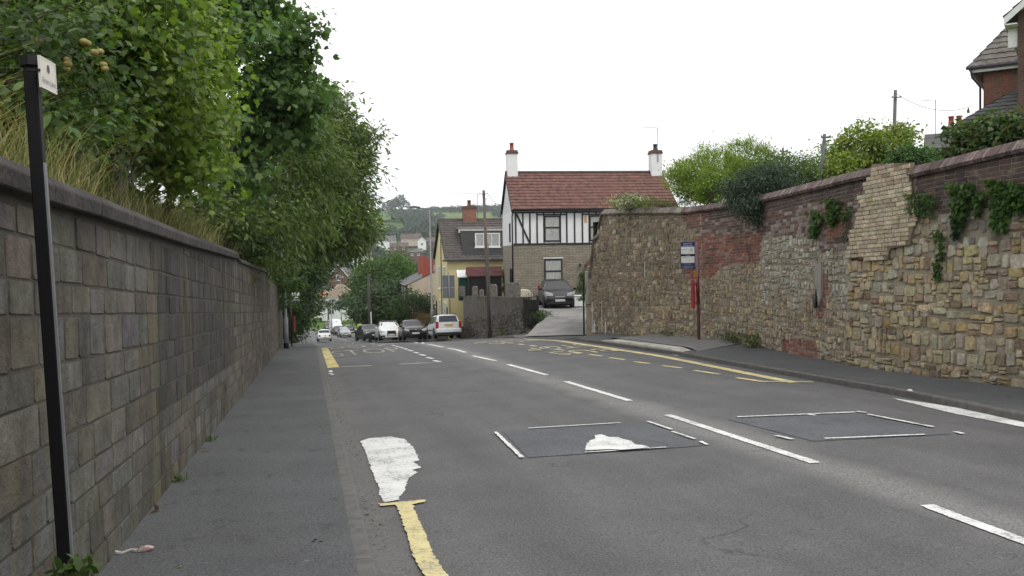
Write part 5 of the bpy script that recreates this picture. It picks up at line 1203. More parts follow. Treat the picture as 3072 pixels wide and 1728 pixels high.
def finish(t, screen, TOP, WID, w, L_, W, ws, rs, plate, front, fl=None, rl=None, wheel=.31, axles=None, grille=None, plate_z=.45, mir=True, mirx=None, mirm=None, rims=True, black_bumper=False, fogs=False, rl_m=None):
    screen(*ws, 'windscreen'); screen(*rs, 'rear_window')
    ax_ = axles or (-L_/2+.72, L_/2-.8)
    for x in ax_:
        for sg in (1, -1):
            y = sg*(W/2-.02); mb = MB(); mb.tube([(x, y-sg*.2, wheel), (x, y-sg*.02, wheel), (x, y, wheel)], [wheel, wheel, wheel*.93], 20); wh = mb.build('wheel', m_tyre, t)
            mb = MB(); mb.tube([(x, y, wheel), (x, y+sg*.008, wheel)], [wheel*.62, wheel*.58], 14); mb.build('rim', m_rim, wh)
            mb = MB(); mb.tube([(x, sg*(WID(x)-.1), wheel+.03), (x, sg*(WID(x)+.004), wheel+.03)], wheel+.055, 20); mb.build('wheel_arch', m_plastic, t)
    mb = MB(); mb.box(-L_/2+.2, L_/2-.2, -W/2+.12, W/2-.12, .14, .3); mb.build('underbody', m_plastic, t)
    x = L_/2
    if fl:
        yy_, zz, lw, lh = fl
        for sg in (1, -1):
            mb = MB(); mb.prism([(sg*(yy_-lw/2), zz-lh*.5), (sg*(yy_+lw*.45), zz-lh*.35), (sg*(yy_+lw*.55), zz+lh*.75), (sg*(yy_-lw*.1), zz+lh*.45), (sg*(yy_-lw/2), zz+lh*.1)], x-.32, x-.02, 'x'); mb.build('headlight', m_lampg, t, bevel=.015)
    if grille:
        for (gy, gz, gw, gh, gm) in grille: mb = MB(); mb.box(x-.1, x+.012, gy-gw/2, gy+gw/2, gz-gh/2, gz+gh/2); mb.build('grille', gm, t, bevel=.01)
    if rl:
        yy_, z0, z1, lw = rl
        for sg in (1, -1): mb = MB(); mb.box(-x-.012, -x+.22, sg*yy_-lw/2, sg*yy_+lw/2, z0, z1); mb.build('tail_light', rl_m or m_red, t, bevel=.02)
    for k, (xx, mt, sg) in enumerate(((x+.016, m_plateW, 1), (-x-.016, m_plateY, -1))):
        pz = plate_z if sg > 0 else plate_z+.2 if front else plate_z
        mb = MB(); mb.box(min(xx-sg*.03, xx), max(xx-sg*.03, xx), -.26, .26, pz-.056, pz+.056); pp_ = mb.build('number_plate', mt, t)
        if plate and ((sg > 0) == front):
            o = text_obj(plate, 'plate_text', .1, m_ink, parent=pp_); c_ = np.array([v.co[:] for v in o.data.vertices]); sc_ = .47/(c_[:, 0].max()-c_[:, 0].min())
            for v in o.data.vertices: v.co = (xx+sg*.004, v.co.x*sc_*sg, pz+v.co.y)
    if mir:
        mx = mirx if mirx is not None else ws[0]-.25 if ws[0] > ws[1] else ws[1]-.3
        for sg in (1, -1):
            mb = MB(); mb.box(mx-.06, mx+.06, sg*(W/2+.1)-.09, sg*(W/2+.1)+.09, .93, 1.06); mb.bar((mx, sg*(W/2-.08), .93), (mx, sg*(W/2+.08), .97), .04); mb.build('wing_mirror', mirm or m_plastic, t, bevel=.02)
def paint(name, c, met=0.): 
    m, nt, b = M_(name); b.inputs['Base Color'].default_value = (*c, 1); b.inputs['Metallic'].default_value = met; b.inputs['Roughness'].default_value = .35
    b.inputs['Coat Weight'].default_value = .3; b.inputs['Coat Roughness'].default_value = .08
    n = nz(nt, 5, 4, coord(nt)); nt.links.new(mix(nt, 1., c, ramp(nt, n.outputs[0], [(.3, (.88,)*3), (.7, (1.08,)*3)]), 'MULTIPLY'), b.inputs['Base Color']); return m
pw = paint('white_car_paint', (.68, .69, .7)); pk = paint('black_car_paint', (.006, .006, .007)); pg = paint('dark_grey_paint', (.05, .052, .055), .3); psv = paint('silver_paint', (.34, .35, .37), .5); pblk2 = paint('dark_green_paint', (.02, .022, .024), .3)
def car_at(px, py, d): p = at(px, py, d); return (float(p[0]), float(p[1]), float(G(p[0], p[1])))
RH = math.pi/2     # heading +Y
def slope_tilt(t, fwd=1):
    s = t.location.y; g = (float(G(t.location.x, s+2))-float(G(t.location.x, s-2)))/4; t.rotation_euler = (0, -math.atan(g)*fwd, t.rotation_euler.z) if False else (0, 0, t.rotation_euler.z)
    # pitch about the car's own lateral axis
    from mathutils import Euler
    hz = t.rotation_euler.z; f = Vector((math.cos(hz), math.sin(hz), 0)); gx_ = (f.y*g); f2 = Vector((f.x, f.y, gx_)).normalized(); left = Vector((-f.y, f.x, 0)).normalized(); upv = f2.cross(left)
    Mx = Matrix((f2, left, upv)).transposed(); t.rotation_euler = Mx.to_euler()
# 1 white estate, rear towards the camera
L_, W, H_c = 4.29, 1.71, 1.5
top = [(-2.145, .98), (-2.05, 1.0), (-1.72, 1.42), (-1.4, 1.49), (0, 1.5), (.35, 1.45), (1.1, .98), (1.85, .8), (2.145, .6)]; belt = [(-2.145, .95), (0, .92), (1.1, .9), (2.145, .55)]
p = car_at(1362, 1016, 54.6); c_ = car('white estate car with yellow number plate, rear towards us, parked by the garden wall', (p[0]-.35, p[1]+2.1, p[2]), RH+R_(1.), L_, W, H_c, pw, top, belt, [(-1.62, -1.0), (-.92, -.1), (-.02, .72)], 'FX02 MUU')
finish(c_[0], c_[1], c_[2], c_[3], c_[4], L_, W, (1.08, .4), (-2.06, -1.74), 'FX02 MUU', False, (.6, .62, .34, .15), (.72, .62, 1.05, .17), plate_z=.8, black_bumper=True, axles=(-1.33, 1.3), mirx=.85)
t = c_[0]; mb = MB(); mb.box(-2.2, -2.1, -.8, .8, .34, .6); mb.build('rear_bumper', pw, t, bevel=.04); mb = MB(); mb.box(-2.17, -2.0, -.78, .78, .2, .36); mb.build('bumper_skirt', m_plastic, t)
mb = MB(); mb.box(-2.17, -2.13, -.33, .33, .88, .915); mb.build('tailgate_handle', pw, t); mb = MB(); mb.bar((-2.03, -.02, 1.08), (-2.01, .32, 1.1), .02); mb.bar((-2.03, -.02, 1.08), (-1.95, -.1, 1.22), .02); mb.build('rear_wiper', m_plastic, t)
mb = MB(); [mb.tube([(-1.5, s*.58, 1.52), (-1.3, s*.58, 1.56), (.1, s*.58, 1.56), (.3, s*.58, 1.49)], .018, 6) for s in (1, -1)]; mb.build('roof_rail', m_plastic, t); slope_tilt(t)
mb = MB(); [mb.box(-1.0, 1.0, s*W/2-.012, s*W/2+.012, .5, .57) for s in (1, -1)]; mb.build('side_strip', m_plastic, t)
# 2 black hatch, front towards the camera, pale bonnet reflections
L_, W, H_c = 3.81, 1.66, 1.42
top = [(-1.9, .95), (-1.8, 1.05), (-1.5, 1.36), (-1.1, 1.42), (.0, 1.42), (.3, 1.37), (.98, .97), (1.6, .82), (1.8, .68), (1.905, .55)]; belt = [(-1.9, .9), (.98, .88), (1.905, .52)]
p = car_at(1236, 1020, 60.); c_ = car('black hatchback facing us between the white saloon and the white estate', (p[0]+.25, p[1]+1.9, p[2]), -RH+R_(1), L_, W, H_c, pk, top, belt, [(-1.4, -.7), (-.6, .3)], '')
finish(*c_, L_, W, (.96, .34), (-1.78, -1.52), 'PJ03 VNM', True, (.58, .67, .36, .16), (.72, .7, 1., .12), grille=[(0, .64, .9, .07, m_plastic), (0, .68, .09, .11, m_chrome)]); slope_tilt(c_[0])
# 3 white saloon facing us
L_, W, H_c = 4.7, 1.83, 1.43
top = [(-2.35, .95), (-1.75, 1.02), (-1.0, 1.38), (-.5, 1.42), (.1, 1.42), (.4, 1.37), (1.2, .97), (2.0, .83), (2.25, .7), (2.35, .58)]; belt = [(-2.35, .9), (1.2, .9), (2.35, .55)]
p = car_at(1164, 1019, 66.); c_ = car('white saloon with big dark grille and roof bars facing us between two dark cars', (p[0]+.25, p[1]+2.35, p[2]), -RH+R_(1), L_, W, H_c, pw, top, belt, [(-1.2, -.5), (-.4, .5)], '')
finish(*c_, L_, W, (1.17, .44), (-1.7, -1.05), 'MM61 ZGB', True, (.66, .66, .36, .13), (.75, .75, .95, .14), wheel=.33, plate_z=.42, grille=[(0, .53, .66, .4, m_plastic), (.68, .32, .36, .13, m_plastic), (-.68, .32, .36, .13, m_plastic), (0, .19, 1.1, .06, m_plastic)], mirm=pw); t = c_[0]
mb = MB(); [mb.box(x-.03, x+.03, -.62, .62, 1.5, 1.53) for x in (-.6, .2)]; [mb.box(x-.03, x+.03, s*.6-.03, s*.6+.03, 1.4, 1.5) for x in (-.6, .2) for s in (1, -1)]; mb.build('roof_bars', m_chrome, t); slope_tilt(t)
# 4 dark saloon facing us
L_, W, H_c = 4.45, 1.7, 1.36
top = [(-2.2, .9), (-1.6, .97), (-1.05, 1.33), (-.5, 1.36), (.1, 1.36), (.4, 1.31), (1.1, .93), (1.9, .8), (2.12, .7), (2.22, .6)]; belt = [(-2.2, .86), (1.1, .86), (2.22, .55)]
p = car_at(1106, 1021, 72.); c_ = car('dark saloon facing us, left of the white saloon with roof bars', (p[0]+.2, p[1]+2.2, p[2]), -RH+R_(9), L_, W, H_c, pblk2, top, belt, [(-1.2, -.5), (-.4, .5)], '')
finish(*c_, L_, W, (1.07, .44), (-1.55, -1.1), 'R414 KOA', True, (.6, .62, .34, .12), (.72, .7, .9, .14), grille=[(0, .62, .5, .1, m_plastic)]); slope_tilt(c_[0])
# 5 small round white car driving away
L_, W, H_c = 4.08, 1.72, 1.5
top = [(-2.04, .55), (-1.85, .82), (-1.4, 1.02), (-.75, 1.4), (-.2, 1.5), (.3, 1.42), (.95, 1.0), (1.5, .88), (1.85, .7), (2.04, .5)]; belt = [(-2.04, .5), (-1.4, .9), (.95, .9), (2.04, .45)]
p = car_at(974, 1022.5, 109.); c_ = car('small round-roofed white car driving away down the hill', (p[0]-.05, p[1]+2.0, p[2]), RH+R_(2), L_, W, H_c, pw, top, belt, [(-.7, .65)], '', group=None)
finish(*c_, L_, W, (.93, .36), (-1.36, -.78), 'YJ06 KDF', False, (.6, .62, .3, .2), (.62, .6, .82, .2), plate_z=.5); slope_tilt(c_[0])
mb = MB(); mb.box(-2.06, -1.9, -.78, .78, .26, .48); mb.build('rear_bumper', psv, c_[0], bevel=.05)
# 6-10 small far cars
HT = [(-1.95, .9), (-1.85, 1.0), (-1.5, 1.38), (-.5, 1.47), (.3, 1.42), (1.1, .98), (1.7, .84), (1.95, .6)]; HBt = [(-1.95, .85), (1.1, .9), (1.95, .55)]
def far_car(label, px, py, d, pm, front=True, dx=0, glass=None, head=None, group='cars parked along the road'):
    p = car_at(px, py, d); c_ = car(label, (p[0], p[1]+2, p[2]), (head if head is not None else (-RH+R_(7) if front else RH)), 3.9, 1.72, 1.47, pm, HT, HBt, [(-1.3, -.5), (-.4, .5)], '', group=group)
    finish(*c_, 3.9, 1.72, (1.07, .38), (-1.82, -1.52), '', True, (.6, .7, .36, .17), (.74, .7, 1., .12), grille=[(0, .62, .6, .12, m_plastic), (0, .36, .9, .14, m_plastic)]); slope_tilt(c_[0]); return c_[0]
far_car('silver hatchback facing us in front of the white van', 1034, 1009.5, 134., psv)
far_car('dark car tucked between the silver hatchback and the van', 1018, 1004, 143., pg)
far_car('dark car parked behind the van near the bend', 988, 992, 160., pk)
far_car('dark car half hidden by the trees on the far left of the road', 897, 994, 152., pk, False)
far_car('black car peeping out behind the silver hatchback, right', 1052, 1007, 146., pk)
# van
L_, W, H_c = 5.4, 1.97, 2.35
top = [(-2.7, 2.2), (-2.5, 2.33), (-1, 2.35), (1.1, 2.33), (1.35, 2.2), (1.95, 1.3), (2.5, 1.05), (2.7, .8)]; belt = [(-2.7, 1.2), (1.95, 1.2), (2.7, .7)]
p = car_at(1009, 998, 150.); c_ = car('white high-roofed van parked facing us beside the lamp post', (p[0], p[1]+2.7, p[2]), -RH+R_(5), L_, W, H_c, pw, top, belt, [(.5, 1.3)], '', cat='van')
finish(*c_, L_, W, (1.93, 1.4), (-2.69, -2.6), '', True, (.72, .85, .36, .22), (.85, .9, 1.3, .12), wheel=.34, grille=[(0, .75, .8, .16, m_plastic), (0, .45, 1.5, .2, m_plastic)]); slope_tilt(c_[0]); c_[0].name = 'parked_van'
# Driveway car
L_, W, H_c = 4.03, 1.69, 1.49
top = [(-2.0, .95), (-1.9, 1.05), (-1.55, 1.4), (-.7, 1.49), (.2, 1.46), (.45, 1.4), (1.2, 1.0), (1.72, .84), (1.95, .7), (2.015, .58)]; belt = [(-2., .95), (1.2, .92), (2.015, .54)]
p = at(1682, 925, 46.5); c_ = car('black hatchback parked on the driveway in front of the half-timbered house', (float(p[0])+.3, float(p[1])+2.0, -2.82), -RH+R_(-9), L_, W, H_c, pk, top, belt, [(-1.4, -.6), (-.5, .5)], '', group=None)
finish(*c_, L_, W, (1.17, .48), (-1.88, -1.58), 'MM10 DLN', True, (.58, .74, .4, .2), (.74, .8, 1.1, .12), plate_z=.42, grille=[(0, .3, 1.1, .12, m_plastic), (0, .6, .55, .035, m_chrome)], mirm=pk)
B = at(1735, 905, 47.5); t = thing('storage_box', 'small white patterned box beside the driveway car', 'box', (B[0], B[1], -2.8)); mb = MB(); mb.box(-.35, .35, -.25, .25, 0, .55); mb.build('tub', m_whitep, t, bevel=.03); mb = MB(); mb.box(-.38, .38, -.28, .28, .555, .62); mb.build('lid', m_wp, t, bevel=.02)
# ================================================================ VEGETATION
LEAF = {   # 2D outlines in unit length, first point at the stalk
 'maple': np.array([(0, 0), (.28, .04), (.5, .22), (.4, .4), (.58, .68), (.24, .72), (0, 1.), (-.24, .72), (-.58, .68), (-.4, .4), (-.5, .22), (-.28, .04)]),
 'oval': np.array([(0, 0), (.22, .3), (.2, .7), (0, 1.), (-.2, .7), (-.22, .3)]),
 'thin': np.array([(0, 0), (.13, .4), (0, 1.), (-.13, .4)]),
 'ivy': np.array([(0, 0), (.4, .1), (.3, .5), (0, 1.), (-.3, .5), (-.4, .1)]),
 'kite': np.array([(0, 0), (.3, .45), (0, 1.), (-.3, .45)])}
def unit(v): return v/(np.linalg.norm(v, axis=-1, keepdims=True)+1e-9)
def leaves(P, out, size, kind, droop=.5, up=.6, rand=.6, sv=.3):
    """P positions, out outward directions. returns (N,k,3)"""
    N = len(P); T = LEAF[kind]; n = unit(out*.45+np.array([0, 0, up])+rng.normal(size=(N, 3))*rand)
    d = unit(out+np.array([0, 0, -droop])+rng.normal(size=(N, 3))*.7); d = unit(d-n*(d*n).sum(1, keepdims=True)); s = np.cross(n, d)
    L = size*np.clip(1+rng.normal(size=(N, 1, 1))*sv, .4, 1.8)
    t = T[None]; fold = np.abs(t[..., :1])*.35*n[:, None]
    return P[:, None]+L*(t[..., :1]*s[:, None]+t[..., 1:]*d[:, None]+fold)
def tint(N, pal, var=.18, clump=None):
    c = np.array(pal)[rng.integers(0, len(pal), N)]; k = np.clip(1+rng.normal(size=(N, 1))*var, .5, 1.6)
    if clump is not None: k = k*clump
    return np.clip(c*k, .004, .6)
G_SYC = [(.085, .155, .05), (.105, .18, .06), (.07, .13, .045), (.13, .2, .07)]
G_MAP = [(.165, .245, .045), (.2, .275, .055), (.13, .2, .04), (.23, .3, .07), (.1, .165, .04)]
G_APP = [(.065, .11, .04), (.08, .13, .045), (.05, .085, .032), (.1, .14, .06)]
G_ASH = [(.095, .14, .045), (.115, .165, .052), (.075, .115, .038), (.14, .18, .06)]
G_DRK = [(.042, .075, .026), (.055, .095, .03), (.034, .062, .022)]
G_YEL = [(.22, .29, .045), (.18, .26, .035), (.26, .32, .07), (.12, .2, .03)]
G_BLU = [(.035, .06, .035), (.045, .075, .04), (.03, .05, .03)]
def crown_pts(c, r, nclump, per, cr, shell=.55, flat=.6, zmin=None, keep=None):
    c = np.array(c, float); r = np.array(r, float); out = []; C = []
    while len(C) < nclump:
        d = unit(rng.normal(size=3)); rad = rng.uniform(shell, 1.)**.7; k = 1+.18*math.sin(d[0]*5+c[0])*math.cos(d[2]*4+c[1])+rng.normal()*.07
        p = c+d*r*rad*k
        if zmin is not None and p[2] < zmin: continue
        if keep is not None and not keep(p): continue
        C.append(p)
    C = np.array(C); crs = cr*rng.uniform(.6, 1.35, len(C)); P = np.repeat(C, per, 0)+rng.normal(size=(len(C)*per, 3))*np.array([.5, .5, .5*flat])*np.repeat(crs, per)[:, None]
    O = unit((P-c)/r+unit(P-np.repeat(C, per, 0))*.7); ck = np.repeat(rng.uniform(.78, 1.22, len(C)), per)[:, None]
    return C, P, O, ck
def branches(mb, base, top_, C, r0, lim=40):
    base, top_ = np.array(base, float), np.array(top_, float); h = top_-base
    mb.tube([base, base+h*.35+rng.normal(size=3)*.05, base+h*.7+rng.normal(size=3)*.1, top_], [r0, r0*.8, r0*.55, r0*.2], 9)
    idx = rng.permutation(len(C))[:lim]
    for i in idx:
        p = C[i]; t = np.clip((p[2]-base[2])/max(h[2], .1)*.8-.12, .12, .95); a = base+h*t; m = (a+p)/2+rng.normal(size=3)*.12*np.linalg.norm(p-a)*.5+np.array([0, 0, .06*np.linalg.norm(p-a)])
        rr = r0*.3*(1-t*.6); mb.tube([a, m, p], [rr, rr*.55, rr*.15], 5, False)
def tree(name, label, base, ctr, r, nclump, per, cr, size, kind, pal, mat=None, r0=.12, cat='tree', group=None, shell=.5, flat=.6, droop=.5, trunk_top=None, keep=None, zmin=None, sv=.3, lim=40, extra=None, up=.6, var=.18):
    t = thing(name, label, cat, tuple(float(x) for x in base), 0, group)
    C, P, O, ck = crown_pts(ctr, r, nclump, per, cr, shell, flat, zmin, keep)
    if extra is not None:
        for (c2, r2, n2) in extra:
            a, b, c_, d_ = crown_pts(c2, r2, n2, per, cr, shell, flat, zmin, keep); C = np.concatenate([C, a]); P = np.concatenate([P, b]); O = np.concatenate([O, c_]); ck = np.concatenate([ck, d_])
    V = leaves(P, O, size, kind, droop, up, sv=sv); poly_soup('crown', V, V.shape[1], mat or m_leaf, tint(len(P), pal, var, ck), t, True)
    mb = MB(); tt = trunk_top if trunk_top is not None else (ctr[0], ctr[1], ctr[2]+r[2]*.6); branches(mb, (base[0], base[1], base[2]-.3), tt, C, r0, lim); mb.build('trunk', m_bark, t, True, smooth=True, fix=False)
    return t, C
def onbank(px, dist_s):   # ground point on the bank in picture column px at distance s
    d = ray(px, 600); x = d[0]/d[1]*dist_s; return (x, dist_s, bank_z(min(x, LWX-.3), dist_s))
def P3(px, py, d): p = at(px, py, d); return (float(p[0]), float(p[1]), float(p[2]))
# left bank trees (near to far)
b = onbank(40, 5.6)
t, C = tree('apple_tree', 'apple tree with green and reddish apples above the black sign post', (b[0]-.6, b[1]+.5, b[2]), P3(60, 120, 7.4), (1.75, 1.5, 1.2), 130, 60, .4, .062, 'oval', G_APP, r0=.09, droop=.3, keep=lambda p: p[0] < LWX-.3, extra=[(P3(240, 165, 6.6), (.45, .4, .3), 22)])
m_apple = noisy('apple_skin', (.2, .26, .05), (.36, .2, .07), 9, .4, 0)
for px, py in ((118, 121), (252, 125), (283, 157), (300, 155), (202, 180), (204, 192), (200, 208), (315, 207), (310, 194), (262, 130)):
    c = P3(px, py, 6.25+rng.uniform(-.15, .2)); me = bpy.data.meshes.new('apple'); bm = bmesh.new(); bmesh.ops.create_uvsphere(bm, u_segments=14, v_segments=10, radius=.029)
    for v in bm.verts:
        q = math.hypot(v.co.x, v.co.y)/.029; v.co.z *= .88; v.co.z -= .009*math.exp(-q*q*9)*(1 if v.co.z > 0 else -.6)
        v.co += Vector(c)
    bm.to_mesh(me); bm.free(); me.shade_smooth(); link(me, 'apple', m_apple, t, True)
b = onbank(330, 8.5)
tree('maple_tree', 'bright yellow-green maple bush leaning over the wall beside the apple tree', b, P3(400, 200, 9.4), (1.65, 1.9, 1.2), 210, 95, .42, .066, 'maple', G_MAP, r0=.1, droop=.8, extra=[(P3(330, 40, 8.9), (1.5, 1.4, 1.), 70), (P3(170, 275, 8.8), (1., 1.2, .4), 40), (P3(545, 280, 10.2), (.7, 1.3, 1.25), 75)], keep=lambda p: p[0] < LWX+.1)
tree('bank_thicket', 'shadowy green thicket filling the bank behind the maples', (-6.5, 9.5, 3.), (-6.2, 9.5, 3.4), (1.8, 5.5, 1.5), 220, 60, .7, .11, 'oval', G_SYC, r0=.08, cat='thicket')
tree('bank_thicket', 'second thicket further along the bank behind the sycamore trunk', (-6.2, 19, 2.6), (-5.8, 19, 2.8), (1.7, 5.5, 1.6), 200, 60, .7, .12, 'oval', G_ASH, r0=.08, cat='thicket')
b = onbank(470, 12.)
tree('maple_tree', 'smaller yellow-green maple below, right of the bright maple', b, P3(585, 425, 11.8), (.6, 1.1, .42), 50, 60, .34, .075, 'maple', [(.085, .15, .02), (.1, .17, .025), (.07, .12, .02)], r0=.06, droop=.8, keep=lambda p: p[0] < LWX-.1)
b = onbank(655, 16.)
tree('sycamore_tree', 'tall sycamore with large dark green leaves rising out of the top of the view', b, P3(712, 230, 17.), (1.3, 2.0, 3.0), 105, 75, .42, .105, 'maple', G_SYC, r0=.16, droop=.7, extra=[(P3(700, -80, 17.), (1.0, 1.8, 1.6), 45), (P3(845, 200, 16.5), (.5, .6, .35), 12), (P3(890, 130, 16.4), (.2, .3, .2), 4), (P3(940, 70, 16.4), (.1, .1, .12), 2), (P3(850, 340, 17.), (.9, 1.0, .7), 30), (P3(900, 310, 17), (.5, .5, .3), 9)], trunk_top=P3(665, 30, 17.5), shell=.35)
b = onbank(700, 21.)
tree('ash_tree', 'feathery ash tree just beyond the sycamore, its foliage over the wall', b, P3(820, 520, 22.), (1.9, 2.2, 2.2), 190, 80, .6, .17, 'thin', G_ASH, r0=.13, droop=.9, extra=[(P3(740, 650, 20.), (1.2, 1.4, 1.), 50)])
b = (-3., 32., bank_z(-3., 32.))
tree('ash_tree', 'tall spreading ash tree overhanging the road, outline against the sky', b, P3(960, 430, 34.), (1.75, 2.6, 2.2), 190, 90, .7, .24, 'thin', G_ASH, r0=.2, droop=.8, extra=[(P3(1030, 540, 34.), (1.1, 1.6, 1.9), 95), (P3(1035, 690, 34.5), (1.1, 1.7, 1.2), 60), (P3(935, 290, 33.), (.7, 1., .7), 26), (P3(1115, 410, 34.), (.2, .3, .1), 3), (P3(960, 620, 33.5), (1.7, 1.9, 1.7), 80)], shell=.35)
b = (-3.2, 46., bank_z(-3.2, 46.))
tree('dark_tree', 'dark dense tree over the pavement behind the lamp column', b, P3(900, 720, 47.), (2.1, 2.6, 2.4), 190, 80, .8, .15, 'kite', G_DRK, m_leafd, r0=.2, extra=[(P3(868, 855, 48.), (1.1, 2.5, 1.9), 100), (P3(965, 700, 48.), (2.0, 2.5, 1.4), 90)])
b = (-3.4, 66., bank_z(-3.4, 66.))
tree('dark_tree', 'dark tree hanging low over the far bus stop', b, P3(900, 790, 68.), (2.0, 3., 3.), 170, 80, .9, .18, 'kite', G_DRK, m_leafd, r0=.2, extra=[(P3(895, 900, 66.), (1.2, 3., 2.2), 110), (P3(915, 830, 70), (1.7, 3, 2.2), 70)])
tree('dark_tree', 'dark tree furthest down the left side of the road', (-6, 90, -8.6), (-2.9, 92, -5.), (3.2, 4, 4.4), 170, 80, 1.2, .26, 'kite', G_DRK, m_leafd, r0=.25, group='dark trees down the left of the road')
tree('dark_tree', 'dark tree beside the bend, beyond the furthest left tree', (-9, 122, -11.5), (-5.8, 125, -7.5), (3.8, 5, 5.), 150, 70, 1.5, .35, 'kite', G_DRK, m_leafd, r0=.3, group='dark trees down the left of the road')
# bushes at the foot of those trees
for i, (px, py, d, rx, rz, pal, lab) in enumerate(((640, 655, 15.5, .7, .32, G_ASH, 'leafy shrub above the coping by the sycamore trunk'), (700, 700, 19, .8, .6, G_APP, 'low shrub spilling over the coping where the wall steps down'), (770, 770, 26, .9, .8, G_ASH, 'shrub hanging over the far end of the wall'), (845, 850, 36, .9, 1.1, G_SYC, 'ivy-like bush hanging over the wall end beside the lamp column'), (880, 955, 52, 1.0, 1.0, G_DRK, 'dark low bush at the back of the far pavement'), (20, 375, 6.8, .6, .22, G_SYC, 'nettle-like shrub above the wall behind the sign post'))):
    c = P3(px, py, d); c = (min(c[0], LWX-.12-(.0 if d > 30 else .15)), c[1], c[2])
    tree('bank_shrub', lab, (c[0]-.3, c[1], c[2]-rz), c, (rx, rx*1.5, rz), 60, 60, .35 if d < 30 else .6, .07+d*.002, 'oval', pal, r0=.03, cat='shrub', group='shrubs above the left wall')
# dead/dry grasses on the bank (nobody could count them)
def blades(name, label, P, h, wdt, pal, lean=.35, seg=3, curl=.5, cat='grass'):
    N = len(P); a = rng.uniform(0, 2*math.pi, N); d = np.stack([np.cos(a), np.sin(a), np.zeros(N)], 1); d[:, 0] += .35; H = h*rng.uniform(.45, 1.25, N)[:, None]; s = np.stack([-d[:, 1], d[:, 0], np.zeros(N)], 1)*wdt
    ln = lean*rng.uniform(.2, 1.6, N)[:, None]; pts = []
    for k in range(seg+1):
        t = k/seg; pts.append(P+np.array([0, 0, 1])*H*(t-curl*.35*t*t*t)+d*ln*H*(t*t))
    V = []; 
    for k in range(seg):
        w0, w1 = 1-k/seg, max(1-(k+1)/seg, .08); V.append(np.stack([pts[k]-s*w0, pts[k]+s*w0, pts[k+1]+s*w1, pts[k+1]-s*w1], 1))
    V = np.stack(V, 1).reshape(-1, 4, 3); c = np.repeat(tint(N, pal, .2), seg, 0)
    o = poly_soup(name, V, 4, m_grassb, c); props(o, label, cat, None, 'stuff'); return o
def bank_pts(n, s0, s1, o0, o1):
    s = s0+(s1-s0)*rng.random(n)**1.4; o_ = o0+(o1-o0)*rng.random(n)**1.3; cl_ = np.sin(s*1.3)*.5+np.sin(s*3.1+1)*.5+rng.normal(size=n)*.7 > -.4; s, o_ = s[cl_], o_[cl_]
    return np.array([(LWX-.3-b_, a_, bank_z(LWX-.3-b_, a_)-.04) for a_, b_ in zip(s, o_)])
blades('bank_grass', 'green grass growing on the bank above the left wall', bank_pts(22000, 2, 38, -.08, 2.8), .5, .0055, [(.09, .13, .03), (.12, .15, .04), (.07, .11, .03)], .4)
blades('dry_grass', 'tall dry straw-coloured grass on the bank above the left wall', bank_pts(13000, 3, 24, -.08, 1.9), .8, .004, [(.36, .31, .17), (.3, .26, .13), (.42, .37, .22), (.2, .19, .08)], .5, 4, .9)
def ground_cover(name, label, P, size, pal, kind='oval', spread=.12, per=8, cat='weeds'):
    Q = np.repeat(P, per, 0)+rng.normal(size=(len(P)*per, 3))*spread*np.array([1, 1, .8])+np.array([0, 0, spread*.8]); O = unit(rng.normal(size=Q.shape)+np.array([.6, -.3, .6]))
    V = leaves(Q, O, size, kind, .3); o = poly_soup(name, V, V.shape[1], m_leaf, tint(len(Q), pal)); props(o, label, cat, None, 'stuff'); return o
ground_cover('bank_weeds', 'leafy weeds and brambles covering the bank above the left wall', bank_pts(2600, 2, 44, .6, 3.4), .065, [(.07, .115, .03), (.09, .14, .035), (.05, .09, .025), (.12, .14, .04)])
ground_cover('bank_undergrowth', 'dark undergrowth beneath the trees further up the left bank', bank_pts(5200, 4, 75, 1.6, 6.5), .13, G_DRK+G_SYC, 'kite', .35, 7)
# trees on the right side of the far road
tree('roadside_tree', 'bright green bushy tree right of the far road, behind the dark pole', (9.2, 104, -9.8), P3(1150, 858, 100.), (3.4, 3.6, 3.3), 230, 75, 1.2, .27, 'kite', [(.07, .13, .03), (.085, .15, .035), (.055, .1, .026)], r0=.25, extra=[(P3(1108, 868, 104), (1.8, 2.4, 2.6), 80)], cat='tree')
tree('roadside_tree', 'taller green tree behind the pole, touching the terrace house roof', (13, 112, -9.6), P3(1200, 862, 112.), (2.9, 3.8, 3.7), 190, 75, 1.3, .3, 'kite', [(.06, .105, .03), (.07, .12, .033)], r0=.25)
tree('roadside_tree', 'dark green tree above the dark parked saloon', (8.3, 88, -8.3), P3(1165, 905, 86.), (2.8, 2.8, 2.3), 170, 75, 1., .22, 'kite', G_DRK, m_leafd, r0=.2, extra=[(P3(1110, 930, 90.), (2., 2.5, 1.6), 80)])
tree('roadside_tree', 'green tree overhanging the far parked cars on the right', (7.6, 125, -11), P3(1100, 905, 122.), (2.2, 3.2, 3.4), 170, 70, 1.1, .3, 'kite', [(.05, .09, .025), (.06, .105, .03)], r0=.2)
tree('garden_shrub', 'rounded shrub with white blossom flecks left of the grey lamp post', (10.6, 72, -6.6), P3(1238, 925, 72.), (1.75, 1.8, 1.45), 130, 65, .7, .15, 'kite', [(.045, .08, .024), (.06, .1, .03), (.035, .06, .02)], r0=.07, cat='shrub')
tree('garden_shrub', 'straggly shrub with reddish stems beside the lamp post base', (9.2, 63, -5.9), P3(1272, 958, 63.), (.8, 1., .5), 45, 45, .4, .11, 'thin', [(.1, .11, .04), (.22, .09, .04), (.16, .13, .06)], r0=.03, cat='shrub')
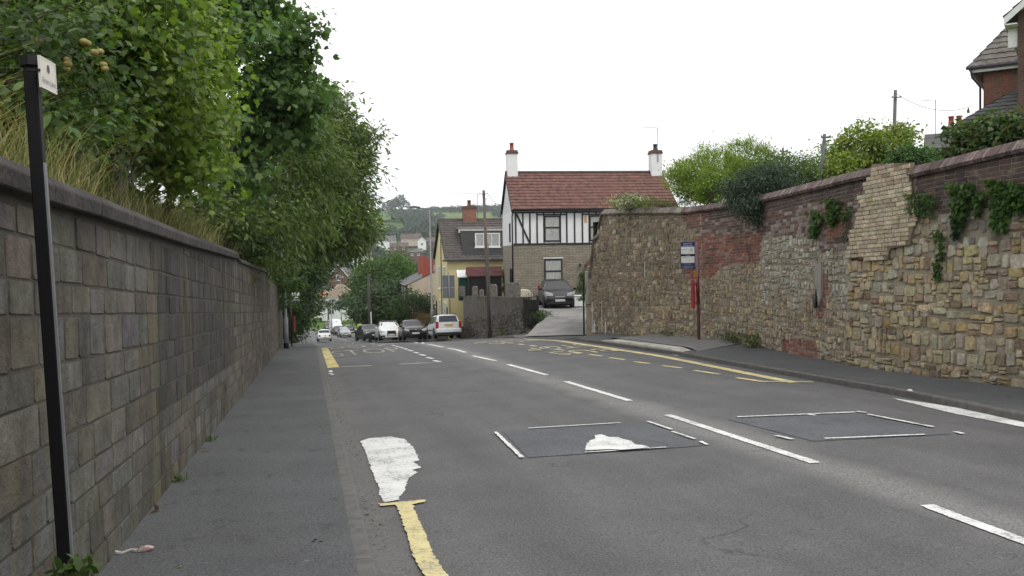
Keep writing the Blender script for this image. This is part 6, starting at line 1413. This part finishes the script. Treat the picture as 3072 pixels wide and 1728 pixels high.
# low wall by the parked cars
mb = MB(); mb.prism([(9.7, 59), (10.0, 59), (9.9, 75), (9.2, 90), (8.9, 90), (9.6, 75)], -9.5, -5.6) if False else None
lw_ = thing('low_wall', 'low mossy stone wall behind the parked cars', 'wall', (8.5, 70, -6.4)); mb = MB()
pp_ = [(9.9, 57.6), (9.3, 64), (8.7, 70), (8.3, 78), (8.3, 92), (8.3, 110)]
for (a, b_) in zip(pp_[:-1], pp_[1:]):
    za, zb2 = float(G(a[0], a[1])), float(G(b_[0], b_[1])); mb.add([(a[0], a[1], za-.5), (b_[0], b_[1], zb2-.5), (b_[0], b_[1], zb2+.95), (a[0], a[1], za+.95), (a[0]+.35, a[1], za-.5), (b_[0]+.35, b_[1], zb2-.5), (b_[0]+.35, b_[1], zb2+.95), (a[0]+.35, a[1], za+.95)], [(0, 1, 2, 3), (3, 2, 6, 7), (7, 6, 5, 4), (0, 3, 7, 4), (1, 5, 6, 2)])
mb.build('masonry', noisy('mossy_stone', (.08, .075, .05), (.17, .155, .12), 4, .9, .7, 15, .03), lw_, True)
# shrubs and hedges on the right wall
tree('conifer', 'golden-green feathery conifer rising above the wall left of the dark shrub', P3(2150, 620, 27.5), P3(2130, 530, 27.), (1.25, 1.3, .8), 150, 110, .34, .085, 'thin', G_YEL, r0=.09, droop=-.9, up=.2, extra=[(P3(2250, 488, 27.), (.85, .9, .68), 85), (P3(2050, 525, 26.6), (.5, .5, .35), 28), (P3(2085, 570, 26.6), (.7, .6, .4), 40)], trunk_top=P3(2180, 450, 27.5))
tree('conifer', 'small rounded yellow-green bush in front of the golden conifer', P3(2110, 640, 25.), P3(2142, 560, 25.3), (.62, .5, .52), 60, 90, .22, .055, 'oval', [(.2, .28, .04), (.15, .22, .03)], r0=.04, cat='shrub')
b = rwp.pt(wuv(2270, 590)[0], 3.6, 0); 
tree('overhanging_shrub', 'dark grey-green shrub spilling over the front of the wall', (b[0]+.3, b[1], 1.3), P3(2270, 568, 21.6), (.8, .7, .55), 110, 110, .3, .075, 'thin', G_BLU, m_leafd, r0=.06, droop=1.2, cat='shrub', extra=[(P3(2325, 545, 21.), (.55, .5, .45), 40), (P3(2265, 625, 20.8), (.4, .25, .35), 30), (P3(2225, 560, 22.5), (.4, .5, .3), 20)], shell=.3)
tree('hedge_shrub', 'green hedge behind the wall around the leaning grey pole', P3(2470, 580, 26.), P3(2430, 530, 25.5), (1.5, 1., .5), 110, 80, .36, .07, 'oval', G_ASH+G_SYC, r0=.05, cat='shrub', extra=[(P3(2360, 510, 26.), (.9, .8, .5), 50), (P3(2520, 500, 24), (.8, .7, .5), 40)], droop=.8)
tree('golden_shrub', 'tall pale golden-green shrub just left of the tall wooden pole', P3(2600, 540, 21.), P3(2595, 450, 21.), (.78, .8, .52), 100, 70, .28, .085, 'oval', [(.2, .26, .05), (.26, .3, .08), (.14, .2, .04)], r0=.05, cat='shrub', droop=1., extra=[(P3(2685, 425, 21.), (.38, .5, .4), 35), (P3(2530, 510, 20.5), (.4, .4, .3), 25)])
tree('laurel_shrub', 'mid-green laurel bush on top of the wall below the white cottage', P3(2740, 540, 17.), P3(2745, 478, 18.), (.42, .5, .22), 60, 60, .22, .075, 'oval', [(.05, .11, .03), (.065, .13, .035)], r0=.04, cat='shrub', extra=[(P3(2815, 492, 17.5), (.28, .4, .14), 20)])
tree('beech_hedge', 'dense green beech hedge on the wall in front of the brick house', P3(3000, 480, 13.5), P3(2995, 415, 14.5), (.7, .6, .33), 120, 60, .24, .07, 'ivy', [(.06, .11, .028), (.075, .13, .032), (.045, .08, .024), (.1, .1, .04)], r0=.05, cat='shrub', extra=[(P3(3090, 395, 14.), (.5, .5, .26), 40), (P3(2912, 445, 14.5), (.26, .35, .27), 36)], shell=.3)
tree('flowering_shrub', 'loose shrub with small white flowers on the left part of the stone wall', P3(1890, 630, 27.), P3(1885, 607, 27.3), (.62, .4, .22), 40, 60, .2, .055, 'oval', [(.16, .2, .06), (.1, .14, .05), (.5, .5, .42)], r0=.02, cat='shrub')
tree('flowering_shrub', 'low grassy green plants with flower spikes on the wall left of the conifer', P3(2000, 625, 26.5), P3(1990, 612, 26.6), (.75, .4, .14), 40, 50, .2, .06, 'thin', [(.14, .18, .05), (.1, .14, .04)], r0=.02, cat='shrub', droop=-.9)
# hanging plants on the wall face
def hanging(px0, px1, py0, py1, n, label, pal=[(.06, .13, .025), (.08, .16, .03), (.045, .1, .02)], size=.075, dep=.12, taper=.35, kind='ivy'):
    P, O = [], []
    for i in range(n):
        v = rng.random(); wd = (1-(1-taper)*v); x = (px0+px1)/2+(rng.random()-.5)*(px1-px0)*wd+6*math.sin(v*5); y = py0+(py1-py0)*v
        u_, vv = wuv(x, y); P.append(rwp.pt(u_, vv, .03+dep*rng.random()*(1-.4*v))); nn = rwp.nrm(u_); O.append((nn[0], nn[1], .1))
    P, O = np.array(P), np.array(O); t = thing('wall_plant', label, 'climbing plant', tuple(P.mean(0)), 0, 'plants growing out of the right wall')
    V = leaves(P, O, size, kind, 1.1, .25, .35); poly_soup('leaves', V, V.shape[1], m_leaf, tint(len(P), pal), t, True)
    mb = MB(); 
    for k in range(3):
        pts = []
        for y in np.linspace(py0, py1, 5): u_, vv = wuv((px0+px1)/2+(k-1)*4+4*math.sin(y*.1+k), y); pts.append(rwp.pt(u_, vv, .03))
        mb.tube(pts, .006, 4, False)
    mb.build('stem', m_twig, t, True, fix=False)
hanging(2432, 2478, 633, 712, 260, 'round tuft of green leaves growing from the wall, leftmost of the hanging plants')
hanging(2488, 2530, 597, 672, 260, 'hanging green plant with bare stem just right of the round tuft', taper=.6)
hanging(2520, 2572, 620, 662, 120, 'sparse small-leaved plant beside the cream buttress', size=.05)
hanging(2538, 2562, 665, 725, 90, 'thin grey-green trailing plant on the left edge of the cream buttress', size=.045, pal=[(.07, .1, .05)])
hanging(2728, 2825, 575, 645, 340, 'wide leafy plant to the right of the cream buttress', taper=.7, kind='thin', size=.09)
hanging(2852, 2935, 548, 680, 380, 'long trailing ivy, second from the right edge', taper=.3)
hanging(2868, 2895, 650, 720, 110, 'dark tail of creeper below the long trailing ivy', size=.06, pal=[(.03, .06, .025)])
hanging(2815, 2840, 690, 840, 150, 'thin creeper climbing down the rubble stones', size=.06, taper=.5)
hanging(2930, 2965, 570, 650, 120, 'small trailing sprig between the two long ivies', size=.06)
hanging(2975, 3060, 540, 690, 460, 'thick trailing ivy at the right edge', taper=.4)
hanging(3040, 3100, 555, 640, 150, 'ivy clump cut off by the right edge of the view')
def clump(name, label, x, y, z, n, size, h, pal, kind='thin', spread=.12, cat='weed', group=None):
    P = np.stack([x+rng.normal(size=n)*spread, y+rng.normal(size=n)*spread*1.3, z+rng.random(n)*h*.7], 1); O = unit(P-np.array([x, y, z-.1]))
    V = leaves(P, O, size, kind, -.8, .2, .4); o = poly_soup(name, V, V.shape[1], m_leaf, tint(n, pal)); return props(o, label, cat, group)
for px, py, n, sp_2, lab in ((2210, 1032, 260, .28, 'weeds at the foot of the rubble wall, beyond the red brick patch'), (2285, 1042, 260, .25, 'larger leafy weeds at the foot of the wall beside the brick patch')):
    p = hit(px, py, .12); clump('wall_weeds', lab, wallx(p[1])-.14, p[1], p[2], n, .11, .4, [(.09, .13, .035), (.12, .15, .05), (.06, .1, .03)], spread=sp_2*.5)
clump('wall_weeds', 'weeds at the corner of the wall behind the bus platform', wallx(23.9)-.1, 23.9, -2.4, 160, .08, .18, [(.08, .1, .04), (.12, .13, .06)], spread=.2)
clump('wall_weeds', 'dry weeds at the left foot of the garden wall', 9.75, 43.5, -4.0, 160, .12, .2, [(.1, .14, .03), (.14, .15, .05)], spread=.3)
clump('driveway_bush', 'dark green bush just inside the driveway gate', 10.85, 40.2, -3.05, 700, .09, .55, [(.05, .09, .028), (.065, .11, .035)], 'oval', .28, 'shrub')
tree('climbing_plant', 'green climber against the end of the stone wall by the driveway car', (14.3, 43.6, -2.85), P3(1748, 860, 45.), (.22, .3, .9), 30, 30, .16, .1, 'oval', [(.05, .09, .03), (.08, .12, .04)], r0=.03, cat='climbing plant')
q_ = P3(1503, 840, 58.); tree('garden_sapling', 'pale green willow-like sapling between the shed and the white house', (q_[0], q_[1], -2.95), (q_[0], q_[1], q_[2]), (.3, .3, .8), 26, 26, .2, .16, 'thin', [(.16, .22, .07), (.2, .26, .1)], r0=.03, cat='shrub', droop=1.2)
for px, py, n, lab in ((624, 1325, 60, 'small weed at the foot of the left wall, furthest of the three'), (538, 1445, 70, 'small weed in the middle of the left wall foot'), (222, 1722, 60, 'dandelion-like weed at the base of the sign post')):
    p = hit(px, py, .11)
    if px == 222: p = at(212, 1722, 3.25); tree('pavement_weed', lab, (p[0], p[1], p[2]-.05), p, (.06, .07, .03), 10, 9, .02, .05, 'oval', [(.08, .13, .035), (.06, .1, .03)], r0=.006, cat='weed', droop=0.); continue
    clump('pavement_weed', lab, max(p[0], LWX+.05), p[1], p[2], n if px != 222 else 90, .06 if px != 222 else .045, .05, [(.08, .12, .035), (.06, .095, .03)], 'oval' if px == 222 else 'thin', .035)
# far woods, hedgerow trees
def blobtree(P, O, K, cx_, cy_, cz, r, n, pal, fl=.85):
    q = unit(rng.normal(size=(n, 3))); q[:, 2] = np.abs(q[:, 2])*1.0-.15; rad = r*(.8+.25*rng.random((n, 1)))*(1+.15*np.sin(q[:, :1]*6+cx_)); p = np.array([cx_, cy_, cz])+q*rad*np.array([1, 1, fl]); P.append(p); O.append(q); K.append(tint(n, pal, .15)*rng.uniform(.8, 1.2))
def far_hit(px, py):
    d = ray(px, py); d = d/math.hypot(d[0], d[1])
    for t in np.arange(230, 1450, 3.):
        p = d*t
        if ground_z(p[0], p[1]) > p[2]: return p
    return None
wood_polys = [[(1170, 632), (1205, 630), (1300, 618), (1305, 645), (1330, 648), (1335, 700), (1215, 702), (1213, 690), (1225, 678), (1222, 668), (1180, 662), (1168, 650)],
              [(1135, 612), (1170, 610), (1170, 632), (1300, 632), (1300, 612), (1520, 606), (1520, 632), (1500, 632), (1300, 635), (1130, 640)], [(1488, 632), (1530, 620), (1530, 650), (1488, 650)]]
P, O, K = [], [], []; cnt = 0
G_FAR = [(.045, .07, .035), (.055, .08, .038), (.036, .058, .03)]
for poly in wood_polys:
    xs_, ys_ = [p[0] for p in poly], [p[1] for p in poly]
    for i in range(300 if poly is not wood_polys[2] else 30):
        x, y = rng.uniform(min(xs_), max(xs_)), rng.uniform(min(ys_), max(ys_))
        if not inpoly(x, y, poly): continue
        h = far_hit(x, y+8)
        if h is None: h = far_hit(x, 636)
        if h is None: continue
        r = rng.uniform(3.6, 5.6); blobtree(P, O, K, h[0], h[1], ground_z(h[0], h[1])+r*.6, r, 130, G_FAR); cnt += 1
P, O, K = np.concatenate(P), np.concatenate(O), np.concatenate(K); V = leaves(P, O, 1.5, 'kite', .2, .3)
o = poly_soup('woodland', V, 4, m_leafd, K); props(o, 'dark woods on the far hillside between the green fields', 'woods', None, 'stuff')
print('wood trees', cnt)
def hill_tree(label, px, py, r, fl=.85, pal=G_FAR, group='trees among the fields and houses in the valley', d=None, n=400):
    h = far_hit(px, py) if d is None else at(px, py, d)
    if h is None: h = at(px, py, 1350.)
    z = float(ground_z(h[0], h[1])) if d is None else h[2]; P, O, K = [], [], []; blobtree(P, O, K, h[0], h[1], z+r*.75, r, n, pal, fl); P, O, K = P[0], O[0], K[0]
    t = thing('field_tree', label, 'tree', (h[0], h[1], z), 0, group); V = leaves(P, O, max(.5, r*.26), 'kite', .2, .3); poly_soup('crown', V, 4, m_leafd, K, t, True); mb = MB(); mb.tube([(0, 0, -1), (0, 0, r)], [r*.09, r*.05], 6); mb.build('trunk', m_bark, t); return t
hill_tree('tall tree on the skyline above the woods, right of the gap', 1200, 636, 13, 1.2); hill_tree('second tall skyline tree left of the tallest one', 1188, 636, 11, 1.); hill_tree('low broad skyline tree at the left end of the hill', 1166, 636, 11, .8)
hill_tree('round tree in the middle of the pale green field', 1176, 706, 5.5); hill_tree('smaller round tree right of the round field tree', 1190, 710, 4.5); hill_tree('small tree on the hedge line above the long roof', 1211, 706, 4.)
hill_tree('rounded tree left of the brown valley roofs', 1158, 748, 9); hill_tree('rounded tree just right of the pair by the valley roofs', 1182, 745, 8); hill_tree('tall dark tree behind the lamp post in the valley', 1276, 742, 10, 1.2); hill_tree('dark tree right of the lamp post in the valley', 1292, 765, 12, 1.1); hill_tree('grey-green tree above the orange-red chimneys', 1238, 768, 8, 1.)
hill_tree('dark tree among the houses left of the bright tree', 1120, 800, 8, .9); hill_tree('tree over the far roofs at the left of the valley', 1085, 785, 9); hill_tree('small tree between the grey roofs', 1125, 775, 6); hill_tree('dark tree behind the red gabled house', 985, 880, 9, 1.1); hill_tree('dark tree right of the red gabled house', 1078, 890, 8, 1.2); hill_tree('dark tree above the red gabled house', 1030, 845, 10, .9); hill_tree('dark tree left of the gabled house, over the orange roof', 950, 900, 9, 1.2)
hill_tree('tree behind the brown terrace in the valley', 1320, 745, 10); hill_tree('garden bush in front of the white house at the bend', 985, 948, 2.6, .8, d=212.); hill_tree('garden hedge bush in front of the tan-roofed house', 1062, 955, 4, .8, d=205.)
# hedge lines on the hill
P, O, K = [], [], []
for a, b_ in (((1145, 703), (1290, 703)), ((1290, 703), (1345, 690)), ((1140, 716), (1172, 712)), ((1155, 668), (1180, 664)), ((1300, 637), (1520, 633)), ((1080, 740), (1180, 727))):
    for k in np.linspace(0, 1, 50):
        h = far_hit(a[0]+(b_[0]-a[0])*k, a[1]+(b_[1]-a[1])*k)
        if h is not None: blobtree(P, O, K, h[0], h[1], ground_z(h[0], h[1])+.6, 2.0, 30, G_FAR)
P, O, K = np.concatenate(P), np.concatenate(O), np.concatenate(K); V = leaves(P, O, .9, 'kite', .2, .3); o = poly_soup('field_hedges', V, 4, m_leafd, K); props(o, 'dark hedge lines between the green fields on the hill', 'hedges', None, 'stuff')
P, O, K = [], [], []
for i in range(230):
    x, y = rng.uniform(930, 1345), rng.uniform(745, 905); h = far_hit(x, y)
    if h is None or (x < 1070 and y > 905): continue
    r = rng.uniform(2.5, 5.5); blobtree(P, O, K, h[0], h[1], ground_z(h[0], h[1])+r*.5, r, 110, G_FAR)
P, O, K = np.concatenate(P), np.concatenate(O), np.concatenate(K); V = leaves(P, O, 1.3, 'kite', .2, .3); o = poly_soup('valley_trees', V, 4, m_leafd, K); props(o, 'mass of trees and gardens between the houses in the valley', 'trees', None, 'stuff')
# verge with pale paths at the bend
def slab(name, pts, d, mat, dz):
    P = [at(px, py, d_) for px, py, d_ in pts]; me = bpy.data.meshes.new(name); me.from_pydata([(p[0], p[1], float(ground_z(p[0], p[1]))+dz) for p in P], [], [tuple(range(len(P)))]); box_uv(me); o = link(me, name, mat); o['kind'] = 'structure'
    if me.polygons[0].normal.z < 0: me.flip_normals()
# litter
lt = thing('litter', 'crumpled silver and red sweet wrapper on the left pavement', 'litter', tuple(hit(438, 1655, .115)))
mb = MB(); n = 14; vs = [(rng.uniform(-.05, .05), rng.uniform(-.035, .035), rng.uniform(.004, .045)) for _ in range(n)]; bm = bmesh.new(); [bm.verts.new(v) for v in vs]; bmesh.ops.convex_hull(bm, input=bm.verts[:]); me = bpy.data.meshes.new('wrapper'); bm.to_mesh(me); bm.free(); box_uv(me); link(me, 'wrapper', noisy('foil', (.5, .48, .45), (.3, .08, .06), 25, .3, .5, 60, .01), lt)
mb = MB(); mb.tube([(-.05, 0, .012), (-.09, .01, .02), (-.14, -.01, .008), (-.2, .0, .02), (-.17, .03, .01)], [.012, .006, .009, .012, .004], 5); mb.build('torn_strip', plain('clear_film', (.45, .42, .38), .25), lt)
for px, py, lab, col in ((992, 1117, 'white crumpled cup in the left gutter, furthest', (.7, .7, .68)), (993, 1127, 'white scrap of litter in the left gutter, middle', (.65, .65, .62)), (2146, 1086, 'white scrap of litter against the right kerb', (.7, .7, .68)), (886, 1210, 'flat pale scrap on the left pavement', (.55, .55, .52)), (2733, 1175, 'small white scrap on the right pavement', (.6, .6, .58))):
    p = hit(px, py, .11 if px in (886, 2733) else .01); me = bpy.data.meshes.new('litter'); bm = bmesh.new(); k = 1. if px < 2000 and px != 886 else .6
    [bm.verts.new((rng.uniform(-.07, .07)*k, rng.uniform(-.07, .07)*k, rng.uniform(0, .07 if px != 886 else .01)*k)) for _ in range(12)]; bmesh.ops.convex_hull(bm, input=bm.verts[:]); bm.to_mesh(me); bm.free(); o = link(me, 'litter', plain('paper', col, .8)); o.location = p; props(o, lab, 'litter', 'scraps of litter')
for px, py, lab, c0 in ((475, 1535, 'dead brown leaf by the left wall, nearest', (.1, .05, .025)), (622, 1355, 'orange dead leaves below the furthest wall weed', (.22, .1, .04)), (950, 1625, 'dark curled leaf on the pavement near the kerb', (.02, .018, .015)), (545, 1700, 'pale straw stem lying on the near pavement', (.45, .45, .3))):
    p = hit(px, py, .115); Q = np.array([p+[rng.normal()*.02, rng.normal()*.02, .008] for _ in range(3)]); V = leaves(Q, unit(rng.normal(size=(3, 3))*[1, 1, .1]), .06, 'oval', .1, 1., .3); o = poly_soup('fallen_leaves', V, 6, m_leaf, tint(3, [c0])); props(o, lab, 'leaf', 'dead leaves on the pavement')
# gutter debris
P = []
for s in np.arange(4.5, 24, .012):
    if rng.random() < .55+.45*math.sin(s*2): P.append((XL+.02+abs(rng.normal())*.1, s, float(G(XL, s))+.004))
P = np.array(P); V = leaves(P, unit(rng.normal(size=P.shape)*[1, 1, .15]), .018, 'kite', 0., 1., .4, .5); o = poly_soup('gutter_debris', V, 4, m_leaf, tint(len(P), [(.1, .08, .05), (.16, .13, .09), (.06, .05, .04), (.28, .26, .22)])); props(o, 'grit and crushed leaves along the left gutter', 'debris', None, 'stuff')
# ================================================================ AIR
m, nt, b_ = M_('air'); nt.nodes.remove(b_); vol = nt.nodes.new('ShaderNodeVolumePrincipled'); vol.inputs['Density'].default_value = .0002; vol.inputs['Color'].default_value = (.86, .93, 1, 1); vol.inputs['Anisotropy'].default_value = .2
nt.links.new(vol.outputs[0], nt.nodes['Material Output'].inputs['Volume'])
mb = MB(); mb.box(-1830, 1830, -1830, 1830, -21.5, 108); o = mb.build('haze', m); o['kind'] = 'stuff'; props(o, 'faint pale haze in the air over the valley', 'haze')
